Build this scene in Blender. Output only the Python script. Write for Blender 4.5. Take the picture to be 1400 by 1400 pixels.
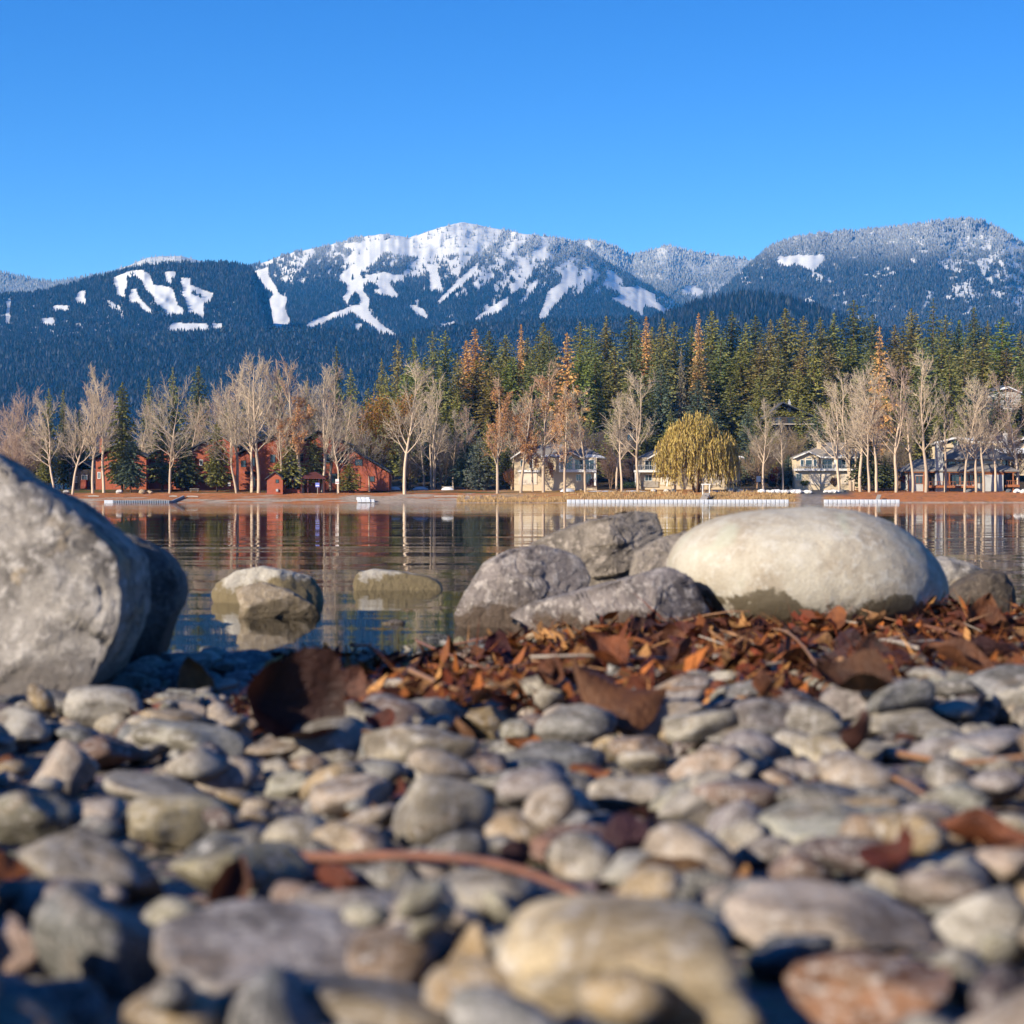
import bpy, bmesh, math, random
import numpy as np
from mathutils import Vector, Matrix, Euler

for o in list(bpy.data.objects):
    bpy.data.objects.remove(o)
S = bpy.context.scene
COL = S.collection
R = math.radians

# ------------------------------------------------------------------ camera
CAM_H = 0.42                      # lens height above the lake surface
FPX = 2800.0                      # focal length in photo pixels (1400 px wide photo)
HORIZON = 685.0
cd = bpy.data.cameras.new('camera')
cam = bpy.data.objects.new('camera', cd)
COL.objects.link(cam)
cam.location = (0, 0, CAM_H)
cam.rotation_euler = (R(90) - math.atan((700 - HORIZON) / FPX), 0, 0)
cd.sensor_width = 36.0
cd.lens = FPX / 1400 * 36.0
cd.clip_start = 0.05
cd.clip_end = 40000
cd.dof.use_dof = True
cd.dof.focus_distance = 160.0
cd.dof.aperture_fstop = 7.4
S.camera = cam

# ------------------------------------------------------------------ sky and sun
SUN_EL, SUN_AZ = R(22), math.atan2(-0.77, -0.64)     # sun low, behind the camera's left shoulder
SUN = Vector((math.sin(SUN_AZ) * math.cos(SUN_EL), math.cos(SUN_AZ) * math.cos(SUN_EL), math.sin(SUN_EL)))
W = bpy.data.worlds.new('World')
S.world = W
W.use_nodes = True
wn, wl = W.node_tree.nodes, W.node_tree.links
wn.clear()
wo = wn.new('ShaderNodeOutputWorld')
bg = wn.new('ShaderNodeBackground')
sky = wn.new('ShaderNodeTexSky')
sky.sky_type = 'NISHITA'
sky.sun_disc = False
sky.sun_elevation = SUN_EL
sky.sun_rotation = SUN_AZ % (2 * math.pi)
sky.altitude = 900
sky.air_density = 1.0
sky.dust_density = 0.4
sky.ozone_density = 3.0
tc = wn.new('ShaderNodeTexCoord')
mp = wn.new('ShaderNodeMapping')
mp.vector_type = 'POINT'
mp.inputs['Location'].default_value = (0, 0, 0.035)    # thin, dry mountain air: the deep blue starts low
mp.inputs['Scale'].default_value = (1, 1, 1.95)
hs = wn.new('ShaderNodeHueSaturation')
hs.inputs['Saturation'].default_value = 1.32
hs.inputs['Hue'].default_value = 0.517
hs.inputs['Value'].default_value = 1.0
wl.new(tc.outputs['Generated'], mp.inputs['Vector'])
wl.new(mp.outputs['Vector'], sky.inputs['Vector'])
wl.new(sky.outputs['Color'], hs.inputs['Color'])
wl.new(hs.outputs['Color'], bg.inputs['Color'])
bg.inputs['Strength'].default_value = 0.15
wl.new(bg.outputs['Background'], wo.inputs['Surface'])

sd = bpy.data.lights.new('sun', 'SUN')
sun = bpy.data.objects.new('sun', sd)
COL.objects.link(sun)
sd.energy = 4.8
sd.angle = R(0.55)
sd.color = (1.0, 0.90, 0.76)
sun.rotation_euler = SUN.to_track_quat('Z', 'Y').to_euler()

S.view_settings.view_transform = 'Standard'
S.view_settings.look = 'None'
S.view_settings.exposure = 1.0
S.view_settings.gamma = 1.0
S.view_settings.use_curve_mapping = False
S.render.engine = 'CYCLES'
S.cycles.use_denoising = True
S.cycles.max_bounces = 6
S.cycles.diffuse_bounces = 3
S.cycles.glossy_bounces = 3
S.cycles.transparent_max_bounces = 12
S.cycles.volume_bounces = 0
S.cycles.caustics_reflective = False
S.cycles.caustics_refractive = False


# ------------------------------------------------------------------ helpers
def P(px, py, d):
    """point of the place seen at photo pixel (px, py) when it stands d metres away"""
    return Vector(((px - 700) / FPX * d, d, CAM_H - (py - HORIZON) / FPX * d))


def lin(c):
    """sRGB 0-255 -> linear"""
    o = []
    for v in c[:3]:
        v = v / 255.0
        o.append(v / 12.92 if v <= 0.04045 else ((v + 0.055) / 1.055) ** 2.4)
    return tuple(o)


def tag(o, label=None, cat=None, group=None, kind=None):
    if label: o['label'] = label
    if cat: o['category'] = cat
    if group: o['group'] = group
    if kind: o['kind'] = kind
    return o


def empty(name, loc, rz=0.0):
    o = bpy.data.objects.new(name, None)
    o.empty_display_size = 0.2
    COL.objects.link(o)
    o.location = loc
    o.rotation_euler = (0, 0, rz)
    return o


def link(name, me, parent=None, loc=None):
    o = bpy.data.objects.new(name, me)
    COL.objects.link(o)
    if parent is not None: o.parent = parent
    if loc is not None: o.location = loc
    return o


def fast_mesh(name, V, T, mat=None, smooth=False, col=None, n=3):
    """mesh from numpy arrays; T is (m, n) with equal-sided faces; col = per-vertex rgb"""
    V = np.asarray(V, np.float32); T = np.asarray(T, np.int32)
    me = bpy.data.meshes.new(name)
    me.vertices.add(len(V)); me.vertices.foreach_set('co', V.ravel())
    m = len(T)
    me.loops.add(m * n); me.loops.foreach_set('vertex_index', T.ravel())
    me.polygons.add(m)
    me.polygons.foreach_set('loop_start', np.arange(0, m * n, n, dtype=np.int32))
    if smooth: me.polygons.foreach_set('use_smooth', np.ones(m, bool))
    if col is not None:
        a = me.color_attributes.new('col', 'FLOAT_COLOR', 'POINT')
        c = np.ones((len(V), 4), np.float32); c[:, :3] = col
        a.data.foreach_set('color', c.ravel())
    me.update(calc_edges=True)
    me.validate()
    if mat: me.materials.append(mat)
    return me


class MB:
    """collects boxes, prisms and tubes for one mesh"""
    def __init__(s): s.v = []; s.f = []

    def box(s, x0, x1, y0, y1, z0, z1):
        b = len(s.v)
        s.v += [(x0, y0, z0), (x1, y0, z0), (x1, y1, z0), (x0, y1, z0), (x0, y0, z1), (x1, y0, z1), (x1, y1, z1), (x0, y1, z1)]
        s.f += [tuple(b + i for i in q) for q in ((0, 3, 2, 1), (4, 5, 6, 7), (0, 1, 5, 4), (1, 2, 6, 5), (2, 3, 7, 6), (3, 0, 4, 7))]
        return s

    def prism(s, pts, y0, y1):
        """outline in x,z (counter-clockwise seen from -y) pulled along y"""
        b = len(s.v); n = len(pts)
        s.v += [(x, y0, z) for x, z in pts] + [(x, y1, z) for x, z in pts]
        s.f.append(tuple(range(b, b + n))); s.f.append(tuple(range(b + 2 * n - 1, b + n - 1, -1)))
        for i in range(n):
            j = (i + 1) % n
            s.f.append((b + j, b + i, b + n + i, b + n + j))
        return s

    def prism_x(s, pts, x0, x1):
        b = len(s.v); n = len(pts)
        s.v += [(x0, y, z) for y, z in pts] + [(x1, y, z) for y, z in pts]
        s.f.append(tuple(range(b + n - 1, b - 1, -1))); s.f.append(tuple(range(b + n, b + 2 * n)))
        for i in range(n):
            j = (i + 1) % n
            s.f.append((b + i, b + j, b + n + j, b + n + i))
        return s

    def poly(s, pts, faces):
        b = len(s.v); s.v += [tuple(p) for p in pts]
        s.f += [tuple(b + i for i in q) for q in faces]
        return s

    def tube(s, pts, rad, n=6, cap=True):
        b = len(s.v)
        pts = [Vector(p) for p in pts]
        k = len(pts)
        for i, p in enumerate(pts):
            t = (pts[min(i + 1, k - 1)] - pts[max(i - 1, 0)]).normalized()
            a = t.cross(Vector((0, 0, 1)) if abs(t.z) < 0.9 else Vector((1, 0, 0))).normalized()
            c = t.cross(a)
            r = rad[i] if isinstance(rad, (list, tuple)) else rad
            for j in range(n):
                g = 2 * math.pi * j / n
                s.v.append(tuple(p + a * (r * math.cos(g)) + c * (r * math.sin(g))))
        for i in range(k - 1):
            for j in range(n):
                j2 = (j + 1) % n
                s.f.append((b + i * n + j, b + i * n + j2, b + (i + 1) * n + j2, b + (i + 1) * n + j))
        if cap:
            s.f.append(tuple(b + j for j in range(n - 1, -1, -1)))
            s.f.append(tuple(b + (k - 1) * n + j for j in range(n)))
        return s

    def mesh(s, name, mat, smooth=False):
        me = bpy.data.meshes.new(name)
        me.from_pydata(s.v, [], s.f)
        bm = bmesh.new(); bm.from_mesh(me)
        bmesh.ops.recalc_face_normals(bm, faces=bm.faces)
        bm.to_mesh(me); bm.free()
        me.update()
        if smooth:
            me.polygons.foreach_set('use_smooth', np.ones(len(me.polygons), bool))
        if mat: me.materials.append(mat)
        return me

    def build(s, name, mat, parent=None, loc=None, smooth=False):
        return link(name, s.mesh(name, mat, smooth), parent, loc)


# value noise on numpy arrays
def _hash(ix, iy, seed):
    h = (ix.astype(np.int64) * 374761393 + iy.astype(np.int64) * 668265263 + seed * 982451653) & 0x7fffffff
    h = ((h ^ (h >> 13)) * 1274126177) & 0x7fffffff
    h = h ^ (h >> 16)
    return (h & 0xffff) / 65535.0


def vnoise(x, y, seed=0):
    x = np.asarray(x, float); y = np.asarray(y, float)
    ix = np.floor(x); iy = np.floor(y); fx = x - ix; fy = y - iy
    fx = fx * fx * (3 - 2 * fx); fy = fy * fy * (3 - 2 * fy)
    a = _hash(ix, iy, seed); b = _hash(ix + 1, iy, seed); c = _hash(ix, iy + 1, seed); d = _hash(ix + 1, iy + 1, seed)
    return (a * (1 - fx) + b * fx) * (1 - fy) + (c * (1 - fx) + d * fx) * fy


def fbm(x, y, seed=0, octv=4):
    s = 0; a = 0.5; t = 0
    for i in range(octv):
        s = s + a * vnoise(x * 2 ** i, y * 2 ** i, seed + i * 17); t += a; a *= 0.5
    return s / t


def in_poly(x, y, poly):
    x = np.asarray(x, float); y = np.asarray(y, float)
    r = np.zeros(x.shape, bool); n = len(poly)
    for i in range(n):
        x1, y1 = poly[i]; x2, y2 = poly[(i + 1) % n]
        c = ((y1 > y) != (y2 > y)) & (x < (x2 - x1) * (y - y1) / ((y2 - y1) or 1e-9) + x1)
        r ^= c
    return r


def sstep(a, b, x):
    t = np.clip((np.asarray(x, float) - a) / (b - a), 0, 1)
    return t * t * (3 - 2 * t)


# ------------------------------------------------------------------ materials
MATS = {}
TONE = 0.84                        # overall reflectance trim


def nodes_mat(name):
    m = bpy.data.materials.new(name); m.use_nodes = True
    nt = m.node_tree; b = nt.nodes['Principled BSDF']
    MATS[name] = m
    return m, nt.nodes, nt.links, b


def mixc(N, L, a, b, fac, mode='MIX'):
    """mix colours; a, b sockets or rgb tuples, fac socket or float"""
    n = N.new('ShaderNodeMix'); n.data_type = 'RGBA'; n.blend_type = mode
    for k, v in ((0, fac), (6, a), (7, b)):
        if hasattr(v, 'links') or hasattr(v, 'is_linked'): L.new(v, n.inputs[k])
        elif k == 0: n.inputs[0].default_value = v
        else: n.inputs[k].default_value = (*v[:3], 1)
    return n.outputs[2]


def noise_n(N, L, vec, scale, detail=4, rough=0.55, dist=0.0):
    n = N.new('ShaderNodeTexNoise')
    n.inputs['Scale'].default_value = scale; n.inputs['Detail'].default_value = detail
    n.inputs['Roughness'].default_value = rough; n.inputs['Distortion'].default_value = dist
    if vec is not None: L.new(vec, n.inputs['Vector'])
    return n.outputs['Fac']


def ramp_n(N, L, fac, stops):
    n = N.new('ShaderNodeValToRGB')
    e = n.color_ramp.elements
    while len(e) > len(stops): e.remove(e[-1])
    while len(e) < len(stops): e.new(0.5)
    for i, (p, c) in enumerate(stops):
        e[i].position = p
        e[i].color = (c, c, c, 1) if isinstance(c, (int, float)) else (*c[:3], 1)
    L.new(fac, n.inputs[0])
    return n.outputs[0]


def bump_n(N, L, h, strength, dist, b):
    n = N.new('ShaderNodeBump')
    n.inputs['Strength'].default_value = strength; n.inputs['Distance'].default_value = dist
    L.new(h, n.inputs['Height']); L.new(n.outputs[0], b.inputs['Normal'])
    return n


def plain(name, c1, c2=None, scale=3.0, rough=0.8, bump=0.0, spec=0.3):
    """two-tone mottled material in object space"""
    c1 = tuple(v * TONE for v in c1); c2 = tuple(v * TONE for v in c2) if c2 else None
    m, N, L, b = nodes_mat(name)
    t = N.new('ShaderNodeTexCoord').outputs['Object']
    f = noise_n(N, L, t, scale, 5)
    f2 = ramp_n(N, L, f, ((0.3, 0.0), (0.7, 1.0)))
    L.new(mixc(N, L, c1, c2 or tuple(v * 0.75 for v in c1), f2), b.inputs['Base Color'])
    b.inputs['Roughness'].default_value = rough
    b.inputs['Specular IOR Level'].default_value = spec
    if bump: bump_n(N, L, f, bump, 0.05, b)
    return m
# ------------------------------------------------------------------ mountains
def attr_mat(name, rough=0.85, var=0.15, scale=0.02):
    m, N, L, b = nodes_mat(name)
    a = N.new('ShaderNodeAttribute'); a.attribute_name = 'col'
    t = N.new('ShaderNodeTexCoord').outputs['Object']
    f = noise_n(N, L, t, scale, 6, 0.6)
    d = ramp_n(N, L, f, ((0.3, 1 - var), (0.7, 1 + 0 * var)))
    L.new(mixc(N, L, a.outputs['Color'], d, 1.0, 'MULTIPLY'), b.inputs['Base Color'])
    b.inputs['Roughness'].default_value = rough
    b.inputs['Specular IOR Level'].default_value = 0.03
    return m


M_MTN = attr_mat('snow_and_forest_floor', var=0.12)
M_FAR_TREES = attr_mat('far_conifer_needles', var=0.25, scale=0.05)

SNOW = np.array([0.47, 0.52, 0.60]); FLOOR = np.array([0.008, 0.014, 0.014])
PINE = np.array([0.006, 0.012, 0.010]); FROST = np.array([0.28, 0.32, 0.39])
rng = np.random.default_rng(7)


def scl(pts, ox, oy, s): return [(ox + x / s, oy + y / s) for x, y in pts]


class Ridge:
    """a mountain side between a foot line and a skyline, built as a relief with gullies"""
    def __init__(s, sky_pts, foot_pts, d_foot, d_ridge, seed, relief=0.03, gully=(60.0, 25.0)):
        s.sx, s.sy = zip(*sky_pts); s.fx, s.fy = zip(*foot_pts)
        s.d0, s.d1, s.seed, s.relief, s.g = d_foot, d_ridge, seed, relief, gully

    def sky(s, px): return np.interp(px, s.sx, s.sy) + (fbm(px / 9.0, px * 0, s.seed, 3) - 0.5) * 2.2
    def foot(s, px): return np.interp(px, s.fx, s.fy)

    def pos(s, px, t):
        """t 0 foot .. 1 skyline"""
        px = np.asarray(px, float); t = np.asarray(t, float)
        ys, yf = s.sky(px), s.foot(px)
        py = yf + (ys - yf) * t
        d = s.d0 + (s.d1 - s.d0) * t
        w = px + (1 - t) * 40 * (fbm(px / 90, t * 0, s.seed + 5, 2) - 0.5)
        g = fbm(w / s.g[0], t * 2.6, s.seed + 1, 4) - 0.5 + 0.2 * (fbm(w / s.g[1], t * 6, s.seed + 2, 3) - 0.5)
        d = d * (1 + s.relief * g * np.minimum(1, 3 * t + 0.3))
        return np.stack([(px - 700) / FPX * d, d, CAM_H - (py - HORIZON) / FPX * d], -1), py


def build_ridge(name, label, rd, mask, x0, x1, step, rows, ntrees, hgt, kind='structure', group=None, wid=0.21, back=True):
    """mask(px, py, t) -> forest 0..1 (chance of trees), frost 0..1"""
    xs = np.arange(x0, x1 + step, step)
    ts = np.linspace(0, 1, rows)
    PX, T = np.meshgrid(xs, ts)
    V, PY = rd.pos(PX, T)
    fo, fr = mask(PX, PY, T)
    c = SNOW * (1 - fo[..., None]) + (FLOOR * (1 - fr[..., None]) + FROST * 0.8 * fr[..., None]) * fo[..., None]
    if back:                                   # the far side, falling away behind the skyline
        B = V[-1:].copy(); k = 1.35
        B2 = B * np.array([k, k, 0.0]) + np.array([0, 0, 1.0]) * (B[..., 2:3] * 0.55)
        V = np.concatenate([V, B2], 0); c = np.concatenate([c, c[-1:]], 0); rows += 1
    nx = len(xs)
    i = np.arange(rows - 1)[:, None] * nx + np.arange(nx - 1)[None, :]
    Q = np.stack([i, i + 1, i + nx + 1, i + nx], -1).reshape(-1, 4)
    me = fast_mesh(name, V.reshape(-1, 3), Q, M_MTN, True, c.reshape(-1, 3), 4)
    o = link(name, me)
    tag(o, label, kind=kind)
    if ntrees:
        n = ntrees
        px = rng.uniform(x0, x1, n); t = rng.uniform(0.0, 1.0, n) ** 0.9
        b, py = rd.pos(px, t)
        fo, fr = mask(px, py, t)
        k = rng.uniform(0, 1, n) < fo
        b = b[k]; fr = np.clip(fr[k] + rng.normal(0, 0.08, k.sum()), 0, 1); n = len(b)
        h = rng.uniform(hgt[0], hgt[1], n); w = h * wid * rng.uniform(0.8, 1.25, n)
        sd = 5
        ang = rng.uniform(0, 6.28, n)[:, None] + np.arange(sd)[None, :] * 2 * np.pi / sd
        ring = np.stack([b[:, 0:1] + w[:, None] * np.cos(ang), b[:, 1:2] + w[:, None] * np.sin(ang), np.repeat(b[:, 2:3] + 0.04 * h[:, None], sd, 1)], -1)
        tip = b + np.stack([rng.normal(0, 0.3, n), rng.normal(0, 0.3, n), h], -1)
        Vt = np.concatenate([ring, tip[:, None]], 1).reshape(-1, 3)
        base = np.arange(n)[:, None] * (sd + 1)
        j = np.arange(sd)
        F = np.stack([base + j, base + (j + 1) % sd, np.repeat(base + sd, sd, 1)], -1).reshape(-1, 3)
        tint = rng.uniform(0.75, 1.25, (n, 1))
        cc = PINE * tint * (1 - fr[:, None]) + FROST * fr[:, None] * rng.uniform(0.8, 1.1, (n, 1))
        cc = np.repeat(cc[:, None, :], sd + 1, 1)
        cc[:, sd] = cc[:, sd] * 0.8 + 0.2 * FROST * np.minimum(1, fr[:, None] * 2)
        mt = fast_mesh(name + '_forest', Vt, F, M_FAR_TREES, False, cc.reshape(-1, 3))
        f = link(name + '_forest', mt)
        tag(f, 'forest of small far conifers covering the ' + label, 'forest', kind='stuff')
    return o


def runs_mask(polys, holes=()):
    def f(px, py):
        wx = px + 1.6 * (vnoise(px / 3.0, py / 3.0, 91) - 0.5); wy = py + 1.4 * (vnoise(px / 3.0, py / 3.0, 92) - 0.5)
        r = np.zeros(np.shape(px), bool)
        for p in polys: r |= in_poly(wx, wy, p)
        for p in holes: r &= ~in_poly(wx, wy, p)
        return r
    return f


# --- main ski mountain
Z2 = lambda p: scl(p, 330, 300, 4); Z3 = lambda p: scl(p, 660, 300, 4); Z1 = lambda p: scl(p, 0, 340, 4); Z4 = lambda p: scl(p, 1000, 290, 3.5)
main_runs = runs_mask([
    Z2([(65, 285), (150, 262), (145, 300), (185, 360), (210, 410), (255, 425), (240, 480), (270, 560), (215, 590), (165, 580), (145, 500), (140, 455), (180, 405), (130, 365), (90, 330)]),
    Z2([(560, 130), (700, 125), (820, 110), (930, 105), (1130, 35), (1220, 10), (1340, 30), (1420, 55), (1400, 110), (1300, 170), (1130, 185), (990, 200), (900, 195), (840, 170), (760, 175), (740, 150), (640, 160), (560, 150)]),
    Z2([(700, 150), (780, 160), (770, 185), (720, 235), (660, 275), (650, 300), (670, 340), (668, 390), (705, 435), (690, 480), (715, 530), (770, 575), (855, 635), (830, 642), (760, 635), (720, 580), (660, 545), (600, 500), (540, 520), (460, 555), (390, 585), (335, 600), (335, 590), (400, 550), (520, 505), (590, 478), (575, 455), (550, 430), (580, 390), (580, 355), (530, 320), (560, 285), (640, 230)]),
    Z2([(665, 310), (780, 290), (840, 300), (890, 310), (890, 330), (800, 330), (830, 380), (860, 415), (830, 420), (780, 410), (740, 400), (710, 395), (760, 375), (740, 345), (690, 335)]),
    Z2([(910, 460), (1000, 490), (1022, 540), (990, 530), (940, 500)]),
    Z2([(1020, 250), (1070, 255), (1080, 300), (1100, 370), (1030, 380), (1030, 330)]),
    Z2([(1060, 460), (1130, 390), (1200, 320), (1280, 250), (1310, 220), (1290, 270), (1230, 330), (1150, 395), (1110, 440)]),
    Z2([(1250, 570), (1290, 530), (1400, 460), (1400, 500), (1330, 525)]),
    Z2([(1085, 570), (1120, 572), (1170, 550), (1165, 570), (1140, 592), (1100, 590)]),
    Z2([(620, 570), (662, 570), (650, 625), (628, 625)]),
    Z3([(25, 515), (60, 470), (140, 420), (140, 450), (90, 500)]),
    Z3([(300, 540), (330, 480), (350, 400), (420, 350), (440, 290), (470, 245), (520, 260), (520, 290), (480, 330), (560, 300), (590, 310), (520, 345), (450, 380), (430, 420), (380, 480), (340, 540)]),
    Z3([(655, 330), (700, 330), (760, 370), (860, 370), (940, 410), (950, 450), (1025, 500), (990, 505), (930, 480), (870, 460), (880, 520), (820, 490), (740, 450), (690, 430), (740, 425), (760, 400), (700, 370)]),
    Z3([(660, 270), (710, 285), (775, 340), (765, 350), (700, 315)]),
    Z3([(110, 205), (160, 130), (230, 80), (250, 85), (210, 130), (180, 150), (185, 190), (240, 230), (255, 300), (225, 310), (220, 260), (180, 210), (165, 170), (120, 205)]),
    Z3([(265, 175), (310, 160), (320, 100), (385, 100), (340, 160), (370, 215), (275, 215)]),
    Z3([(150, 390), (220, 320), (235, 340), (150, 410)]), Z3([(230, 400), (290, 330), (300, 350), (250, 410)]),
    Z3([(0, 20), (110, 60), (60, 110), (0, 150)]), Z3([(560, 260), (590, 265), (580, 310), (550, 290)]),
], [Z2([(585, 470), (590, 420), (625, 390), (652, 425), (645, 465)]), Z2([(598, 330), (612, 290), (618, 335)]), Z2([(735, 335), (745, 312), (762, 335)])])


def main_mask(px, py, t):
    run = main_runs(px, py) | main_runs(px, py - 4.0)
    # patchy timber on the upper slopes, thick timber low down and in the two dark blocks
    streak = fbm((px + (py - 300) * 0.9) / 16.0, (py - px * 0.1) / 34.0, 3, 4)
    fine = fbm(px / 5.0, py / 6.0, 8, 3)
    hi = 1 - sstep(352, 425, py - 0.06 * (px - 560))
    dense = in_poly(px, py, Z2([(60, 330), (140, 400), (135, 580), (0, 600), (-60, 260)])) | in_poly(px, py, Z2([(245, 400), (400, 340), (500, 310), (580, 370), (560, 440), (590, 475), (340, 590), (270, 590), (240, 480)])) \
        | in_poly(px, py, Z2([(690, 400), (900, 420), (1020, 540), (860, 630), (780, 570), (690, 470)])) | in_poly(px, py, Z3([(480, 130), (700, 170), (870, 300), (960, 420), (860, 370), (700, 270), (560, 230), (420, 180)]))
    f = sstep(0.31 + 0.17 * hi, 0.45 + 0.17 * hi, 0.6 * streak + 0.4 * fine)
    f = np.maximum(f * (1 - 0.2 * hi), 0.04)
    f = np.where(dense, 1.0, f)
    f = np.where(py > 437 + 6 * fine, np.maximum(f, 0.9), f)
    f = np.where(run, 0.0, f)
    f = np.where(run & (py < 340) & (px > 560) & (vnoise(px / 2, py / 2, 77) > 0.72), 0.3, f)
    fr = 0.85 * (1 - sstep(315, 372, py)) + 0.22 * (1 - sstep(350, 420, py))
    return f, np.clip(fr - 0.04, 0.0, 0.9)


main_ridge = Ridge([(250, 372), (340, 366), (400, 345), (460, 333), (490, 324), (520, 320), (560, 325), (600, 312), (620, 306), (635, 304), (660, 309), (690, 315), (720, 320), (770, 327), (800, 338), (850, 372), (900, 398), (940, 425), (1000, 450)],
                   [(250, 470), (540, 470), (700, 462), (1000, 462)], 6300, 9500, 11, 0.05)
build_ridge('ski_mountain', 'snowy ski mountain with white cleared runs', main_ridge, main_mask, 250, 990, 1.5, 110, 80000, (10, 19))

# --- left hill with its own runs
left_runs = runs_mask([
    Z1([(620, 160), (700, 125), (780, 115), (820, 140), (840, 195), (930, 210), (950, 225), (1000, 235), (1000, 215), (985, 160), (1040, 160), (1045, 200), (1165, 245), (1165, 265), (1115, 290), (1115, 365), (1040, 340), (1020, 300), (1010, 260), (950, 220), (960, 270), (975, 310), (1005, 325), (1005, 352), (920, 350), (850, 285), (825, 235), (790, 205), (770, 160), (740, 135), (690, 145), (700, 185), (685, 210), (685, 265), (640, 245), (630, 195)]),
    Z1([(700, 275), (715, 225), (745, 220), (765, 270), (800, 310), (845, 345), (790, 335), (760, 295)]),
    Z1([(895, 125), (965, 125), (960, 145), (930, 150), (940, 185), (915, 170)]),
    Z1([(410, 280), (430, 235), (475, 225), (460, 260), (475, 295)]), Z1([(565, 285), (650, 310), (675, 335), (610, 315)]),
    Z1([(30, 400), (35, 330), (45, 275), (60, 280), (58, 380), (50, 400)]), Z1([(280, 320), (320, 308), (390, 312), (370, 330), (300, 330)]),
    Z1([(225, 380), (300, 375), (300, 412), (240, 410)]), Z1([(910, 440), (950, 405), (1130, 410), (1140, 435), (1030, 445)]), Z1([(1140, 405), (1215, 410), (1220, 435), (1180, 435)]),
], [Z1([(1035, 235), (1050, 220), (1105, 250), (1100, 270), (1070, 258)])])


def left_mask(px, py, t):
    run = left_runs(px, py) | left_runs(px, py - 4.5)
    n = fbm(px / 7.0, py / 4.0, 21, 4)
    low = sstep(404, 414, py) * (1 - sstep(452, 466, py))
    patch = (n > 0.60) & (low > 0.3) & ((px < 120) | (n > 0.655))
    f = np.where(patch, 0.25, 1.0)
    f = np.where(run, 0.0, f)
    fr = 0.03 * (1 - sstep(365, 410, py)) * np.ones_like(px)
    return f, fr


left_ridge = Ridge([(-240, 412), (-100, 408), (0, 404), (60, 399), (130, 380), (190, 364), (225, 361), (265, 359), (320, 360), (343, 366), (356, 384), (366, 405), (371, 428), (374, 450), (384, 472)],
                   [(-240, 482), (200, 478), (384, 476)], 5450, 6350, 31, 0.03)
build_ridge('wooded_hill', 'dark wooded hill with white ski runs', left_ridge, left_mask, -240, 382, 1.5, 80, 36000, (9, 15))


# --- the paler ridges behind
def pale_mask(px, py, t):
    n = fbm(px / 12.0, py / 9.0, 41, 4)
    spot = in_poly(px + 3 * (vnoise(px / 3, py / 3, 5) - 0.5), py, Z3([(1080, 400), (1110, 365), (1160, 365), (1210, 395), (1185, 435), (1140, 410), (1110, 425)]))
    f = np.where(n > 0.56, 0.45, 0.97)
    f = np.where(spot, 0.0, f)
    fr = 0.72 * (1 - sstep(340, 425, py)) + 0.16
    return f, np.clip(fr, 0, 0.85)


build_ridge('far_ridge', 'frosted ridge behind the ski mountain, between it and the broad mountain',
            Ridge([(700, 360), (770, 334), (790, 329), (812, 327), (840, 337), (862, 349), (890, 342), (912, 336), (935, 342), (985, 350), (1040, 358), (1120, 372), (1200, 380)],
                  [(700, 462), (1200, 462)], 8200, 11500, 51, 0.06), pale_mask, 700, 1200, 2.5, 50, 18000, (14, 24))
build_ridge('snowy_dome', 'small snow-white dome peeking over the dark wooded hill',
            Ridge([(130, 380), (180, 362), (200, 353), (225, 350), (250, 351), (280, 358), (320, 368), (360, 380)], [(130, 420), (360, 420)], 9000, 11500, 61, 0.04),
            lambda px, py, t: (0.35 + 0 * px, 0.9 + 0 * px), 130, 360, 3.0, 24, 3000, (14, 24))
build_ridge('pale_ridge', 'pale frosted ridge behind the wooded hill at the left edge',
            Ridge([(-260, 385), (-120, 366), (-40, 368), (0, 372), (25, 378), (60, 386), (90, 384), (125, 377), (160, 372), (220, 372)], [(-260, 430), (220, 430)], 9000, 11500, 71, 0.05),
            lambda px, py, t: (0.9 + 0 * px, 0.55 + 0 * px), -260, 220, 3.0, 30, 9000, (16, 28))


def right_mask(px, py, t):
    spot = in_poly(px + 3.5 * (vnoise(px / 3, py / 3, 5) - 0.5), py + 3 * (vnoise(px / 3, py / 3, 6) - 0.5), Z4([(205, 245), (225, 215), (320, 205), (440, 205), (445, 235), (395, 295), (360, 280), (310, 255), (280, 270)]))
    n = fbm((px + 0.5 * py) / 11.0, (py - 0.15 * px) / 6.0, 81, 4)
    zone = sstep(1240, 1330, px) * sstep(320, 338, py) * (1 - sstep(400, 425, py))
    zone2 = 0.5 * sstep(395, 408, py) * (1 - sstep(425, 440, py))
    f = np.where(n > 0.66 - 0.20 * zone - 0.06 * zone2, 0.12, 0.97)
    f = np.where(spot, 0.0, f)
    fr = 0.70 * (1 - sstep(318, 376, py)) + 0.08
    return f, np.clip(fr, 0, 0.8)


build_ridge('broad_mountain', 'broad frosted mountain with one square clearing and a patchy snowy shoulder',
            Ridge([(960, 420), (1000, 385), (1030, 358), (1045, 343), (1060, 334), (1080, 327), (1110, 321), (1160, 317), (1205, 313), (1250, 308), (1290, 302), (1325, 300), (1345, 303), (1370, 316), (1400, 335), (1460, 352), (1560, 352), (1680, 370)],
                  [(960, 465), (1680, 465)], 6200, 9000, 83, 0.06), right_mask, 960, 1660, 2.0, 80, 60000, (12, 21))


# --- low dark hills in front of them
def dark_mask(px, py, t):
    n = fbm(px / 9.0, py / 3.0, 95, 4)
    return np.where((n > 0.72) & (py > 440), 0.93, 1.0), np.zeros_like(px)


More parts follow.
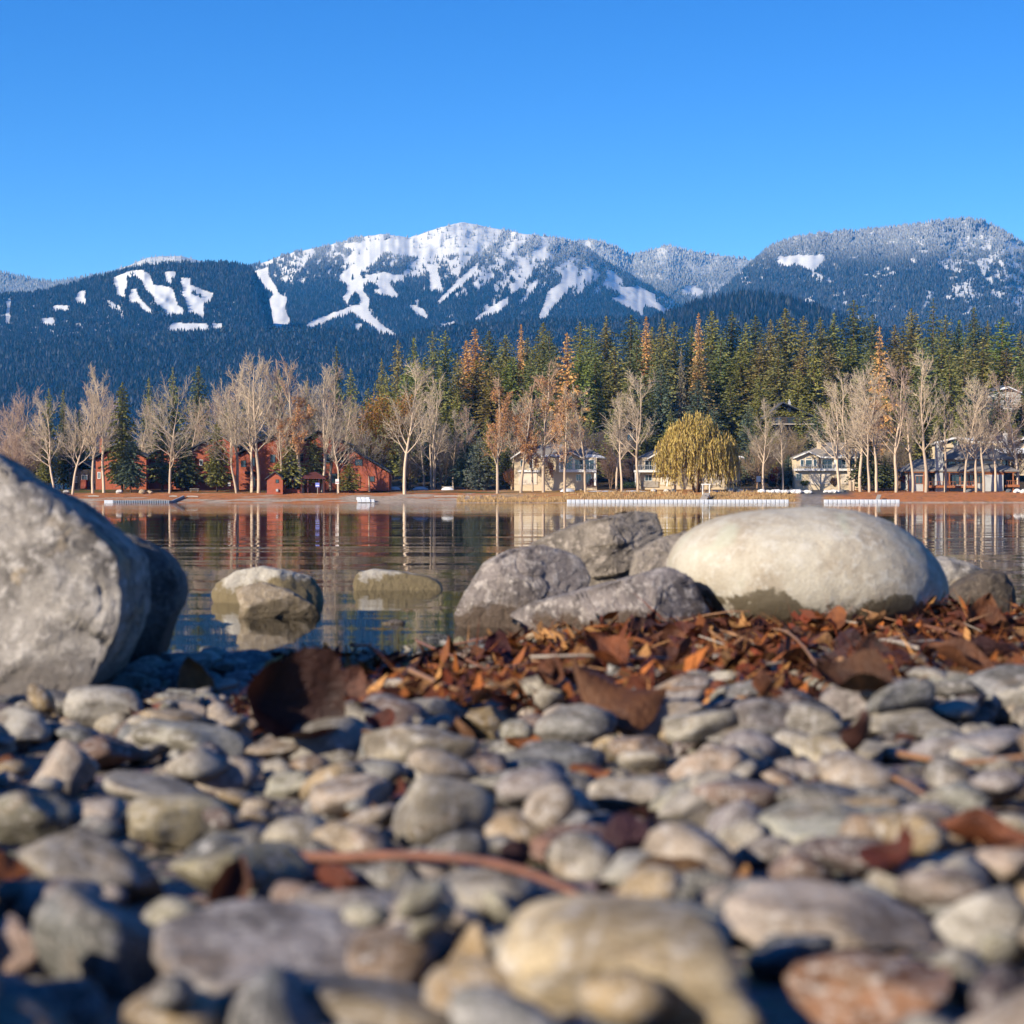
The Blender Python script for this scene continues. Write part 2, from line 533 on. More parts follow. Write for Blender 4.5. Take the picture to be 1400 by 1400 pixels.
build_ridge('dark_knoll', 'low dark forested knoll in front of the broad mountain',
            Ridge([(840, 462), (880, 444), (930, 424), (975, 411), (1010, 406), (1040, 406), (1080, 412), (1110, 421), (1150, 436), (1200, 455), (1240, 470)], [(840, 520), (1240, 520)], 3700, 4700, 101, 0.04),
            dark_mask, 840, 1240, 3.0, 36, 7000, (16, 24))
build_ridge('foothill', 'dark blue forested foothill below the mountains',
            Ridge([(-280, 474), (0, 470), (100, 462), (250, 454), (340, 450), (430, 448), (490, 452), (540, 460), (600, 448), (660, 441), (760, 438), (850, 436), (930, 440), (1100, 450), (1250, 452), (1400, 450), (1700, 458)],
                  [(-280, 681), (1700, 681)], 2500, 5200, 111, 0.05, (120, 40)), dark_mask, -280, 1700, 5.0, 60, 75000, (9, 15), wid=0.26)


# ------------------------------------------------------------------ the far shore
def shore_z(X, d):
    """height of the land across the lake"""
    X = np.asarray(X, float); d = np.asarray(d, float)
    right = sstep(0, 25, X)
    z = -0.5 + 0.5 * sstep(440, 450, d)
    z = z + 2.2 * np.clip((d - 450) / 20, 0, 1) * (1 - right) + right * 2.4 * np.clip((d - 450) / 13, 0, 1) ** 0.8
    z = z + 1.0 * sstep(468, 492, d)
    z = z + 26 * sstep(512, 660, d) * sstep(-62, 5, X - 0.02 * (d - 520))
    z = z + 0.25 * (fbm(X / 9, d / 9, 7, 3) - 0.5) * sstep(452, 458, d)
    return z


def shore_mat():
    m, N, L, b = nodes_mat('far_shore_ground')
    a = N.new('ShaderNodeAttribute'); a.attribute_name = 'col'
    t = N.new('ShaderNodeTexCoord').outputs['Object']
    f = noise_n(N, L, t, 0.9, 8, 0.7)
    c = mixc(N, L, a.outputs['Color'], ramp_n(N, L, f, ((0.3, 0.6), (0.7, 1.1))), 1.0, 'MULTIPLY')
    c = mixc(N, L, c, (0.12, 0.085, 0.05), ramp_n(N, L, noise_n(N, L, t, 0.35, 6, 0.7, 0.5), ((0.52, 0.0), (0.66, 0.65))))
    c = mixc(N, L, c, ramp_n(N, L, noise_n(N, L, t, 4.0, 4, 0.7), ((0.35, 0.55), (0.6, 1.0))), 0.7, 'MULTIPLY')
    L.new(c, b.inputs['Base Color']); b.inputs['Roughness'].default_value = 0.95
    b.inputs['Specular IOR Level'].default_value = 0.1
    bump_n(N, L, f, 0.6, 0.15, b)
    return m


ds = np.concatenate([np.arange(440, 475, 0.6), np.arange(475, 540, 2.5), np.arange(540, 720, 8), [760, 900, 1200, 1800, 2600]])
us = np.arange(-420, 1840, 6.0)
PX, DD = np.meshgrid(us, ds)
XX = (PX - 700) / FPX * DD
ZZ = shore_z(XX, DD)
SAND = np.array([0.50, 0.40, 0.30]); LEAFY = np.array([0.52, 0.20, 0.075]); DRYGRASS = np.array([0.56, 0.34, 0.12]); LAWN = np.array([0.105, 0.125, 0.035]); BRUSH = np.array([0.075, 0.055, 0.035]); DRIVE = np.array([0.10, 0.10, 0.105])
n1 = fbm(XX / 5, DD / 2.2, 3, 4); n2 = fbm(XX / 14, DD / 5, 9, 4)


def mix3(a, b, f): return a * (1 - f[..., None]) + b * f[..., None]


c = np.zeros(XX.shape + (3,)) + SAND
left = 1 - sstep(640, 760, PX + 20 * (n2 - 0.5))
lf = sstep(0.47, 0.58, n1 + 0.25 * sstep(456, 469, DD) - 0.18 * sstep(430, 520, PX) * (1 - sstep(466, 470, DD)))
c = mix3(c, LEAFY + 0 * c, lf * left)
bank = (1 - left) * sstep(450.3, 451.2, DD)
c = mix3(c, mix3(DRYGRASS + 0 * c, LEAFY + 0 * c, np.clip(sstep(0.42, 0.56, n1) * 0.6 + sstep(1120, 1190, PX), 0, 1)), bank)
lawn = sstep(470, 474, DD) * sstep(0.40, 0.55, n2 + 0.1 * (PX < 300))
c = mix3(c, mix3(LAWN + 0 * c, LEAFY * 0.75 + 0 * c, 0.75 * sstep(0.45, 0.6, n1)), lawn * (0.35 + 0.65 * left))
c = mix3(c, BRUSH + 0 * c, sstep(503, 518, DD))
drv = sstep(1096, 1102, PX) * (1 - sstep(1160, 1168, PX)) * sstep(455, 462, DD) * (1 - sstep(500, 503, DD))
rmp = sstep(1088, 1096, PX) * (1 - sstep(1122, 1130, PX)) * (1 - sstep(461, 466, DD))
c = mix3(c, np.array([0.30, 0.26, 0.23]) + 0 * c, rmp); c = mix3(c, DRIVE + 0 * c, drv)
nx = len(us)
i = np.arange(len(ds) - 1)[:, None] * nx + np.arange(nx - 1)[None, :]
Q = np.stack([i, i + 1, i + nx + 1, i + nx], -1).reshape(-1, 4)
far_shore = link('far_shore', fast_mesh('far_shore', np.stack([XX, DD, ZZ], -1).reshape(-1, 3), Q, shore_mat(), True, TONE * c.reshape(-1, 3), 4))
tag(far_shore, 'sandy beach, leaf-covered bank and rising ground across the lake', kind='structure')


# ------------------------------------------------------------------ the near beach and the lake
def shoreline(x): return 5.05 + 0.4 * sstep(-0.5, 0.0, x) + 1.25 * sstep(-0.12, 0.55, x) - 0.25 * sstep(-0.5, -1.4, x)


def beach_z(x, y):
    x = np.asarray(x, float); y = np.asarray(y, float)
    s = shoreline(x) - y
    z = np.where(s > 0, s * 0.0275, s * 0.055)
    z = z - 0.035 * sstep(0.1, 0.8, s) + 0.012 * (fbm(x * 2.2, y * 2.2, 5, 3) - 0.5)
    return np.maximum(z, -2.4)


def sheet(name, xs, ys, fz, mat, dz=0.0):
    A, B = np.meshgrid(xs, ys)
    V = np.stack([A, B, fz(A, B) + dz], -1).reshape(-1, 3)
    nx = len(xs)
    i = np.arange(len(ys) - 1)[:, None] * nx + np.arange(nx - 1)[None, :]
    Q = np.stack([i, i + 1, i + nx + 1, i + nx], -1).reshape(-1, 4)
    return link(name, fast_mesh(name, V, Q, mat, True, None, 4))


def gravel_mat():
    m, N, L, b = nodes_mat('wet_gravel')
    t = N.new('ShaderNodeTexCoord').outputs['Object']
    v = N.new('ShaderNodeTexVoronoi'); v.inputs['Scale'].default_value = 55; L.new(t, v.inputs['Vector'])
    c = mixc(N, L, (0.13, 0.10, 0.075), v.outputs['Color'], 0.08)
    f = noise_n(N, L, t, 6, 6)
    L.new(mixc(N, L, c, (0.075, 0.055, 0.04), f), b.inputs['Base Color'])
    b.inputs['Roughness'].default_value = 0.75
    bump_n(N, L, v.outputs['Distance'], 0.8, 0.02, b)
    return m


bx = np.concatenate([[-300, -80, -30, -12, -6], np.arange(-4, 4.01, 0.1), [6, 12, 30, 80, 300]])
by = np.concatenate([[-30, -10, -4, -1], np.arange(0, 9, 0.1), [9.5, 10, 12, 15, 20, 30, 50, 80, 150, 300, 460]])
tag(sheet('beach', bx, by, beach_z, gravel_mat()), 'dark gravel of the near beach running down into the lake', kind='structure')


def water_mat():
    m, N, L, b = nodes_mat('lake_water')
    N.remove(b)
    out = N['Material Output']
    t = N.new('ShaderNodeTexCoord').outputs['Object']
    hts = []
    for sc, amp, st in ((0.16, 0.026, (0.5, 1, 1)), (0.5, 0.016, (0.25, 1, 1)), (1.3, 0.0050, (0.4, 1, 1)), (4.1, 0.0009, (0.7, 1, 1)), (13.0, 0.00016, (1, 1, 1))):
        mpn = N.new('ShaderNodeMapping'); mpn.inputs['Scale'].default_value = st; L.new(t, mpn.inputs['Vector'])
        n = noise_n(N, L, mpn.outputs[0], sc, 2.0, 0.45, 0.3)
        k = N.new('ShaderNodeMath'); k.operation = 'MULTIPLY'; k.inputs[1].default_value = amp; L.new(n, k.inputs[0])
        hts.append(k.outputs[0])
    h = hts[0]
    for o in hts[1:]:
        a = N.new('ShaderNodeMath'); a.operation = 'ADD'; L.new(h, a.inputs[0]); L.new(o, a.inputs[1]); h = a.outputs[0]
    bp = N.new('ShaderNodeBump'); bp.inputs['Strength'].default_value = 1.0; bp.inputs['Distance'].default_value = 1.0
    L.new(h, bp.inputs['Height'])
    fr = N.new('ShaderNodeFresnel'); fr.inputs['IOR'].default_value = 1.333; L.new(bp.outputs[0], fr.inputs['Normal'])
    gl = N.new('ShaderNodeBsdfGlossy'); gl.inputs['Roughness'].default_value = 0.015; gl.inputs['Color'].default_value = (0.95, 0.96, 0.97, 1)
    L.new(bp.outputs[0], gl.inputs['Normal'])
    tr = N.new('ShaderNodeBsdfTransparent'); tr.inputs['Color'].default_value = (0.50, 0.55, 0.50, 1)
    mx = N.new('ShaderNodeMixShader')
    L.new(fr.outputs[0], mx.inputs[0]); L.new(tr.outputs[0], mx.inputs[1]); L.new(gl.outputs[0], mx.inputs[2])
    L.new(mx.outputs[0], out.inputs['Surface'])
    return m


wx = np.array([-420, -100, -20, 0, 20, 100, 420]); wy = np.array([3.2, 8, 20, 60, 150, 300, 453.0])
tag(sheet('lake', wx, wy, lambda a, b: 0 * a, water_mat()), 'still lake water mirroring the far shore', kind='structure')

# ------------------------------------------------------------------ the air
mb = MB().box(-9500, 9500, -60, 16500, -6, 1750)
m = bpy.data.materials.new('air'); m.use_nodes = True
N, L = m.node_tree.nodes, m.node_tree.links
N.clear()
vo = N.new('ShaderNodeOutputMaterial'); pv = N.new('ShaderNodeVolumePrincipled')
pv.inputs['Color'].default_value = (0.045, 0.34, 1.0, 1)
pv.inputs['Absorption Color'].default_value = (1, 1, 1, 1)
pv.inputs['Density'].default_value = 4.2e-5
pv.inputs['Anisotropy'].default_value = 0.0
L.new(pv.outputs[0], vo.inputs['Volume'])
haze = mb.build('haze', m)
tag(haze, 'thin blue air between here and the mountains', 'haze', kind='stuff')
# ------------------------------------------------------------------ tree materials
def foliage_mat(name, rough=0.7, trans=0.25):
    """colour = vertex tint x the tree's own object colour"""
    m, N, L, b = nodes_mat(name)
    a = N.new('ShaderNodeAttribute'); a.attribute_name = 'col'
    oi = N.new('ShaderNodeObjectInfo')
    c = mixc(N, L, a.outputs['Color'], oi.outputs['Color'], 1.0, 'MULTIPLY')
    L.new(c, b.inputs['Base Color'])
    b.inputs['Roughness'].default_value = rough; b.inputs['Specular IOR Level'].default_value = 0.2
    if trans:
        tl = N.new('ShaderNodeBsdfTranslucent'); L.new(c, tl.inputs['Color'])
        mx = N.new('ShaderNodeMixShader'); mx.inputs[0].default_value = trans
        out = N['Material Output']
        L.new(b.outputs[0], mx.inputs[1]); L.new(tl.outputs[0], mx.inputs[2]); L.new(mx.outputs[0], out.inputs['Surface'])
    return m


M_NEEDLE = foliage_mat('conifer_needles')
M_LEAF = foliage_mat('broad_leaves', 0.6, 0.35)
M_TWIG = foliage_mat('bare_twigs', 0.85, 0.0)


def bark_mat(name, c1, c2):
    m, N, L, b = nodes_mat(name)
    t = N.new('ShaderNodeTexCoord').outputs['Object']
    mpn = N.new('ShaderNodeMapping'); mpn.inputs['Scale'].default_value = (6, 6, 1.2); L.new(t, mpn.inputs['Vector'])
    f = noise_n(N, L, mpn.outputs[0], 1.0, 6, 0.65)
    oi = N.new('ShaderNodeObjectInfo')
    c = mixc(N, L, c1, c2, ramp_n(N, L, f, ((0.35, 0.0), (0.65, 1.0))))
    L.new(mixc(N, L, c, oi.outputs['Color'], 1.0, 'MULTIPLY'), b.inputs['Base Color'])
    b.inputs['Roughness'].default_value = 0.9; b.inputs['Specular IOR Level'].default_value = 0.1
    bump_n(N, L, f, 0.6, 0.08, b)
    return m


M_BARK = bark_mat('pale_cottonwood_bark', (0.46, 0.36, 0.26), (0.27, 0.20, 0.14))
M_DARKBARK = bark_mat('brown_conifer_bark', (0.16, 0.10, 0.065), (0.08, 0.052, 0.035))


class Cards:
    """many small flat faces with a tint each"""
    def __init__(s): s.v = []; s.c = []

    def quad(s, p, u, w, tint):
        s.v += [p - u * 0.5 - w * 0.35, p + u * 0.1 - w * 0.5, p + u * 0.55, p + u * 0.05 + w * 0.5]
        s.c += [tint] * 4

    def mesh(s, name, mat):
        V = np.array([tuple(p) for p in s.v], np.float32)
        n = len(V) // 4
        return fast_mesh(name, V, np.arange(4 * n).reshape(n, 4), mat, False, np.array(s.c), 4)


def rvec(rnd):
    return Vector((rnd.gauss(0, 1), rnd.gauss(0, 1), rnd.gauss(0, 1))).normalized()


def conifer_mesh(seed, width=0.17, whorls=40, droop=0.25, per=7, first=0.08, power=0.8, ragged=0.3, sparse=1.0, size=1.0):
    """a conifer one unit tall: trunk mesh, crown mesh"""
    rnd = random.Random(seed)
    C = Cards()
    off = (rnd.uniform(-1, 1) * 0.01, rnd.uniform(-1, 1) * 0.01)
    for i in range(whorls):
        t = i / (whorls - 1)
        z = first + (0.985 - first) * t
        r = 1.12 * width * (1 - t ** 1.5) ** power * min(1.0, 0.55 + 2.6 * t) + 0.004
        k = max(4, int(per * (1 - 0.35 * t)))
        a0 = rnd.uniform(0, 6.28)
        gap = rnd.uniform(1 - ragged, 1 + 0.5 * ragged)
        for j in range(k):
            if rnd.random() > sparse: continue
            a = a0 + 6.283 * j / k + rnd.uniform(-0.3, 0.3)
            rr = r * gap * rnd.uniform(1 - ragged, 1 + 0.35 * ragged)
            d = Vector((math.cos(a), math.sin(a), 0))
            m = max(3, int(rr / 0.0052))
            lift = rnd.uniform(-0.2, 0.15) + 0.5 * t
            for q in range(m):
                s = (q + 0.7 + rnd.uniform(-0.3, 0.3)) / m
                p = d * (rr * s) + Vector((off[0] * t, off[1] * t, z + rr * (lift * s - droop * s * s * 1.3)))
                p += rvec(rnd) * 0.009
                ln = size * rnd.uniform(0.018, 0.034) * (1 - 0.45 * t)
                side = Vector((-d.y, d.x, 0))
                u = (d * rnd.uniform(0.5, 1) + side * rnd.uniform(-0.8, 0.8) + Vector((0, 0, rnd.uniform(-0.6, 0.15)))).normalized() * ln
                w = u.cross(rvec(rnd)).normalized() * ln * rnd.uniform(0.55, 0.85)
                g = rnd.uniform(0.7, 1.25)
                C.quad(p, u, w, (g * rnd.uniform(0.92, 1.1), g, g * rnd.uniform(0.85, 1.05)))
    for q in range(10):                               # the leader
        p = Vector((off[0], off[1], 0.955 + 0.0045 * q))
        u = Vector((rnd.uniform(-.5, .5), rnd.uniform(-.5, .5), 1.2)).normalized() * 0.022
        C.quad(p, u, u.cross(rvec(rnd)).normalized() * 0.009, (1, 1, 1))
    tr = MB().tube([(0, 0, -0.02), (0, 0, 0.1), (off[0] * .5, off[1] * .5, 0.5), (off[0], off[1], 0.97)], [0.0135, 0.011, 0.007, 0.0015], 7)
    return tr.mesh('conifer_trunk', M_DARKBARK, True), C.mesh('conifer_crown', M_NEEDLE)


class Segs:
    """tapered limbs as prisms, with a tint each"""
    def __init__(s): s.v = []; s.c = []; s.f = []

    def add(s, p0, p1, r0, r1, n, tint):
        t = (p1 - p0)
        if t.length < 1e-6: return
        t.normalize()
        a = t.cross(Vector((0, 0, 1)) if abs(t.z) < 0.95 else Vector((1, 0, 0))).normalized(); b = t.cross(a)
        k = len(s.v)
        for p, r in ((p0, r0), (p1, r1)):
            for j in range(n):
                g = 6.283185 * j / n
                s.v.append(p + a * (r * math.cos(g)) + b * (r * math.sin(g))); s.c.append(tint)
        for j in range(n):
            s.f.append((k + j, k + (j + 1) % n, k + n + (j + 1) % n, k + n + j))

    def mesh(s, name, mat):
        return fast_mesh(name, np.array([tuple(p) for p in s.v], np.float32), np.array(s.f, np.int32), mat, True, np.array(s.c), 4)


def bare_tree_mesh(seed, spread=0.20, fork=0.35, stems=1, up=0.75, limbs=13, twigs=7, leafy=0.0, leaf_low=0.2, leaf_high=0.9, lean=0.0, twig_r=0.0013):
    """a leafless broad tree one unit tall: trunk mesh, twig crown mesh and, when some leaves still hang, a leaf mesh"""
    rnd = random.Random(seed)
    T = Segs(); K = Segs(); Lf = Cards()

    def wob(d, a): return (d + rvec(rnd) * a).normalized()

    def twig(p, d, ln, r, depth):
        tint = rnd.uniform(0.8, 1.25)
        tint = (tint, tint, tint)
        n = 3 if depth else 2
        for i in range(n):
            d = wob(d + Vector((0, 0, 0.10)), 0.22)
            q = p + d * (ln / n)
            K.add(p, q, r, r * 0.7, 3, tint)
            if depth:
                for _ in range(2 if i else 1):
                    twig(q, wob(d, 0.75), ln * rnd.uniform(0.40, 0.7), max(twig_r * 0.8, r * 0.55), depth - 1)
            p = q; r *= 0.75
            if leafy and leaf_low < p.z < leaf_high and rnd.random() < leafy:
                for _ in range(2):
                    u = rvec(rnd) * rnd.uniform(0.008, 0.014)
                    g = rnd.uniform(0.6, 1.3)
                    Lf.quad(p + rvec(rnd) * 0.012, u, u.cross(rvec(rnd)).normalized() * 0.009, (g, g * rnd.uniform(0.85, 1.1), g))

    def limb(p, d, ln, r, n_sub):
        n = 6
        for i in range(n):
            d = wob(d + Vector((0, 0, 0.07)), 0.16)
            q = p + d * (ln / n)
            r1 = r * (1 - 0.13 * (i + 1) / n * 4 / 3.0) * 0.9
            (T if r > 0.0026 else K).add(p, q, r, r1, 4, (1, 1, 1))
            if i >= 1:
                for _ in range(n_sub):
                    twig(q, wob(d, 0.8), ln * rnd.uniform(0.22, 0.45) * (1.15 - 0.1 * i), max(twig_r * 1.3, r1 * 0.45), 1)
            p = q; r = r1
        twig(p, d, ln * 0.35, max(twig_r * 1.3, r * 0.8), 1)

    for sidx in range(stems):
        a = rnd.uniform(0, 6.28)
        tilt = 0.0 if stems == 1 else rnd.uniform(0.05, 0.14)
        d = Vector((math.cos(a) * tilt + lean, math.sin(a) * tilt, 1)).normalized()
        p = Vector((math.cos(a), math.sin(a), 0)) * (0.012 * (stems > 1)) - Vector((0, 0, 0.01))
        H = 1.0 if sidx == 0 else rnd.uniform(0.75, 0.97)
        r = 0.0135 if stems == 1 else 0.0100
        n = 14; nb = 0
        for i in range(n):
            t = i / n
            d = wob(d + Vector((0, 0, 0.12)), 0.07 + 0.05 * t)
            q = p + d * (0.86 * H / n)
            r1 = (0.0135 if stems == 1 else 0.0100) * (1 - 0.86 * (i + 1) / n) ** 0.9 + 0.0008
            T.add(p, q, r, r1, 6, (1, 1, 1))
            if t >= fork - 0.05:
                want = limbs * (t - fork + 0.1) / (1 - fork)
                while nb < want:
                    aa = rnd.uniform(0, 6.28)
                    el = up * rnd.uniform(0.75, 1.2) + 0.25 * t
                    dd = Vector((math.cos(aa), math.sin(aa), el * 1.3)).normalized()
                    ln = spread * 1.5 * rnd.uniform(0.75, 1.25) * (1.25 - 0.75 * t)
                    limb(q, dd, ln, r1 * rnd.uniform(0.45, 0.75), max(1, twigs // 2))
                    nb += 1
            p = q; r = r1
        limb(p, d, 0.13, r, 2)
    return T.mesh('limbs', M_BARK), K.mesh('twigs', M_TWIG), (Lf.mesh('leaves', M_LEAF) if leafy and Lf.v else None)


CON = [conifer_mesh(1, 0.15, whorls=46), conifer_mesh(2, 0.16, whorls=42, ragged=0.4), conifer_mesh(3, 0.13, whorls=48), conifer_mesh(4, 0.18, whorls=44, per=8, droop=0.3),
       conifer_mesh(5, 0.16, first=0.25, power=0.6, ragged=0.5), conifer_mesh(6, 0.145, whorls=44, power=0.65, ragged=0.35), conifer_mesh(7, 0.17, whorls=38, power=0.7, ragged=0.45, droop=0.1)]
CON_LOW = [conifer_mesh(11, 0.24, whorls=34, per=9, first=0.13, power=0.75, ragged=0.3, size=1.25), conifer_mesh(12, 0.21, whorls=32, per=9, first=0.10, ragged=0.35, size=1.25)]
BLUE = conifer_mesh(15, 0.24, whorls=22, per=10, first=0.03, power=0.8, droop=0.05, ragged=0.15, size=1.3)
LARCH = [conifer_mesh(21, 0.14, whorls=34, per=7, droop=0.1, ragged=0.45, sparse=0.92, power=0.7), conifer_mesh(22, 0.075, whorls=52, per=8, ragged=0.4, power=0.6, size=0.8)]
PINE_THIN = conifer_mesh(25, 0.13, whorls=20, per=6, ragged=0.55, first=0.35, power=0.5)
BARE = [bare_tree_mesh(31, 0.17, 0.30), bare_tree_mesh(32, 0.20, 0.28, up=0.65), bare_tree_mesh(33, 0.14, 0.30, up=1.0), bare_tree_mesh(34, 0.15, 0.32, stems=2, limbs=9),
        bare_tree_mesh(35, 0.26, 0.24, up=0.55, limbs=15), bare_tree_mesh(36, 0.12, 0.38, up=1.1), bare_tree_mesh(37, 0.13, 0.25, stems=3, limbs=8, up=1.1)]
LEAFY_TREE = [bare_tree_mesh(41, 0.14, 0.22, leafy=0.55, up=0.9), bare_tree_mesh(42, 0.11, 0.2, leafy=0.7, leaf_high=0.7, up=0.9), bare_tree_mesh(43, 0.16, 0.25, leafy=0.25, leaf_low=0.25)]
THICK = [bare_tree_mesh(51, 0.27, 0.10, stems=3, limbs=10, up=0.7, twigs=9, twig_r=0.0016), bare_tree_mesh(52, 0.30, 0.08, stems=4, limbs=8, up=0.7, twigs=9, twig_r=0.0018)]


def put_tree(name, meshes, px, py_top, d, wpx, label, cat, group, col, barkcol=(1, 1, 1), rz=None, py_base=None, wref=None, lean=0.0, seed=[0]):
    """stand a tree so that its tip is seen at (px, py_top) from the near beach"""
    seed[0] += 1
    rnd = random.Random(seed[0] * 13 + 5)
    X = (px - 700) / FPX * d
    zb = float(shore_z(X, d))
    zt = CAM_H + (HORIZON - py_top) / FPX * d
    H = max(1.5, zt - zb)
    root = empty(name, (X, d, zb), rnd.uniform(0, 6.28) if rz is None else rz)
    if wref:
        k = (wpx / FPX * d) / (wref * H)
    else:
        k = 1.0
    root.scale = (H * k, H * k, H)
    if lean: root.rotation_euler[1] = 0; root.rotation_euler = Euler((0, lean, root.rotation_euler[2]), 'ZYX')
    names = ('trunk', 'crown', 'leaves')
    for i, me in enumerate(meshes):
        if me is None: continue
        o = link(names[i], me, root)
        o.color = (*(barkcol if i == 0 else col), 1) if i < 2 else (0.46, 0.235, 0.09, 1)
    tag(root, label, cat, group)
    return root


GREEN = (0.185, 0.185, 0.058); DGREEN = (0.10, 0.115, 0.048); YGREEN = (0.21, 0.20, 0.055); BGREEN = (0.10, 0.13, 0.085); ORANGE = (0.52, 0.30, 0.11); TWIG = (0.44, 0.35, 0.25); PTWIG = (0.38, 0.27, 0.20); GTWIG = (0.36, 0.295, 0.215)
ORD = ['first', 'second', 'third', 'fourth', 'fifth', 'sixth', 'seventh', 'eighth', 'ninth', 'tenth', 'eleventh', 'twelfth', 'thirteenth', 'fourteenth', 'fifteenth', 'sixteenth', 'seventeenth', 'eighteenth', 'nineteenth', 'twentieth']
ORD += ['twenty-' + o for o in ORD[:9]] + ['thirtieth'] + ['thirty-' + o for o in ORD[:9]] + ['fortieth'] + ['forty-' + o for o in ORD[:9]] + ['fiftieth']

# --- the wooded hill behind the cream houses: back row seen against the mountains
back_row = [(522, 490, 26), (543, 464, 34), (565, 461, 36), (592, 453, 34), (610, 452, 34), (668, 452, 40), (690, 458, 36), (722, 462, 34), (742, 441, 36), (752, 452, 34), (792, 440, 34), (808, 443, 34), (829, 432, 36), (861, 431, 42),
            (871, 445, 30), (893, 447, 34), (905, 434, 38), (921, 440, 38), (944, 446, 34), (975, 425, 40), (998, 425, 42), (1018, 441, 36), (1033, 431, 40), (1052, 437, 36), (1075, 422, 46), (1097, 432, 34), (1121, 434, 36), (1140, 428, 40),
            (1167, 410, 48), (1192, 430, 40), (1221, 444, 36), (1247, 421, 44), (1291, 431, 40), (1310, 437, 36), (1331, 420, 40), (1352, 438, 32), (1369, 434, 52), (1394, 452, 40), (1425, 440, 44), (1460, 446, 44), (1500, 440, 40)]
rnd = random.Random(4)
for i, (px, py, w) in enumerate(back_row):
    v = rnd.choice([0, 1, 2, 3, 5, 6, 6])
    d = 655 + rnd.uniform(-14, 14)
    dark = py < 415 or rnd.random() < 0.25
    put_tree('conifer', CON[v], px, py, d, w, '%s conifer, %s from the left along the hilltop skyline' % ('dark green' if dark else 'olive green', ORD[i]), 'tree', 'conifers on the wooded hill',
             DGREEN if dark else tuple(a * b for a, b in zip(GREEN, (rnd.uniform(0.85, 1.2), rnd.uniform(0.9, 1.1), rnd.uniform(0.8, 1.2)))), wref=0.20)
put_tree('pine', PINE_THIN, 1275, 408, 640, 34, 'thin open pine rising above the hill skyline at the right', 'tree', 'conifers on the wooded hill', DGREEN, wref=0.26)
# --- middle and front rows down the slope
mid = [(530, 512, 34), (555, 500, 38), (580, 492, 40), (604, 500, 38), (625, 486, 36), (650, 492, 40), (672, 500, 40), (700, 488, 42), (728, 484, 38), (757, 478, 40), (792, 480, 38), (815, 470, 40), (842, 474, 44), (872, 466, 44), (900, 474, 42), (955, 476, 40), (985, 462, 46), (1012, 472, 44), (1038, 468, 44), (1066, 470, 46), (1094, 476, 42),
       (1135, 470, 44), (1162, 462, 46), (1190, 474, 40), (1232, 470, 44), (1262, 464, 46), (1288, 458, 48), (1318, 470, 44), (1342, 462, 44), (1378, 476, 50), (1405, 470, 44), (1450, 474, 46)]
for i, (px, py, w) in enumerate(mid):
    v = rnd.choice([0, 1, 3, 5, 6])
    put_tree('conifer', CON[v], px, py, 612 + rnd.uniform(-10, 12), w, 'olive conifer, %s from the left in the second row down the hill' % ORD[i], 'tree', 'conifers on the wooded hill',
             tuple(a * b for a, b in zip(GREEN, (rnd.uniform(0.8, 1.2), rnd.uniform(0.85, 1.1), rnd.uniform(0.8, 1.3)))), wref=0.20)
front = [(505, 530, 34, 5, GREEN), (536, 548, 36, 1, GREEN), (575, 545, 36, 0, DGREEN), (610, 560, 40, 3, GREEN), (628, 530, 36, 1, YGREEN), (700, 545, 36, 1, DGREEN), (760, 540, 38, 5, GREEN), (820, 530, 38, 0, GREEN), (858, 520, 40, 1, GREEN), (903, 496, 34, 2, BGREEN), (890, 540, 40, 3, DGREEN), (955, 520, 38, 0, BGREEN),
         (1000, 520, 40, 0, GREEN), (1040, 510, 36, 1, GREEN), (1112, 463, 38, 0, YGREEN), (1090, 505, 40, 3, YGREEN), (1150, 520, 38, 1, GREEN), (1225, 525, 38, 1, GREEN), (1300, 480, 44, 0, GREEN), (1332, 510, 34, 2, BGREEN), (1365, 530, 48, 4, DGREEN), (1260, 520, 36, 5, GREEN), (1395, 540, 40, 1, GREEN), (1440, 520, 40, 0, GREEN)]
for i, (px, py, w, v, cc) in enumerate(front):
    put_tree('conifer', CON[v], px, py, 572 + rnd.uniform(-8, 10), w, 'conifer standing low on the hill, %s from the left in its front row' % ORD[i], 'tree', 'conifers on the wooded hill', cc, wref=0.19)
low = [(560, 580, 34, 1), (590, 575, 36, 0), (640, 560, 36, 6), (668, 570, 34, 1), (735, 575, 34, 6), (782, 560, 34, 0), (806, 566, 34, 5), (838, 560, 36, 6), (884, 575, 34, 1), (918, 560, 36, 0), (975, 556, 36, 6), (1022, 548, 34, 1), (1032, 580, 30, 6), (1052, 560, 34, 0), (1096, 545, 36, 6), (1118, 552, 36, 0), (1135, 566, 34, 5), (1158, 560, 36, 1), (1246, 560, 34, 6), (1284, 552, 34, 0), (1312, 560, 34, 1), (1345, 556, 34, 6), (1380, 566, 36, 0)]
for i, (px, py, w, v) in enumerate(low):
    cc = rnd.choice([GREEN, GREEN, DGREEN, YGREEN, BGREEN])
    put_tree('conifer', CON[v], px, py, 538 + rnd.uniform(-6, 6), w, 'short conifer above the shore houses, %s from the left at the foot of the hill' % ORD[i], 'tree', 'conifers on the wooded hill', cc, wref=0.24)
put_tree('conifer', CON[2], 931, 473, 580, 22, 'pale grey-brown half-dead narrow conifer on the wooded hill', 'tree', 'conifers on the wooded hill', (0.20, 0.17, 0.11), wref=0.28)
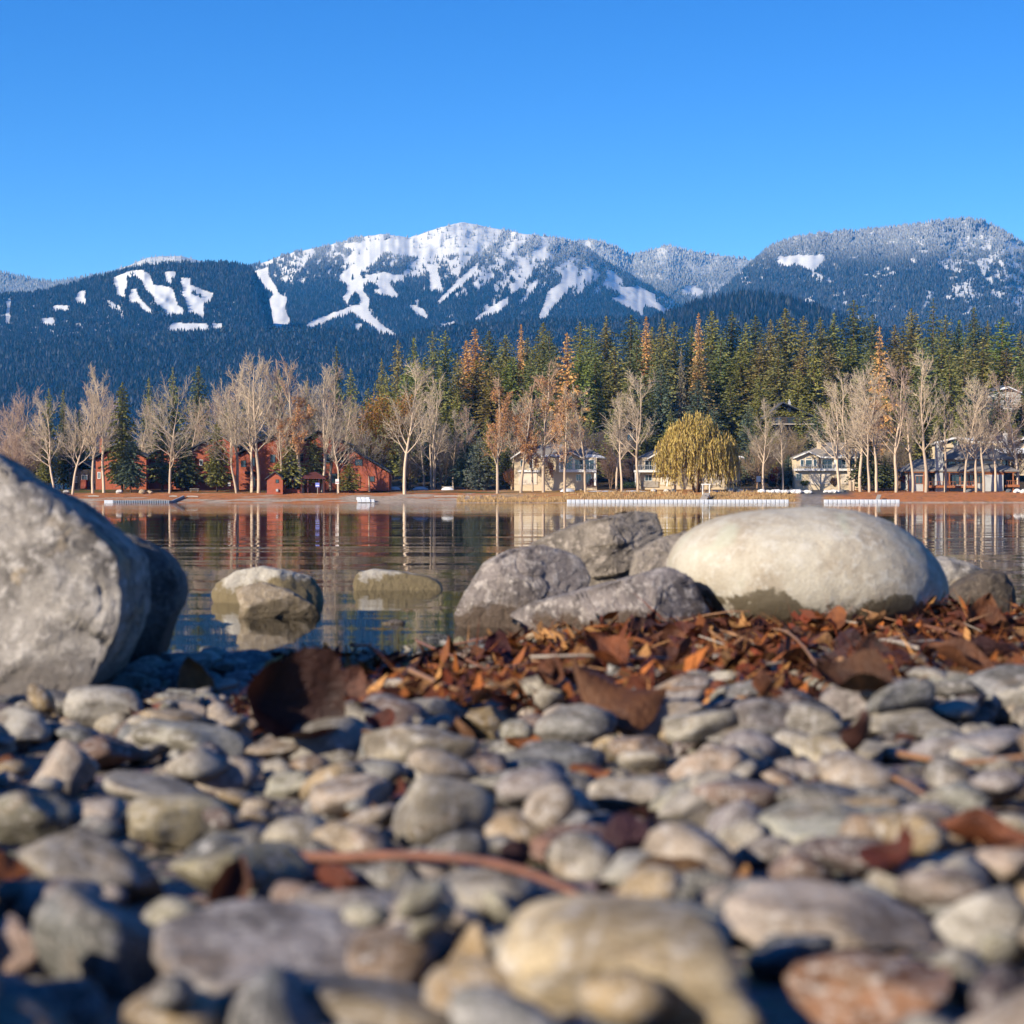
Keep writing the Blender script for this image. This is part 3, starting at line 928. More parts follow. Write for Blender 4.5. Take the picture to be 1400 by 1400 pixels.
# --- larches
larch = [(635, 465, 26, 1, 'rusty larch, shorter of the pair behind the leafless cottonwoods'), (650, 450, 30, 1, 'rusty larch, taller of the pair at the left of the hill'), (711, 443, 14, 1, 'very thin bare-topped rusty larch'),
         (776, 455, 42, 0, 'broad bright orange larch above the left cream house'), (882, 432, 20, 1, 'orange larch tip among the hilltop conifers above the leafless pair'), (955, 428, 16, 1, 'narrow orange larch above the willow'),
         (1202, 447, 34, 0, 'bright orange larch above the tall leafless trees at the right')]
for px, py, w, v, lb in larch:
    d = 560 if w > 33 else 622
    put_tree('larch', LARCH[v], px, py, d, w, lb, 'tree', 'orange larches on the wooded hill', ORANGE, barkcol=(1.6, 1.3, 1.1), wref=0.20 if v == 0 else 0.11)

# --- conifers of the left shore
for px, py, d, w, ms, cc, lb in [
        (66, 530, 500, 28, CON[1], GREEN, 'olive conifer behind the leaning leafless trees, second from the left edge'), (87, 533, 505, 22, CON[0], GREEN, 'narrow conifer between the leaning leafless trees at the left'),
        (167, 522, 478, 50, CON_LOW[1], GREEN, 'large bushy green spruce in front of the red house at the left'), (179, 596, 474, 32, CON_LOW[0], BGREEN, 'short bushy spruce by the shore right of the large spruce'),
        (203, 516, 515, 28, CON[0], GREEN, 'pointed conifer behind the large bushy spruce'), (238, 501, 520, 30, CON[1], GREEN, 'olive conifer behind the spreading leafless tree'), (270, 500, 515, 42, CON[3], DGREEN, 'dense dark conifer right of the spreading leafless tree'),
        (250, 598, 482, 40, CON_LOW[0], DGREEN, 'squat dark spruce in front of the red townhouses'), (297, 576, 478, 38, CON_LOW[1], YGREEN, 'green spruce in front of the red townhouse with pale window'), (315, 545, 500, 34, CON[1], GREEN, 'conifer behind the leafless trees over the red townhouse'),
        (460, 473, 540, 30, CON[0], DGREEN, 'tall dark conifer poking above the cottonwoods left of the red gable'), (480, 504, 535, 36, CON[5], GREEN, 'olive conifer left of the orange maple'), (395, 600, 472, 38, CON_LOW[0], YGREEN, 'small pine beside the red pump house'), (380, 505, 530, 40, CON[1], GREEN, 'conifer behind the tall cottonwoods in the middle left'),
        (478, 632, 472, 34, CON_LOW[1], YGREEN, 'low green pine beside the red gabled house'), (420, 520, 535, 40, CON[0], GREEN, 'conifer behind the orange-leaved cottonwood'), (340, 530, 530, 40, CON[5], GREEN, 'conifer rising behind the red townhouses'),
        (58, 630, 478, 20, CON_LOW[1], YGREEN, 'small bright green spruce beside the left boulder'), (110, 560, 505, 44, CON[3], DGREEN, 'shadowy conifer behind the pale forked cottonwoods'), (40, 580, 510, 40, CON[3], GREEN, 'low conifer at the left edge behind twiggy trees'),
        (222, 545, 486, 34, CON[6], GREEN, 'olive conifer in front of the red house with the dark porch'), (430, 590, 482, 34, CON[6], GREEN, 'olive conifer behind the pavilion roof'),
        (655, 597, 486, 32, BLUE, (0.125, 0.145, 0.115), 'blue-grey spruce with tiered boughs by the beach'), (637, 600, 500, 34, CON_LOW[0], BGREEN, 'shaded blue-green spruce behind the tiered blue spruce'), (620, 585, 520, 34, CON[3], BGREEN, 'blue-green conifer left of the blue spruce'), (693, 610, 492, 30, CON_LOW[0], DGREEN, 'dark spruce right of the tiered blue spruce'),
        (757, 630, 486, 18, CON_LOW[1], (0.12, 0.10, 0.03), 'small yellowing spruce in front of the left cream house'), (1078, 622, 488, 24, CON_LOW[0], BGREEN, 'small blue spruce left of the cream garage house'), (1056, 638, 492, 18, CON_LOW[1], BGREEN, 'smallest spruce beside the red shrub'),
        (1187, 600, 478, 40, CON_LOW[0], DGREEN, 'dark bushy pine hiding the end of the cream garage house'), (1210, 622, 478, 36, CON_LOW[1], DGREEN, 'dark bushy spruce left of the grey lodge')]:
    put_tree('conifer', ms, px, py, d, w, lb, 'tree', 'conifers along the far shore', cc, wref=0.35 if ms in CON_LOW or ms is BLUE else 0.24)

# --- leafless trees along the shore
bare = [(25, 545, 500, 4, PTWIG, 0, 'twiggy pinkish leafless tree at the left edge'), (5, 560, 495, 4, PTWIG, 0, 'dense twiggy leafless tree cut by the left edge'), (62, 548, 468, 1, TWIG, -0.10, 'leafless tree leaning left beside the big boulder'), (84, 545, 468, 0, TWIG, -0.12, 'leafless tree leaning left, second along the left shore'),
        (118, 520, 470, 0, TWIG, -0.06, 'pale forked cottonwood left of the large bushy spruce'), (150, 503, 474, 2, TWIG, 0.05, 'tall pale cottonwood just left of the large bushy spruce'), (232, 533, 470, 4, GTWIG, 0.0, 'wide spreading leafless tree beside the floating dock'),
        (308, 545, 471, 1, GTWIG, -0.12, 'leafless tree leaning left in front of the red townhouse'), (325, 498, 482, 2, TWIG, 0, 'tall leafless cottonwood left of the tallest pair'), (345, 490, 476, 3, TWIG, 0, 'twin-stemmed cottonwood over the red townhouse'), (357, 488, 472, 2, TWIG, 0.02, 'tallest straight cottonwood of the left shore'),
        (378, 560, 470, 1, GTWIG, -0.03, 'short leafless tree left of the red pump house'), (400, 495, 480, 0, PTWIG, 0, 'cottonwood behind the red pump house'), (435, 497, 474, 3, GTWIG, -0.02, 'grey twin-stemmed cottonwood right of the red pavilion'), (452, 505, 482, 2, PTWIG, 0, 'cottonwood behind the grey twin-stemmed one'), (472, 575, 471, 1, GTWIG, 0.09, 'small leafless tree leaning right at the white sign'),
        (548, 492, 468, 0, TWIG, -0.03, 'large pale cottonwood standing alone right of the red gable'), (597, 512, 495, 6, TWIG, 0.03, 'many-stemmed pale leafless tree right of the lone cottonwood'), (803, 528, 472, 0, GTWIG, 0.02, 'leafless tree in front of the balcony of the left cream house'),
        (843, 540, 480, 2, TWIG, 0, 'slim pale leafless tree left of the forked cottonwood'), (850, 550, 470, 5, TWIG, 0, 'slim straight leafless tree beside the slim pale one'), (875, 515, 470, 1, TWIG, 0.02, 'stout forked cottonwood left of the willow'), (1044, 545, 470, 0, GTWIG, 0, 'leafless tree right of the willow'), (1072, 570, 474, 5, GTWIG, 0.02, 'slim leafless tree beside the white rock pile'),
        (1140, 525, 470, 1, TWIG, -0.05, 'leafless tree curving over the cream garage house'), (1160, 505, 478, 6, TWIG, -0.03, 'many-stemmed leafless clump left of the tall trees'), (1176, 500, 474, 2, TWIG, 0, 'tall leafless tree in the clump at the right, left member'), (1190, 512, 468, 3, TWIG, 0, 'twin-stemmed leafless tree beside the short dock'),
        (1203, 508, 468, 0, TWIG, 0.03, 'leafless tree behind the end of the short dock'), (1232, 500, 468, 1, PTWIG, 0.04, 'wide-crowned leafless tree left of the grey lodge'), (1248, 520, 470, 5, TWIG, 0, 'slim leafless tree by the lodge left roof'), (1268, 483, 467, 2, TWIG, 0.01, 'tallest pale leafless tree in front of the grey lodge'),
        (1295, 525, 472, 5, TWIG, 0.02, 'slim leafless tree by the lodge chimney'), (1316, 528, 470, 0, TWIG, -0.02, 'leafless tree in front of the lodge windows'), (1330, 520, 471, 1, TWIG, -0.03, 'leafless tree leaning left in front of the lodge'), (1345, 528, 470, 5, TWIG, 0, 'slim leafless tree at the lodge right wall'), (1365, 540, 475, 0, PTWIG, 0.03, 'leafless tree at the right end of the lodge'),
        (1395, 525, 478, 4, PTWIG, 0.02, 'spreading leafless tree at the right edge'), (1440, 520, 478, 0, TWIG, 0, 'leafless tree beyond the lodge'), (580, 560, 500, 4, GTWIG, 0.0, 'low spreading grey leafless tree behind the lone cottonwood'), (505, 590, 478, 4, GTWIG, 0.0, 'low twiggy leafless tree over the red gable')]
lbs = 0
for px, py, d, v in [(15, 575, 505, 1), (50, 565, 508, 0), (102, 560, 500, 1), (130, 540, 505, 4), (190, 560, 500, 0), (214, 555, 506, 3), (258, 545, 503, 0), (286, 545, 500, 4), (318, 520, 505, 0), (338, 530, 508, 3), (372, 515, 500, 4), (392, 530, 506, 0), (425, 520, 505, 3), (446, 540, 508, 4), (466, 545, 500, 0), (488, 560, 498, 3), (620, 560, 505, 0), (640, 555, 500, 3), (700, 545, 500, 0), (722, 550, 505, 4), (755, 560, 503, 0), (790, 575, 505, 3)]:
    bare.append((px, py, d, v, PTWIG if lbs % 2 else GTWIG, 0.0, '%s leafless tree from the left in the hazy brown row behind the shore trees' % ORD[lbs])); lbs += 1
for px, py, d, v, cc, ln, lb in bare:
    r0 = random.Random(px)
    # the tip leans: the base stands where the trunk meets the ground
    H = (HORIZON - py) / FPX * d
    put_tree('leafless_tree', BARE[v], px - math.tan(ln) * H * FPX / d * 0.9, py, d, 0, lb, 'tree', 'leafless trees along the far shore', cc, barkcol=(r0.uniform(0.9, 1.25),) * 3, lean=ln)
for px, py, d, v, lb in [(680, 513, 470, 0, 'cottonwood with orange leaves left of the cream house'), (743, 498, 474, 2, 'tall cottonwood with thin orange leaves before the cream house'), (712, 520, 472, 1, 'slender tree full of rusty leaves before the left cream house'), (413, 488, 472, 1, 'cottonwood with a low skirt of orange leaves by the red pavilion'),
                         (772, 530, 471, 2, 'slim tree with thin orange leaves under the broad larch'), (728, 560, 478, 1, 'short tree of rusty leaves close to the cream house wall'), (1392, 590, 482, 1, 'small rusty-leaved tree at the right edge')]:
    put_tree('autumn_tree', LEAFY_TREE[v], px, py, d, 0, lb, 'tree', 'autumn cottonwoods along the far shore', (0.40, 0.27, 0.18))

# --- thickets of leafless brush behind the houses
for i, (px, py, d, v, cc, lb) in enumerate([(835, 612, 505, 0, (0.16, 0.10, 0.08), 'reddish leafless thicket between the left and middle cream houses'), (865, 622, 500, 1, (0.13, 0.085, 0.07), 'dark leafless thicket by the middle cream house'), (1035, 600, 515, 0, (0.26, 0.19, 0.12), 'tan leafless thicket right of the willow'), (1062, 598, 520, 1, (0.26, 0.19, 0.12), 'tan leafless thicket behind the red shrub'),
                                            (1085, 590, 530, 0, (0.24, 0.18, 0.11), 'tan thicket above the cream garage house roof'), (1130, 596, 535, 1, (0.2, 0.15, 0.1), 'brown thicket behind the cream garage house chimney'), (1200, 590, 500, 0, (0.28, 0.22, 0.15), 'pale thicket behind the tall leafless clump'), (1230, 600, 505, 1, (0.25, 0.19, 0.13), 'pale thicket left of the lodge roof'),
                                            (1385, 585, 490, 0, (0.30, 0.2, 0.13), 'tan thicket at the right end of the lodge'), (30, 590, 490, 1, PTWIG, 'pinkish leafless thicket at the left edge'), (8, 600, 488, 0, PTWIG, 'leafless thicket right behind the left boulder'), (560, 615, 500, 1, (0.2, 0.15, 0.11), 'grey thicket behind the lone cottonwood'), (605, 600, 505, 0, (0.2, 0.16, 0.12), 'grey-brown thicket left of the blue spruce'),
                                            (790, 590, 520, 1, (0.17, 0.11, 0.08), 'brown thicket above the left cream house roof'), (715, 600, 520, 0, (0.17, 0.12, 0.08), 'brown thicket behind the left cream house chimney'), (700, 640, 484, 1, (0.28, 0.12, 0.06), 'rusty thicket at the left wall of the cream house'), (440, 570, 500, 0, GTWIG, 'grey thicket over the red pavilion'), (400, 570, 505, 1, PTWIG, 'brown thicket over the red pump house')]):
    put_tree('thicket', THICK[v], px, py, d, 0, lb, 'shrub', 'leafless thickets on the far shore', cc, barkcol=(0.6, 0.5, 0.45))


# --- the willow, the maple and the red shrubs
def willow():
    rnd = random.Random(77)
    d = 468.0
    X = (952 - 700) / FPX * d; zb = float(shore_z(X, d))
    root = empty('willow', (X, d, zb)); root.scale = (0.95, 1, 1.12)
    tag(root, 'golden weeping willow at the water edge by the gangway', 'tree')
    tr = MB()
    for k in range(6):
        a = rnd.uniform(0, 6.28); r = rnd.uniform(0.1, 0.35) * 2
        tip = Vector((math.cos(a) * rnd.uniform(2, 5), math.sin(a) * rnd.uniform(1, 3), rnd.uniform(8, 13)))
        p0 = Vector((math.cos(a) * 0.5, math.sin(a) * 0.5, -0.3)); m = p0.lerp(tip, 0.45) + Vector((0, 0, 1))
        tr.tube([p0, p0.lerp(m, 0.5), m, tip], [0.32, 0.26, 0.2, 0.06], 7)
    tr.build('trunk', M_DARKBARK, root, smooth=True).color = (0.9, 0.8, 0.7, 1)
    C = Cards()
    lobes = [(0, 0, 12.2, 5.2, 5.8), (-4.8, 0, 8.4, 4.2, 5.5), (5.0, 0.3, 8.8, 4.4, 6.0), (-1.5, -2.5, 9.5, 4.8, 6.5), (2.8, -2.4, 8.8, 4.6, 6.2), (1.5, 2.5, 11.0, 4.5, 6), (-3.0, 1.5, 11.4, 4.0, 5.4), (-6.3, -1.0, 6.4, 2.6, 4.0), (6.4, -0.6, 6.8, 2.8, 4.6)]
    for lx, ly, lz, lr, hang in lobes:
        for k in range(330):
            u = rvec(rnd); u.z = abs(u.z)
            p = Vector((lx * 1.12 + u.x * lr * 1.1, ly + u.y * lr, lz + u.z * lr * 0.92)) - u * rnd.uniform(0, 1.6)
            ln = hang * rnd.uniform(0.5, 1.7) * (0.5 + 0.5 * (1 - u.z))
            n = max(3, int(ln / 0.55)); q = p.copy(); sw = Vector((rnd.uniform(-.1, .1), rnd.uniform(-.1, .1), 0))
            g = rnd.uniform(0.65, 1.25); gr = rnd.uniform(0, 1)
            for i in range(n):
                if q.z < 0.9 + 0.5 * math.sin(q.x * 2): break
                t = rnd.uniform(0.85, 1.15) * g
                uu = (Vector((0, 0, -1)) + rvec(rnd) * 0.45).normalized() * 0.75
                w = uu.cross(rvec(rnd)).normalized() * rnd.uniform(0.16, 0.34)
                C.quad(q, uu, w, (t, t * (1.0 + 0.14 * gr), t * 0.9))
                q = q + Vector((0, 0, -0.5)) + sw + (u * 0.08 if i < 2 else Vector((0, 0, 0))) + rvec(rnd) * 0.05
    link('crown', C.mesh('willow_crown', M_LEAF), root).color = (0.42, 0.285, 0.10, 1)


willow()


def leaf_ball(name, label, cat, px, py, d, rad, lobes, n, col, leaf, seed, stem=True, group=None):
    rnd = random.Random(seed)
    c = P(px, py, d)
    zb = float(shore_z(c.x, d))
    root = empty(name, (c.x, d, zb)); tag(root, label, cat, group)
    C = Cards()
    for k in range(lobes):
        u = rvec(rnd); lc = Vector((u.x * rad[0] * 0.6, u.y * rad[1] * 0.6, c.z - zb + u.z * rad[2] * 0.6)); lr = rnd.uniform(0.3, 0.55)
        g0 = rnd.uniform(0.75, 1.2)
        for j in range(n // lobes):
            v = rvec(rnd) * rnd.uniform(0.5, 1.0)
            p = lc + Vector((v.x * rad[0] * lr, v.y * rad[1] * lr, v.z * rad[2] * lr))
            if p.z < 0.1: continue
            uu = rvec(rnd) * leaf * rnd.uniform(0.7, 1.3); g = g0 * rnd.uniform(0.7, 1.25)
            C.quad(p, uu, uu.cross(rvec(rnd)).normalized() * leaf * 0.7, (g, g * rnd.uniform(0.85, 1.2), g))
    if stem:
        mb = MB()
        for k in range(4):
            a = rnd.uniform(0, 6.28)
            mb.tube([(0.1 * k, 0, -0.2), (math.cos(a) * rad[0] * 0.2, math.sin(a) * rad[1] * 0.2, (c.z - zb) * 0.5), (math.cos(a) * rad[0] * 0.5, math.sin(a) * rad[1] * 0.5, c.z - zb + rad[2] * 0.3)], [rad[0] * 0.035, rad[0] * 0.025, rad[0] * 0.008], 6)
        mb.build('trunk', M_DARKBARK, root).color = (1, 1, 1, 1)
    link('crown', C.mesh(name + '_crown', M_LEAF), root).color = (*col, 1)
    return root


leaf_ball('maple', 'rounded orange and olive maple behind the red gabled house', 'tree', 518, 596, 500, (6.5, 5, 11), 34, 5200, (0.30, 0.145, 0.03), 0.42, 5)
leaf_ball('maple', 'smaller orange maple right of the rounded one, behind the lone cottonwood', 'tree', 556, 578, 508, (4.5, 4, 8), 20, 2200, (0.32, 0.15, 0.035), 0.42, 6)
for i, (px, py, d, rx, rz_, cc, lb) in enumerate([(1060, 650, 488, 1.9, 1.9, (0.24, 0.03, 0.02), 'bright red shrub between the small spruces'), (1030, 652, 492, 2.6, 1.8, (0.09, 0.022, 0.02), 'dark red shrub right of the willow'), (1070, 661, 484, 2.0, 1.0, (0.04, 0.05, 0.02), 'low dark green shrub below the bright red one'), (808, 660, 482, 1.6, 1.5, (0.13, 0.035, 0.025), 'dark red shrub under the balcony of the left cream house'), (785, 659, 484, 0.9, 1.3, (0.12, 0.05, 0.03), 'small brown shrub at the garage of the left cream house'),
                                                  (1100, 660, 482, 1.2, 0.7, (0.10, 0.12, 0.03), 'low green shrub at the garage wall'), (1139, 659, 482, 1.0, 1.2, (0.14, 0.08, 0.05), 'brown shrub right of the garage door'), (858, 663, 480, 3.5, 0.7, (0.06, 0.09, 0.03), 'low green hedge in front of the thickets'), (1015, 661, 482, 4.0, 0.8, (0.03, 0.04, 0.02), 'low dark hedge right of the willow trunk'),
                                                  (750, 640, 480, 1.5, 3.4, (0.28, 0.10, 0.04), 'upright rusty shrub covering the left cream house corner'), (1235, 655, 480, 1.3, 0.9, (0.16, 0.03, 0.025), 'small red shrub left of the lodge')]):
    leaf_ball('shrub', lb, 'shrub', px, py, d, (rx, rx * 0.7, rz_), 10, 900, cc, 0.22, 40 + i, False, 'garden shrubs on the far shore')
# ------------------------------------------------------------------ buildings across the lake
RED = plain('red_stained_boards', (0.36, 0.095, 0.045), (0.28, 0.072, 0.034), 1.2, 0.8)
DRED = plain('dark_red_timber', (0.10, 0.025, 0.018), (0.07, 0.018, 0.012), 1.5)
CREAM = plain('cream_stucco', (0.62, 0.50, 0.33), (0.56, 0.45, 0.30), 0.6, 0.9)
TRIM = plain('white_trim', (0.78, 0.76, 0.72), (0.70, 0.68, 0.64), 2)
GARAGE = plain('garage_door_paint', (0.70, 0.60, 0.47), (0.66, 0.57, 0.45), 1)
SHING = plain('grey_shingles', (0.26, 0.235, 0.205), (0.17, 0.155, 0.14), 2.5, 0.9)
DSHING = plain('dark_shingles', (0.07, 0.075, 0.085), (0.045, 0.047, 0.052), 2.5, 0.9)
GREY = plain('grey_siding', (0.48, 0.48, 0.45), (0.40, 0.40, 0.38), 1)
TIMBER = plain('orange_timber', (0.36, 0.13, 0.045), (0.26, 0.09, 0.035), 1.5)
DTIMB = plain('dark_timber', (0.055, 0.042, 0.035), (0.035, 0.028, 0.024), 1.5)
SNOWM = plain('lying_snow', (0.84, 0.86, 0.90), (0.78, 0.81, 0.87), 2, 0.6)
FLOAT = plain('white_plastic_float', (0.60, 0.62, 0.65), (0.50, 0.53, 0.57), 1.5, 0.5)
FLOATG = plain('grey_plastic_float', (0.24, 0.27, 0.32), (0.17, 0.20, 0.24), 1.5, 0.5)
WOODG = plain('weathered_boards', (0.42, 0.37, 0.31), (0.31, 0.27, 0.22), 4, 0.85)
METAL = plain('grey_metal', (0.40, 0.41, 0.42), (0.34, 0.35, 0.36), 3, 0.5)
m, N, L, b = nodes_mat('window_glass')
b.inputs['Base Color'].default_value = (0.02, 0.035, 0.045, 1); b.inputs['Roughness'].default_value = 0.06; b.inputs['Specular IOR Level'].default_value = 0.6
GLASS = m


class Bld:
    def __init__(s, name, label, px0, pybase, d, cat='house', group=None):
        s.d, s.px0, s.pb, s.k = d, px0, pybase, d / FPX
        s.root = empty(name, P(px0, pybase, d)); tag(s.root, label, cat, group)

    def X(s, px): return (px - s.px0) * s.k
    def Z(s, py): return (s.pb - py) * s.k

    def box(s, name, x0, x1, yt, yb, y0, y1, mat, parent=None):
        return MB().box(s.X(x0), s.X(x1), y0, y1, s.Z(yb), s.Z(yt)).build(name, mat, parent or s.root)

    def shape(s, name, pts, y0, y1, mat, parent=None):
        return MB().prism([(s.X(a), s.Z(c)) for a, c in pts], y0, y1).build(name, mat, parent or s.root)

    def window(s, x0, x1, yt, yb, y=0.0, arch=False, mat=None, mull=1, name='window'):
        X0, X1, Z0, Z1 = s.X(x0), s.X(x1), s.Z(yb), s.Z(yt); t = 0.11
        fr = MB()
        if arch:
            c = (X0 + X1) / 2; r = (X1 - X0) / 2
            out = [(c + r * math.cos(a), Z1 - r + r * math.sin(a)) for a in np.linspace(0, math.pi, 9)]
            pts = [(X0, Z0)] + [(X1, Z0)] + out
            for i in range(len(pts)):
                (ax, az), (bx_, bz) = pts[i], pts[(i + 1) % len(pts)]
                fr.tube([(ax, y - 0.03, az), (bx_, y - 0.03, bz)], t * 0.6, 4)
            w = fr.build(name, mat or TRIM, s.root)
            MB().prism(pts, y - 0.04, y + 0.02).build('pane', GLASS, w)
            return w
        fr.box(X0 - t, X0, y - 0.08, y + 0.02, Z0 - t, Z1 + t).box(X1, X1 + t, y - 0.08, y + 0.02, Z0 - t, Z1 + t)
        fr.box(X0, X1, y - 0.08, y + 0.02, Z0 - t, Z0).box(X0, X1, y - 0.08, y + 0.02, Z1, Z1 + t)
        for i in range(1, mull + 1):
            c = X0 + (X1 - X0) * i / (mull + 1)
            fr.box(c - 0.04, c + 0.04, y - 0.07, y + 0.02, Z0, Z1)
        w = fr.build(name, mat or TRIM, s.root)
        MB().box(X0, X1, y - 0.04, y + 0.015, Z0, Z1).build('pane', GLASS, w)
        return w

    def roof(s, pts, y0, y1, mat, th=0.28, name='roof'):
        """roof slab following the eaves-ridge-eaves line pts, pulled along y"""
        q = [(s.X(a), s.Z(c)) for a, c in pts]
        return MB().prism(q[::-1] + [(a, c + th) for a, c in q] if False else [(a, c) for a, c in q] + [(a, c + th) for a, c in q[::-1]], y0, y1).build(name, mat, s.root)

    def hip(s, x0, x1, ye, xr0, xr1, yr, y0, y1, mat, name='roof', parent=None):
        ze, zr = s.Z(ye), s.Z(yr); ym = (y0 + y1) / 2
        v = [(s.X(x0), y0, ze), (s.X(x1), y0, ze), (s.X(x1), y1, ze), (s.X(x0), y1, ze), (s.X(xr0), ym, zr), (s.X(xr1), ym, zr)]
        v += [(a, c, e - 0.22) for a, c, e in v[:4]]
        f = [(0, 1, 5, 4), (1, 2, 5), (2, 3, 4, 5), (3, 0, 4), (6, 7, 1, 0), (7, 8, 2, 1), (8, 9, 3, 2), (9, 6, 0, 3), (9, 8, 7, 6)]
        return MB().poly(v, f).build(name, mat, parent or s.root)

    def chimney(s, x0, x1, yt, yb, y0, mat, cap=True):
        c = s.box('chimney', x0, x1, yt, yb, y0, y0 + 1.0, mat)
        if cap:
            mx = (s.X(x0) + s.X(x1)) / 2
            MB().tube([(mx, y0 + 0.5, s.Z(yt)), (mx, y0 + 0.5, s.Z(yt) + 0.6)], 0.16, 8).build('flue', METAL, c)
        return c

    def rail(s, x0, x1, yt, yb, y, mat, n, name='railing'):
        m = MB(); X0, X1, Z0, Z1 = s.X(x0), s.X(x1), s.Z(yb), s.Z(yt)
        m.box(X0, X1, y - 0.05, y + 0.05, Z1 - 0.1, Z1).box(X0, X1, y - 0.03, y + 0.03, Z0, Z0 + 0.08)
        r = m.build(name, mat, s.root)
        for i in range(n + 1):
            c = X0 + (X1 - X0) * i / n
            MB().box(c - 0.035, c + 0.035, y - 0.035, y + 0.035, Z0 + 0.08, Z1 - 0.1).build('baluster', mat, r)
        return r


# --- cream garage house
h = Bld('cream_house', 'cream house with arched window and wide garage door at the asphalt drive', 1087, 664, 482)
h.box('wall', 1087, 1182, 625.5, 677, 0, 10, CREAM)
h.shape('gable_wall', [(1087.5, 626), (1120, 626), (1105, 618.5)], -0.55, 2, CREAM)
h.box('bay_wall', 1088, 1119, 625.9, 645.0, -0.5, -0.02, CREAM)
h.box('deck_fascia', 1085, 1183, 641, 643.8, -1.3, -0.04, TRIM)
h.rail(1085, 1156, 635.5, 641, -1.2, METAL, 24)
h.box('garage_door', 1106, 1135.5, 646.5, 662, -0.12, 0.0, GARAGE)
for k in range(1, 4): h.box('door_panel_line', 1106.4, 1135.1, 646.5 + k * 3.9 - 0.15, 646.5 + k * 3.9 + 0.15, -0.14, -0.11, CREAM)
h.box('garage_door', 1150, 1178, 646.5, 662, -0.12, 0.0, GARAGE)
h.window(1088.5, 1096, 648, 656, 0)
h.window(1094.2, 1098.2, 629, 637.2, -0.5, mull=0); h.window(1101.2, 1109.6, 629, 637.2, -0.5, mull=0); h.window(1111.9, 1115.7, 629, 637.2, -0.5, mull=0)
h.window(1101.4, 1109.4, 623, 627.6, -0.5, arch=True)
h.window(1124, 1137.6, 628.5, 640.3, 0, name='sliding_door'); h.window(1144.5, 1156, 628.5, 640.3, 0, name='sliding_door'); h.window(1160, 1170, 629, 638, 0)
h.box('pillar', 1139.5, 1143, 626, 641, -1.25, -0.3, TRIM); h.box('pillar', 1157.5, 1159.5, 626, 641, -1.25, -0.3, TRIM)
h.roof([(1083.5, 626.6), (1105, 617.6), (1121, 625.4)], -1.2, 4, SHING)
h.shape('bargeboard', [(1083.5, 627.6), (1083.5, 625.8), (1105, 616.6), (1121.5, 624.6), (1121.5, 626.2), (1105, 618.6)], -1.35, -1.22, TRIM)
h.hip(1092, 1186, 625.2, 1135, 1160, 604, 0.6, 11, SHING)
h.box('fascia', 1121, 1186, 624.4, 626.6, -1.45, -1.1, TRIM); h.box('roof_overhang', 1121.2, 1186, 624.2, 625.2, -1.1, 0.7, SHING)
h.chimney(1120.6, 1125.6, 603.5, 614, 3.5, CREAM)
h.shape('roof_snow', [(1149, 624.0), (1158, 624.0), (1156, 621), (1151, 620.8)], -0.9, 0.5, SNOWM)

# --- left cream house
h = Bld('cream_house', 'cream house with hipped grey roof and balcony behind orange-leaved trees', 706, 664, 482)
h.box('wall', 703, 816, 625.5, 677, 0, 10, CREAM)
h.shape('gable_wall', [(702, 626), (724, 626), (712, 618.6)], -0.5, 2, CREAM)
h.roof([(698, 627), (712, 617.4), (725.5, 626)], -1.1, 4, SHING)
h.shape('bargeboard', [(698, 628), (698, 626.2), (712, 616.6), (726, 625.4), (726, 627.2), (712, 618.6)], -1.25, -1.12, TRIM)
h.hip(702, 800, 625.3, 742, 768, 606, 0.4, 11, SHING)
h.hip(770, 830, 626.2, 790, 806, 612.5, 1.0, 9, SHING)
h.shape('roof_snow', [(713, 623.5), (727, 623.5), (726, 620.5), (718, 620)], 0.6, 1.4, SNOWM); h.shape('roof_snow', [(738, 624.4), (770, 624.4), (767, 621), (745, 621.4)], 0.2, 1.2, SNOWM); h.shape('roof_snow', [(798, 625), (828, 625.8), (822, 622.5), (802, 620.5)], 0.8, 1.8, SNOWM)
h.roof([(765, 627), (779, 617.6), (797, 627)], -1.6, 4, SHING)
h.shape('bargeboard', [(764.5, 628), (764.5, 626.4), (779, 616.8), (797.5, 626.4), (797.5, 628), (779, 618.8)], -1.75, -1.62, TRIM)
h.shape('gable_wall', [(768, 627), (794, 627), (779.2, 619.2)], -0.5, 2, CREAM)
h.window(775, 783, 622, 627.4, -0.5, arch=True)
h.box('deck_fascia', 708, 738, 642.5, 645.5, -0.6, -0.04, TRIM); h.box('balcony_floor', 764, 815, 642.2, 645.8, -2.0, -0.04, TRIM)
h.rail(764, 814, 635.5, 642.2, -1.9, METAL, 16)
for c in (765, 784, 798, 813): h.box('balcony_post', c - 0.8, c + 0.8, 627, 642.2, -1.85, -1.6, TRIM)
h.window(712, 715.6, 629, 637.5, 0, mull=0); h.window(724, 728, 629, 640, 0, mull=0); h.window(770, 782, 628, 641.6, 0, name='sliding_door'); h.window(786, 797, 629, 641.6, 0, name='sliding_door'); h.window(800, 812, 629, 641.6, 0, name='sliding_door')
h.window(788, 794, 649, 657, 0); h.window(800, 808, 648, 662, 0, name='sliding_door')
h.box('garage_door', 709, 734, 647, 662.5, -0.12, 0, GARAGE); h.box('pillar', 812, 814.5, 646, 664, -1.7, -1.2, TRIM)
h.chimney(725.5, 730.5, 605.5, 615, 3, CREAM); h.chimney(774.5, 779.5, 606, 615, 3, CREAM)

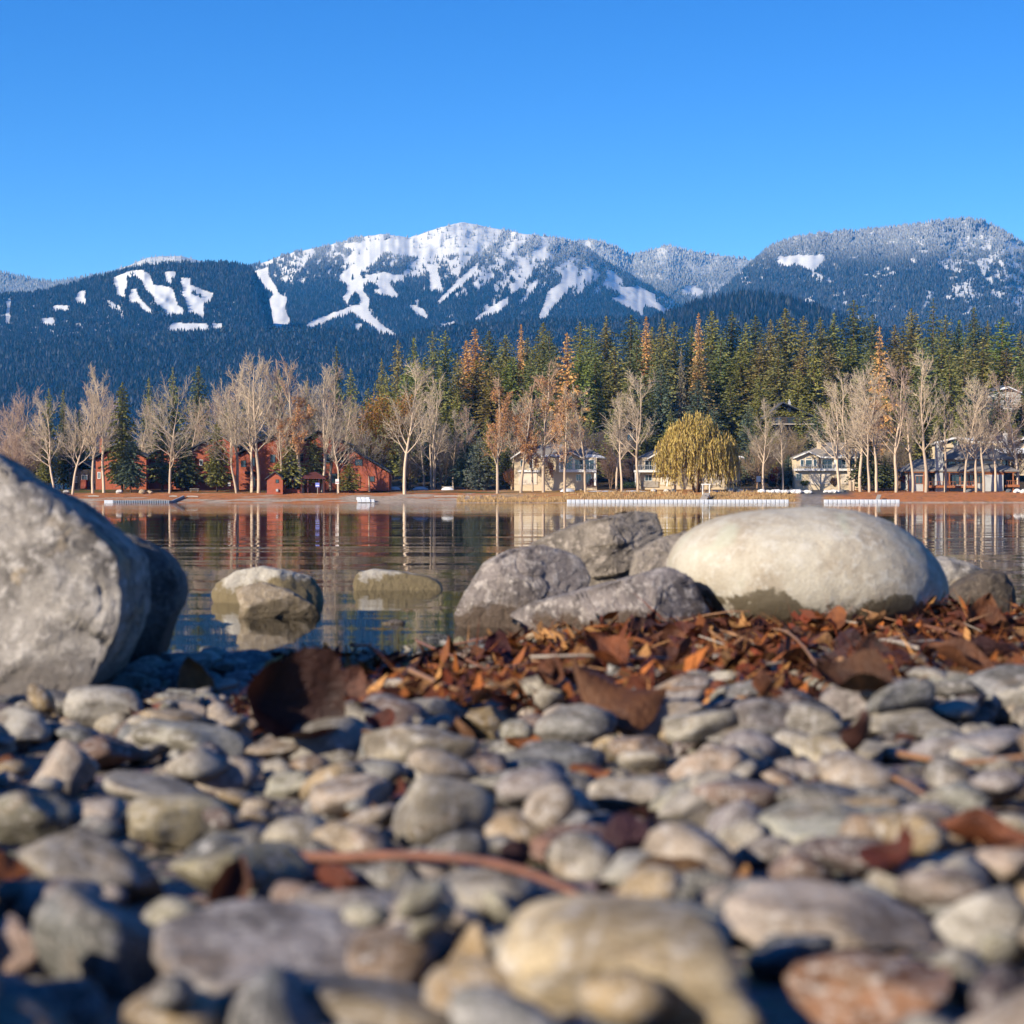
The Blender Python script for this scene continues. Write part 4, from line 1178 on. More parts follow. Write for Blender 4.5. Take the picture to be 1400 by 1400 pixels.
# --- middle cream house
h = Bld('cream_house', 'cream house half hidden behind the willow', 874, 664, 484)
h.box('wall', 876, 1012, 625.5, 677, 0, 10, CREAM)
h.hip(872, 1016, 625.3, 912, 970, 607, 0.4, 11, SHING)
h.roof([(884, 628), (901, 618.2), (918, 627)], -1.4, 4, SHING)
h.shape('bargeboard', [(883.5, 629), (883.5, 627.2), (901, 617.2), (918.5, 626), (918.5, 628), (901, 619.4)], -1.55, -1.42, TRIM)
h.shape('gable_wall', [(887, 627.5), (915, 627.5), (901, 619.8)], -0.5, 2, CREAM)
h.window(896, 906, 623, 629, -0.5, arch=True)
h.shape('roof_snow', [(900, 619), (912, 624.6), (912, 622.4), (900, 616.8)], -1.0, 2.5, SNOWM); h.shape('roof_snow', [(1008, 624.6), (1018, 626.6), (1017, 624.6), (1009, 622.8)], 0.5, 3, SNOWM)
h.box('balcony_floor', 866, 912, 643, 645.8, -2.0, -0.04, TRIM); h.rail(866, 911, 636, 643, -1.9, METAL, 15)
h.window(882, 893, 630, 642, 0, name='sliding_door'); h.window(896, 908, 630, 642, 0, name='sliding_door'); h.window(882, 891, 649.5, 657, 0); h.window(930, 940, 630, 640, 0); h.window(990, 1000, 630, 640, 0); h.window(998, 1006, 648, 656, 0)
for c in (868, 911): h.box('balcony_post', c - 0.8, c + 0.8, 645.8, 665, -1.85, -1.6, TRIM)
h.box('stone_base', 878, 900, 658, 666, -0.25, -0.02, WOODG); h.box('garage_door', 902, 925, 648, 663, -0.12, 0, GARAGE); h.box('garage_door', 960, 985, 648, 663, -0.12, 0, GARAGE)

# --- grey lodge
h = Bld('lodge', 'grey lodge with orange timber trim, stone chimney and tiered shingle roofs', 1240, 673, 477)
h.box('wall', 1241, 1262, 645, 680, 0, 9, GREY); h.box('wall', 1285, 1372, 644, 680, 0.6, 10, GREY); h.box('wall', 1262, 1285, 644, 680, 0.8, 9, DTIMB)
h.box('upper_wall', 1292, 1372, 625, 638, 3.2, 10, GREY)
h.box('bay_wall', 1346, 1371, 649, 676, -0.6, 0.58, GREY); h.box('timber_band', 1346, 1371.5, 643, 649, -0.65, 0.58, TIMBER)
h.hip(1233, 1290, 643.5, 1258, 1284, 627, -1.0, 8, SHING)
h.hip(1286, 1392, 643.5, 1312, 1368, 630, -1.2, 10.4, SHING); h.hip(1290, 1390, 627, 1322, 1350, 605.5, 1.8, 11.4, SHING)
h.box('timber_beam', 1236, 1290, 644, 646.2, -0.9, -0.6, TIMBER); h.box('timber_beam', 1290, 1388, 644, 646.2, -1.0, -0.66, TIMBER); h.box('timber_beam', 1294, 1372, 627, 629, 2.9, 3.18, TIMBER)
h.chimney(1278, 1288, 606, 674, -0.9, GREY)
for c in (1241, 1262, 1292, 1297, 1318, 1333, 1384): h.box('timber_post', c - 0.7, c + 0.7, 646, 672, -0.9, -0.6, TIMBER)
h.box('deck', 1268, 1333, 664.3, 667, -2.2, 0.6, TIMBER); h.rail(1268, 1333, 658.5, 664.3, -2.1, TIMBER, 18)
h.box('deck', 1374, 1392, 663, 666, -1.4, 3, TIMBER); h.rail(1374, 1391, 657, 663, -1.3, TIMBER, 6)
for x0, x1, yt, yb, y in ((1252, 1261, 651, 661, 0), (1282, 1290, 650, 662, -0.0), (1298, 1312, 649, 662, 0.6), (1314, 1324, 649, 662, 0.6), (1326, 1332, 649, 662, 0.6), (1336, 1343, 650, 660, 0.6), (1297, 1310, 631, 636, 3.2), (1313, 1326, 631, 636, 3.2), (1375, 1384, 629, 642, 3.2)):
    h.window(x0, x1, yt, yb, y, mat=TIMBER)
h.box('wall', 1374, 1390, 645, 676, 3, 10, DTIMB); h.box('timber_post', 1381, 1383, 628, 644, 1.8, 2.2, TIMBER)

# --- long cream house above the lodge
h = Bld('cream_house', 'long cream house with two white chimneys and snowy eaves above the lodge', 1276, 640, 535)
h.box('wall', 1280, 1420, 606, 650, 0, 10, CREAM)
h.shape('gable_wall', [(1284, 612), (1322, 612), (1307, 601)], -0.6, 2, CREAM)
h.roof([(1276, 608), (1307, 598.5), (1326, 606)], -1.4, 5, SHING); h.shape('bargeboard', [(1276, 607.5), (1276, 604.8), (1300, 598.5), (1308, 597), (1326, 603), (1326, 606), (1308, 600), (1300, 601)], -1.55, -1.42, TRIM)
h.roof([(1382, 609), (1402, 598), (1420, 607)], -1.4, 5, SHING); h.shape('bargeboard', [(1378, 607.5), (1378, 605), (1384, 603), (1402, 596.5), (1422, 605), (1422, 607.5), (1402, 599.5)], -1.55, -1.42, TRIM)
h.hip(1278, 1424, 605.5, 1334, 1390, 593, 0.2, 11, SHING); h.box('fascia', 1326, 1380, 603.3, 605.6, -0.1, 0.18, TRIM)
h.chimney(1330.5, 1335.2, 593, 604, 2, TRIM); h.chimney(1371, 1376, 592.5, 609, -0.9, TRIM)
h.window(1303, 1313, 603, 611, -0.6, mull=1)
h.shape('roof_snow', [(1290, 603), (1320, 600.5), (1334, 603), (1330, 600), (1312, 597.5), (1296, 600.4)], -0.4, 1.5, SNOWM)
h.box('lower_roof_snow', 1358, 1400, 613, 620, -2.2, -0.04, SNOWM)
h.window(1340, 1352, 609, 616, 0); h.window(1385, 1395, 611, 618, 0)

# --- dark houses up the hill
h = Bld('hill_house', 'dark timber house with railed deck high among the conifers', 1052, 592, 556)
h.box('wall', 1052, 1108, 570, 600, 0, 8, DTIMB); h.roof([(1044, 572), (1070, 551), (1112, 570)], -1.2, 9, DSHING)
h.box('deck', 1046, 1112, 579.5, 581, -2.4, -0.02, WOODG); h.rail(1046, 1112, 574, 579.5, -2.3, DTIMB, 18)
h.window(1060, 1068, 571.5, 578, 0, mat=DTIMB); h.window(1076, 1086, 571.5, 578, 0, mat=DTIMB); h.window(1092, 1098, 571.5, 578, 0, mat=DTIMB); h.chimney(1080, 1083, 548, 562, 3, METAL)
for c in (1048, 1078, 1110): h.box('deck_post', c - 0.6, c + 0.6, 581, 600, -2.3, -2.0, DTIMB)
h = Bld('hill_house', 'dark house with pale window posts behind the forked cottonwood', 806, 606, 548)
h.box('wall', 800, 876, 590, 615, 0, 8, DTIMB); h.roof([(795, 592), (838, 578), (882, 592)], -1.2, 9, DSHING)
for x0, x1 in ((806, 812), (828, 836), (846, 852), (858, 866)): h.window(x0, x1, 592.5, 602, 0, mat=DTIMB)
h = Bld('hill_house', 'snowy-roofed house between conifers at the upper right', 1345, 552, 575)
h.box('wall', 1346, 1396, 536, 562, 0, 8, GREY); h.roof([(1340, 540), (1370, 528), (1400, 541)], -1.2, 9, DSHING); h.shape('roof_snow', [(1352, 535.6), (1378, 531.2), (1396, 538.6), (1396, 536.4), (1378, 528.6), (1366, 528.6)], -0.8, 3, SNOWM); h.window(1352, 1360, 543, 552, 0); h.window(1372, 1382, 543, 552, 0)

# --- red townhouses
def red(name, label, px0, px1, base, d, line, wins, extra=()):
    h = Bld(name, label, px0, base, d, 'house', 'red townhouses')
    pts = [(px0, base + 4), (px1, base + 4)] + [(min(max(a, px0), px1), c + 1.2) for a, c in line[::-1]]
    h.shape('wall', pts, 0, 10, RED)
    h.roof(line, -1.0, 11, DSHING, 0.35)
    for w in wins: h.window(*w[:4], 0.0, mat=w[4] if len(w) > 4 else DTIMB)
    for e in extra: h.box(*e)
    return h


h = red('red_house', 'red house with brick-red chimney behind the large bushy spruce', 131, 200, 667, 490, [(127, 628), (160, 608), (204, 626)], [(134, 137, 646, 654, TRIM), (161, 165, 648, 662, TRIM), (150, 154, 632, 640), (176, 182, 632, 640), (184, 190, 648, 660)])
h.chimney(134, 139, 599, 622, 2, RED); h.box('porch_roof', 155, 190, 643, 644.4, -2.4, -0.02, DSHING)
for c in (156, 172, 189): h.box('porch_post', c - 0.5, c + 0.5, 644.4, 668, -2.3, -2.1, RED)
h = red('red_house', 'red house with dark porch left of the spreading leafless tree', 196, 248, 666, 494, [(192, 630), (222, 612), (252, 630)], [(198, 201, 631, 638), (206, 210, 648, 660), (222, 230, 634, 642), (236, 243, 648, 658)])
h.box('balcony', 200, 232, 642.5, 646, -1.8, -0.02, DTIMB)
h = red('red_house', 'red townhouse with rising roof edge beside the squat dark spruce', 263, 326, 666, 488, [(258, 616), (277, 606), (300, 595), (329, 612)], [(273.5, 277, 629, 636, TRIM), (273.5, 277, 649, 655), (290, 296, 625, 634), (312, 318, 648, 656), (305, 311, 628, 636)])
h.box('ground_floor_porch', 240, 262.8, 656, 668, 0.3, 6, DRED)
h = red('red_house', 'red townhouse with long sloping roof and balcony left of the pump house', 326, 398, 667, 486, [(322, 622), (352, 606), (392, 590), (404, 602)], [(344, 348, 626, 637), (346, 348.5, 652, 664), (330, 336, 630, 638), (370, 376, 622, 632), (384, 390, 648, 658)])
h.box('balcony', 336, 349, 644.5, 648.5, -1.6, -0.02, DTIMB); h.chimney(336.5, 342.5, 610, 620, 1.5, RED); h.chimney(376, 380, 604, 612, 3, RED)
h.box('vent_box', 312, 315.5, 659.5, 664.5, -0.6, -0.02, TRIM)
h = red('red_house', 'large red townhouse behind the pavilion and twin cottonwoods', 398, 479, 667, 492, [(393, 616), (436, 590), (484, 610)], [(408, 414, 620, 630), (424, 430, 618, 628), (446, 454, 622, 632), (462, 470, 622, 632), (452, 462, 648, 660)])
h = red('red_house', 'red gabled end house with black-framed windows and steep roof edge', 476, 531.8, 667, 478, [(446, 630), (479, 613.5), (533.5, 646)], [(486, 495, 628.5, 636), (506.2, 511.4, 651.8, 658)])
h.box('door', 487, 492.5, 651.5, 666, -0.06, 0.0, RED); h.box('door_frame', 486.4, 487, 651, 666.2, -0.09, 0.0, DTIMB); h.box('door_frame', 492.5, 493.1, 651, 666.2, -0.09, 0.0, DTIMB)

h = Bld('pump_house', 'small red gabled pump house on the beach', 365, 673, 468, 'shed')
h.shape('wall', [(365, 676), (386.5, 676), (386.5, 655), (376, 646), (365, 654.5)], 0, 3.2, RED); h.roof([(362, 656), (376, 645.4), (389, 655.6)], -0.4, 3.6, DSHING, 0.18); h.window(377.4, 380.6, 656, 659.8, 0, mat=DTIMB, mull=0); h.box('meter_box', 377.5, 380.5, 668.5, 672, -0.4, -0.02, METAL)
h = Bld('pavilion', 'open dark red picnic pavilion beside the pump house', 390, 672, 470, 'pavilion')
h.hip(410, 446, 653.5, 424, 431, 645, -0.6, 5.5, DRED); h.hip(386.5, 414, 654.6, 396, 404, 649, 0, 5, DSHING, 'lower_roof')
for c in (412, 421, 436, 443): h.box('post', c - 0.7, c + 0.7, 653, 675, -0.2, 0.1, DRED)
for c in (390, 400): h.box('post', c - 0.7, c + 0.7, 655, 675, 0.2, 0.5, RED)
h.box('back_wall', 388, 412, 655, 675, 4, 4.3, DRED); h.box('back_wall', 413, 443, 660, 675, 4.6, 4.9, RED); h.box('low_wall', 388, 410, 668.5, 674, 0.6, 0.8, RED)
h = Bld('dark_cabin', 'dark timber cabin with porch behind the leaning leafless trees', 100, 666, 498, 'house')
h.box('wall', 98, 131, 642, 671, 0, 8, DTIMB); h.roof([(94, 644), (114, 632), (134, 644)], -1.4, 9, DSHING); h.window(102, 106, 652, 659, 0); h.window(112, 119, 650, 656, 0); h.box('stair', 112, 119, 656, 668, -1.6, -0.1, RED)
for c in (97, 108, 128): h.box('porch_post', c - 0.5, c + 0.5, 644, 668, -1.3, -1.1, DTIMB)

# ------------------------------------------------------------------ docks and other things at the far waterline
def bevel_block(w, dp, ht, bev, name, mat):
    bm = bmesh.new(); bmesh.ops.create_cube(bm, size=1.0)
    for v in bm.verts: v.co = Vector((v.co.x * w, v.co.y * dp, v.co.z * ht))
    bmesh.ops.bevel(bm, geom=list(bm.edges), offset=bev, segments=1, affect='EDGES')
    me = bpy.data.meshes.new(name); bm.to_mesh(me); bm.free(); me.materials.append(mat)
    return me


BLK = bevel_block(0.90, 1.5, 0.80, 0.10, 'float_block', FLOAT); BLKG = bevel_block(0.38, 0.95, 0.58, 0.08, 'float_block', FLOATG); BLKW = bevel_block(0.95, 1.3, 0.7, 0.07, 'float_block', FLOAT)


def dock(label, px0, px1, d, mesh, step, z, y2=None):
    c = P(px0, 688, d); root = empty('floating_dock', (c.x, d, 0)); tag(root, label, 'dock', 'floating docks')
    n = int((px1 - px0) / FPX * d / step)
    for i in range(n):
        link('float_block', mesh, root, ((i + 0.5) * step, 0, z))
    return root, n * step


rt, ln = dock('long white floating dock in front of the willow', 775, 1080, 448, BLK, 0.97, 0.34)
rt, ln = dock('short white floating dock right of the boat ramp', 1126.5, 1233, 448, BLK, 0.97, 0.34)
rt, ln = dock('grey L-shaped floating dock running up the left beach', 155, 231, 447, BLKG, 0.5, 0.24)
MB().box(-1.9, -0.02, -0.5, 0.5, -0.1, 0.62).build('end_float', FLOAT, rt)
for i in range(30):
    t = i / 29; p = P(231 + 20 * t, 687.0 - 11.0 * t, 447 + 14 * t)
    link('float_block', BLKG, rt, (p.x - rt.location.x, p.y - rt.location.y, max(float(shore_z(p.x, p.y)) + 0.2, 0.24)))
c = P(488, 688, 451); rt = empty('swim_float', (c.x, c.y, 0.2)); tag(rt, 'small stepped white swim float on the sand', 'float')
for i in range(3): link('float_block', BLKW, rt, (0.6 + i * 0.98, 0, 0.28)); link('float_block', BLKW, rt, (0.35 + i * 0.98, 0.9, 0.75))
link('float_block', BLKW, rt, (3.45, 0.2, 0.25))

gw = empty('gangway', P(957, 683, 449)); tag(gw, 'wooden gangway with gate posts leading to the long dock', 'gangway')
k = 449 / FPX
MB().poly([(0, 0, 0.1), (1.5, 0, 0.1), (2.8, 5.5, 1.5), (1.3, 5.5, 1.5), (0, 0, -0.05), (1.5, 0, -0.05), (2.8, 5.5, 1.35), (1.3, 5.5, 1.35)], [(0, 1, 2, 3), (7, 6, 5, 4), (0, 4, 5, 1), (1, 5, 6, 2), (2, 6, 7, 3), (3, 7, 4, 0)]).build('ramp', WOODG, gw)
for x in (1.1, 2.6): MB().box(x - 0.1, x + 0.1, 5.5, 5.7, 0.2, 3.3).build('gate_post', TRIM, gw)
MB().box(0.8, 2.9, 5.45, 5.75, 3.3, 3.5).build('crossbar', TRIM, gw); MB().box(1.2, 1.35, -0.1, 5.4, 1.0, 1.08).build('handrail', WOODG, gw)
pl = empty('gangplank', P(1197, 683, 449)); tag(pl, 'plain wooden gangplank at the short dock', 'gangway')
MB().poly([(0, 0, 0.1), (0.9, 0, 0.1), (2.0, 4, 1.1), (1.1, 4, 1.1), (0, 0, -0.05), (0.9, 0, -0.05), (2.0, 4, 0.95), (1.1, 4, 0.95)], [(0, 1, 2, 3), (7, 6, 5, 4), (0, 4, 5, 1), (1, 5, 6, 2), (2, 6, 7, 3), (3, 7, 4, 0)]).build('boards', WOODG, pl)


def sign(name, label, px, py0, py1, base, d, w, mat, band=None):
    r = empty(name, P(px, base, d)); tag(r, label, 'sign'); kk = d / FPX
    z0, z1 = (base - py1) * kk, (base - py0) * kk
    MB().box(-w / 2, w / 2, -0.06, 0.0, z0, z1).build('board', mat, r)
    MB().box(-0.06, 0.06, 0.01, 0.13, -0.4, z1 - 0.1).build('post', WOODG, r)
    if band: MB().box(-w / 2 + 0.05, w / 2 - 0.05, -0.075, -0.062, z0 + (z1 - z0) * 0.25, z0 + (z1 - z0) * 0.45).build('band', band, r)


BLUEP = plain('blue_sign_paint', (0.20, 0.24, 0.62), (0.17, 0.2, 0.55), 2, 0.5); REDP = plain('red_sign_paint', (0.4, 0.12, 0.12), None, 2, 0.5)
sign('beach_sign', 'small blue sign on a post beside the pavilion', 434, 660, 666, 673, 466, 0.9, BLUEP, TRIM)
sign('beach_sign', 'small white sign with a dark band near the red gabled house', 461, 655, 661.5, 673, 467, 0.8, TRIM, REDP)
sign('park_sign', 'square white sign on a post right of the willow', 1037, 651, 659, 668, 474, 1.0, TRIM)


def rock_mesh(seed, cuts=7, sub=2, amp=0.10):
    rnd = random.Random(seed); bm = bmesh.new(); bmesh.ops.create_icosphere(bm, subdivisions=sub, radius=1.0)
    pl = [(rvec(rnd), rnd.uniform(0.62, 0.9)) for _ in range(cuts)]
    from mathutils import noise as mn
    o = rvec(rnd) * 20
    for v in bm.verts:
        p = v.co.copy()
        for n, c in pl:
            e = p.dot(n) - c
            if e > 0: p -= n * e * 0.9
        p *= 1 + amp * mn.noise(p * 1.6 + o) + amp * 0.4 * mn.noise(p * 4 + o)
        v.co = p
    me = bpy.data.meshes.new('rock'); bm.to_mesh(me); bm.free()
    return me


SHROCK = []
m, N, L, b = nodes_mat('shore_rock'); oi = N.new('ShaderNodeObjectInfo'); t = N.new('ShaderNodeTexCoord').outputs['Object']
L.new(mixc(N, L, oi.outputs['Color'], ramp_n(N, L, noise_n(N, L, t, 2.5, 5), ((0.35, 0.6), (0.65, 1.0))), 1.0, 'MULTIPLY'), b.inputs['Base Color']); b.inputs['Roughness'].default_value = 0.9
for s_ in range(4):
    me = rock_mesh(60 + s_); me.materials.append(m); SHROCK.append(me)
rnd = random.Random(9)
spots = []
for k in range(26): spots.append((1040 + k * 2.65 + rnd.uniform(-1, 1), rnd.uniform(668, 675), 'white', 'pile of pale rocks left of the drive'))
for k in range(5): spots.append((1131 + k * 3.6, rnd.uniform(671, 678), 'white', 'pale rocks right of the drive'))
for k in range(4): spots.append((1388 + k * 4, rnd.uniform(672, 677), 'white', 'pale rocks at the far right'))
spots += [(1082, 675, 'dark', 0), (1151, 674, 'dark', 0), (1378, 671, 'dark', 0), (1324, 676, 'dark', 0), (91, 673, 'pale', 0), (163, 672, 'pale', 0), (205, 671, 'tan', 0), (195, 672, 'tan', 0), (894, 665, 'pale', 0), (912, 664, 'pale', 0), (920, 664, 'dark', 0), (1000, 667, 'pale', 0), (1012, 666, 'pale', 0), (1022, 667, 'dark', 0)]
LB = iter(['dark block-shaped rock left of the drive', 'dark block-shaped rock right of the drive', 'grey rock at the lodge right corner', 'grey rock at the foot of a leafless tree before the lodge', 'pale rock on the leafy bank near the left boulder', 'pale block-shaped rock before the short bushy spruce',
           'tan rock on the lawn, right of two', 'tan rock on the lawn, left of two', 'pale rock by the middle cream house wall, left of two', 'pale rock by the middle cream house wall, right of two', 'dark round rock left of the willow', 'pale rock right of the willow trunk', 'pale rock beside the gangway gate', 'dark rock below the park sign'])
pile_n = {}
for px, py, kind, grp in spots:
    d = 462 if grp else 470
    p = P(px, py, d); z = float(shore_z(p.x, d))
    o = link('shore_rock', rnd.choice(SHROCK), None, (p.x, d + rnd.uniform(-1, 1), z + 0.25))
    s_ = rnd.uniform(0.45, 0.95) if grp else 0.8
    o.scale = (s_ * 1.2, s_, s_ * rnd.uniform(0.6, 0.9)); o.rotation_euler = (0, 0, rnd.uniform(0, 6))
    base = {'white': (0.72, 0.70, 0.66), 'dark': (0.13, 0.135, 0.14), 'pale': (0.5, 0.48, 0.44), 'tan': (0.45, 0.33, 0.2)}[kind]
    kk = rnd.uniform(0.75, 1.05); o.color = (*[v * kk for v in base], 1)
    pile_n[grp] = pile_n.get(grp, 0) + 1
    tag(o, 'pale rock, %s from the left among the %s' % (ORD[pile_n[grp] - 1], grp) if grp else next(LB), 'rock', grp or 'single rocks on the far shore')

def boat(label, px, py, d, ln, rz):
    p = P(px, py, d); z = float(shore_z(p.x, d)); r = empty('upturned_boat', (p.x, d, z), rz); tag(r, label, 'boat', 'upturned boats on the far shore')
    bm = bmesh.new(); bmesh.ops.create_uvsphere(bm, u_segments=14, v_segments=8, radius=1)
    for v in bm.verts:
        x, y, zz = v.co
        v.co = Vector((x * ln / 2, y * 0.75 * (1 - 0.25 * x * x), max(zz, 0) * 0.75 + 0.02))
    me = bpy.data.meshes.new('hull'); bm.to_mesh(me); bm.free(); me.materials.append(FLOAT); link('hull', me, r)
    MB().box(-ln / 2 * 0.9, ln / 2 * 0.9, -0.04, 0.04, 0.68, 0.84).build('keel', WOODG, r)


boat('white upturned boat under the slim trees at the left cream house', 776, 667, 476, 3.6, 0.2); boat('white upturned boat in the shade left of the blue spruce', 612, 663, 486, 3.2, -0.3); boat('white upturned boat behind the lone cottonwood', 575, 659, 496, 4.0, 0.1); boat('white upturned boat right of the red gabled house', 540, 662, 490, 2.8, 0.0)
pt = empty('picnic_table', P(266, 668, 476)); tag(pt, 'wooden picnic table under the squat dark spruce', 'table'); pt.location.z = float(shore_z(pt.location.x, 476))
MB().box(-1.1, 1.1, -0.4, 0.4, 0.72, 0.8).build('tabletop', WOODG, pt)
for s_ in (-1, 1):
    MB().box(-1.1, 1.1, s_ * 0.75 - 0.14, s_ * 0.75 + 0.14, 0.42, 0.48).build('bench', WOODG, pt)
    MB().tube([(s_ * 0.8, -0.8, 0), (s_ * 0.8, 0.3, 0.72)], 0.05, 5).tube([(s_ * 0.8, 0.8, 0), (s_ * 0.8, -0.3, 0.72)], 0.05, 5).build('leg', WOODG, pt)
for px, py, w, lb in ((263, 674, 2.6, 'bleached log lying on the beach by the grey dock'), (237, 676, 1.8, 'short bleached plank at the top of the grey dock'), (618, 670, 8, 'long grey log along the beach left of the blue spruce'), (128, 674, 2.4, 'grey log on the leafy bank near the left boulder')):
    p = P(px, py, 462); z = float(shore_z(p.x, 462))
    o = MB().tube([(-w / 2, 0, 0.15), (0, 0.1, 0.2), (w / 2, -0.05, 0.15)], [0.17, 0.19, 0.14], 8).build('driftwood_log', WOODG, None, (p.x, 462, z)); tag(o, lb, 'log', 'driftwood logs on the far shore')

# ------------------------------------------------------------------ dry grass on the bank and old snow by the houses
n = 9000
px = rng.uniform(625, 1125, n); d = 450.8 + 13 * rng.uniform(0, 1, n) ** 1.6
keep_ = (vnoise(px / 9, d / 3, 4) + 0.25 * (d < 456) > 0.40) & ~((px > 1086) & (px < 1128)); px, d = px[keep_], d[keep_]; n = len(px)
X = (px - 700) / FPX * d; z = shore_z(X, d); hgt = rng.uniform(0.25, 0.75, n); w = rng.uniform(0.04, 0.12, n); lx = rng.normal(0, 0.18, n)
V = np.stack([np.stack([X - w, d, z - 0.05], -1), np.stack([X + w, d + rng.normal(0, 0.06, n), z - 0.05], -1), np.stack([X + lx, d + rng.normal(0, 0.1, n), z + hgt], -1)], 1).reshape(-1, 3)
cc = np.array([0.40, 0.26, 0.12]) * rng.uniform(0.6, 1.15, (n, 1)); o = link('dry_grass', fast_mesh('dry_grass', V, np.arange(3 * n).reshape(n, 3), attr_mat('dry_grass_blades', 0.9, 0.2, 0.5), False, np.repeat(cc, 3, 0)))
tag(o, 'dry tan grass along the far bank between beach and boat ramp', 'grass', kind='stuff')
mb = MB()
for px0, px1, py, dd in ((800, 842, 666.5, 476), (846, 886, 666, 476), (1018, 1042, 667, 474), (962, 990, 667.5, 474), (1096, 1104, 664, 484)):
    k = int((px1 - px0) / 2); ring = []
    for q in range(k * 2):
        a = 6.283 * q / (k * 2); rr = 1 + 0.3 * math.sin(a * 5 + px0) * 0.5
        xx = ((px0 + px1) / 2 - 700) / FPX * dd + math.cos(a) * (px1 - px0) / 2 / FPX * dd; yy = dd + math.sin(a) * 1.1 * rr
        ring.append((xx, yy))
    zc = [float(shore_z(x_, y_)) + 0.05 for x_, y_ in ring]
    cx_, cy_ = sum(p_[0] for p_ in ring) / len(ring), dd
    pts = [(x_, y_, z_) for (x_, y_), z_ in zip(ring, zc)] + [(cx_, cy_, float(shore_z(cx_, cy_)) + 0.22)]
    mb.poly(pts, [(i, (i + 1) % len(ring), len(ring)) for i in range(len(ring))])
o = mb.build('old_snow', SNOWM, smooth=True); tag(o, 'thin strips of old snow on the lawns before the cream houses', 'snow', kind='stuff')
# ------------------------------------------------------------------ boulders of the near shore
from mathutils import noise as mno


def boulder_mat(name, base, dark, light, stain, stain_z, stain_w=0.05, scale=6.0, speck=0.5, bump=0.5, lichen=None):
    base, dark, light, stain = (tuple(v * TONE for v in q) for q in (base, dark, light, stain))
    m, N, L, b = nodes_mat(name)
    t = N.new('ShaderNodeTexCoord').outputs['Object']
    f1 = noise_n(N, L, t, scale, 8, 0.62, 0.4); f2 = noise_n(N, L, t, scale * 4.5, 6, 0.7); f3 = noise_n(N, L, t, scale * 22, 4, 0.7)
    c = mixc(N, L, base, dark, ramp_n(N, L, f1, ((0.44, 0.0), (0.60, 1.0))))
    c = mixc(N, L, c, light, ramp_n(N, L, f2, ((0.50, 0.0), (0.62, 0.9))))
    c = mixc(N, L, c, ramp_n(N, L, f3, ((0.38, 0.35), (0.56, 1.0))), speck, 'MULTIPLY')
    if lichen:
        v = noise_n(N, L, t, scale * 0.9, 3, 0.5, 0.8)
        c = mixc(N, L, c, lichen, ramp_n(N, L, v, ((0.60, 0.0), (0.70, 0.75))))
    g = N.new('ShaderNodeNewGeometry'); sp = N.new('ShaderNodeSeparateXYZ'); L.new(g.outputs['Position'], sp.inputs[0])
    fn = noise_n(N, L, t, scale * 1.0, 6, 0.65)
    k = N.new('ShaderNodeMath'); k.operation = 'MULTIPLY_ADD'; k.inputs[1].default_value = -0.32; L.new(fn, k.inputs[0]); L.new(sp.outputs['Z'], k.inputs[2])
    mr = N.new('ShaderNodeMapRange'); mr.inputs['From Min'].default_value = stain_z - 0.16 + stain_w * 0.5; mr.inputs['From Max'].default_value = stain_z - 0.16 - stain_w * 0.5
    L.new(k.outputs[0], mr.inputs['Value'])
    c = mixc(N, L, c, stain, mr.outputs[0])
    L.new(c, b.inputs['Base Color'])
    rg = N.new('ShaderNodeMapRange'); rg.inputs['To Min'].default_value = 0.88; rg.inputs['To Max'].default_value = 0.6; L.new(mr.outputs[0], rg.inputs['Value']); L.new(rg.outputs[0], b.inputs['Roughness'])
    b.inputs['Specular IOR Level'].default_value = 0.25
    h = N.new('ShaderNodeMath'); h.operation = 'ADD'; L.new(f1, h.inputs[0]); L.new(f2, h.inputs[1])
    h2 = N.new('ShaderNodeMath'); h2.operation = 'MULTIPLY_ADD'; h2.inputs[1].default_value = 0.4; L.new(f3, h2.inputs[0]); L.new(h.outputs[0], h2.inputs[2])
    bump_n(N, L, h2.outputs[0], bump, 0.022, b)
    return m


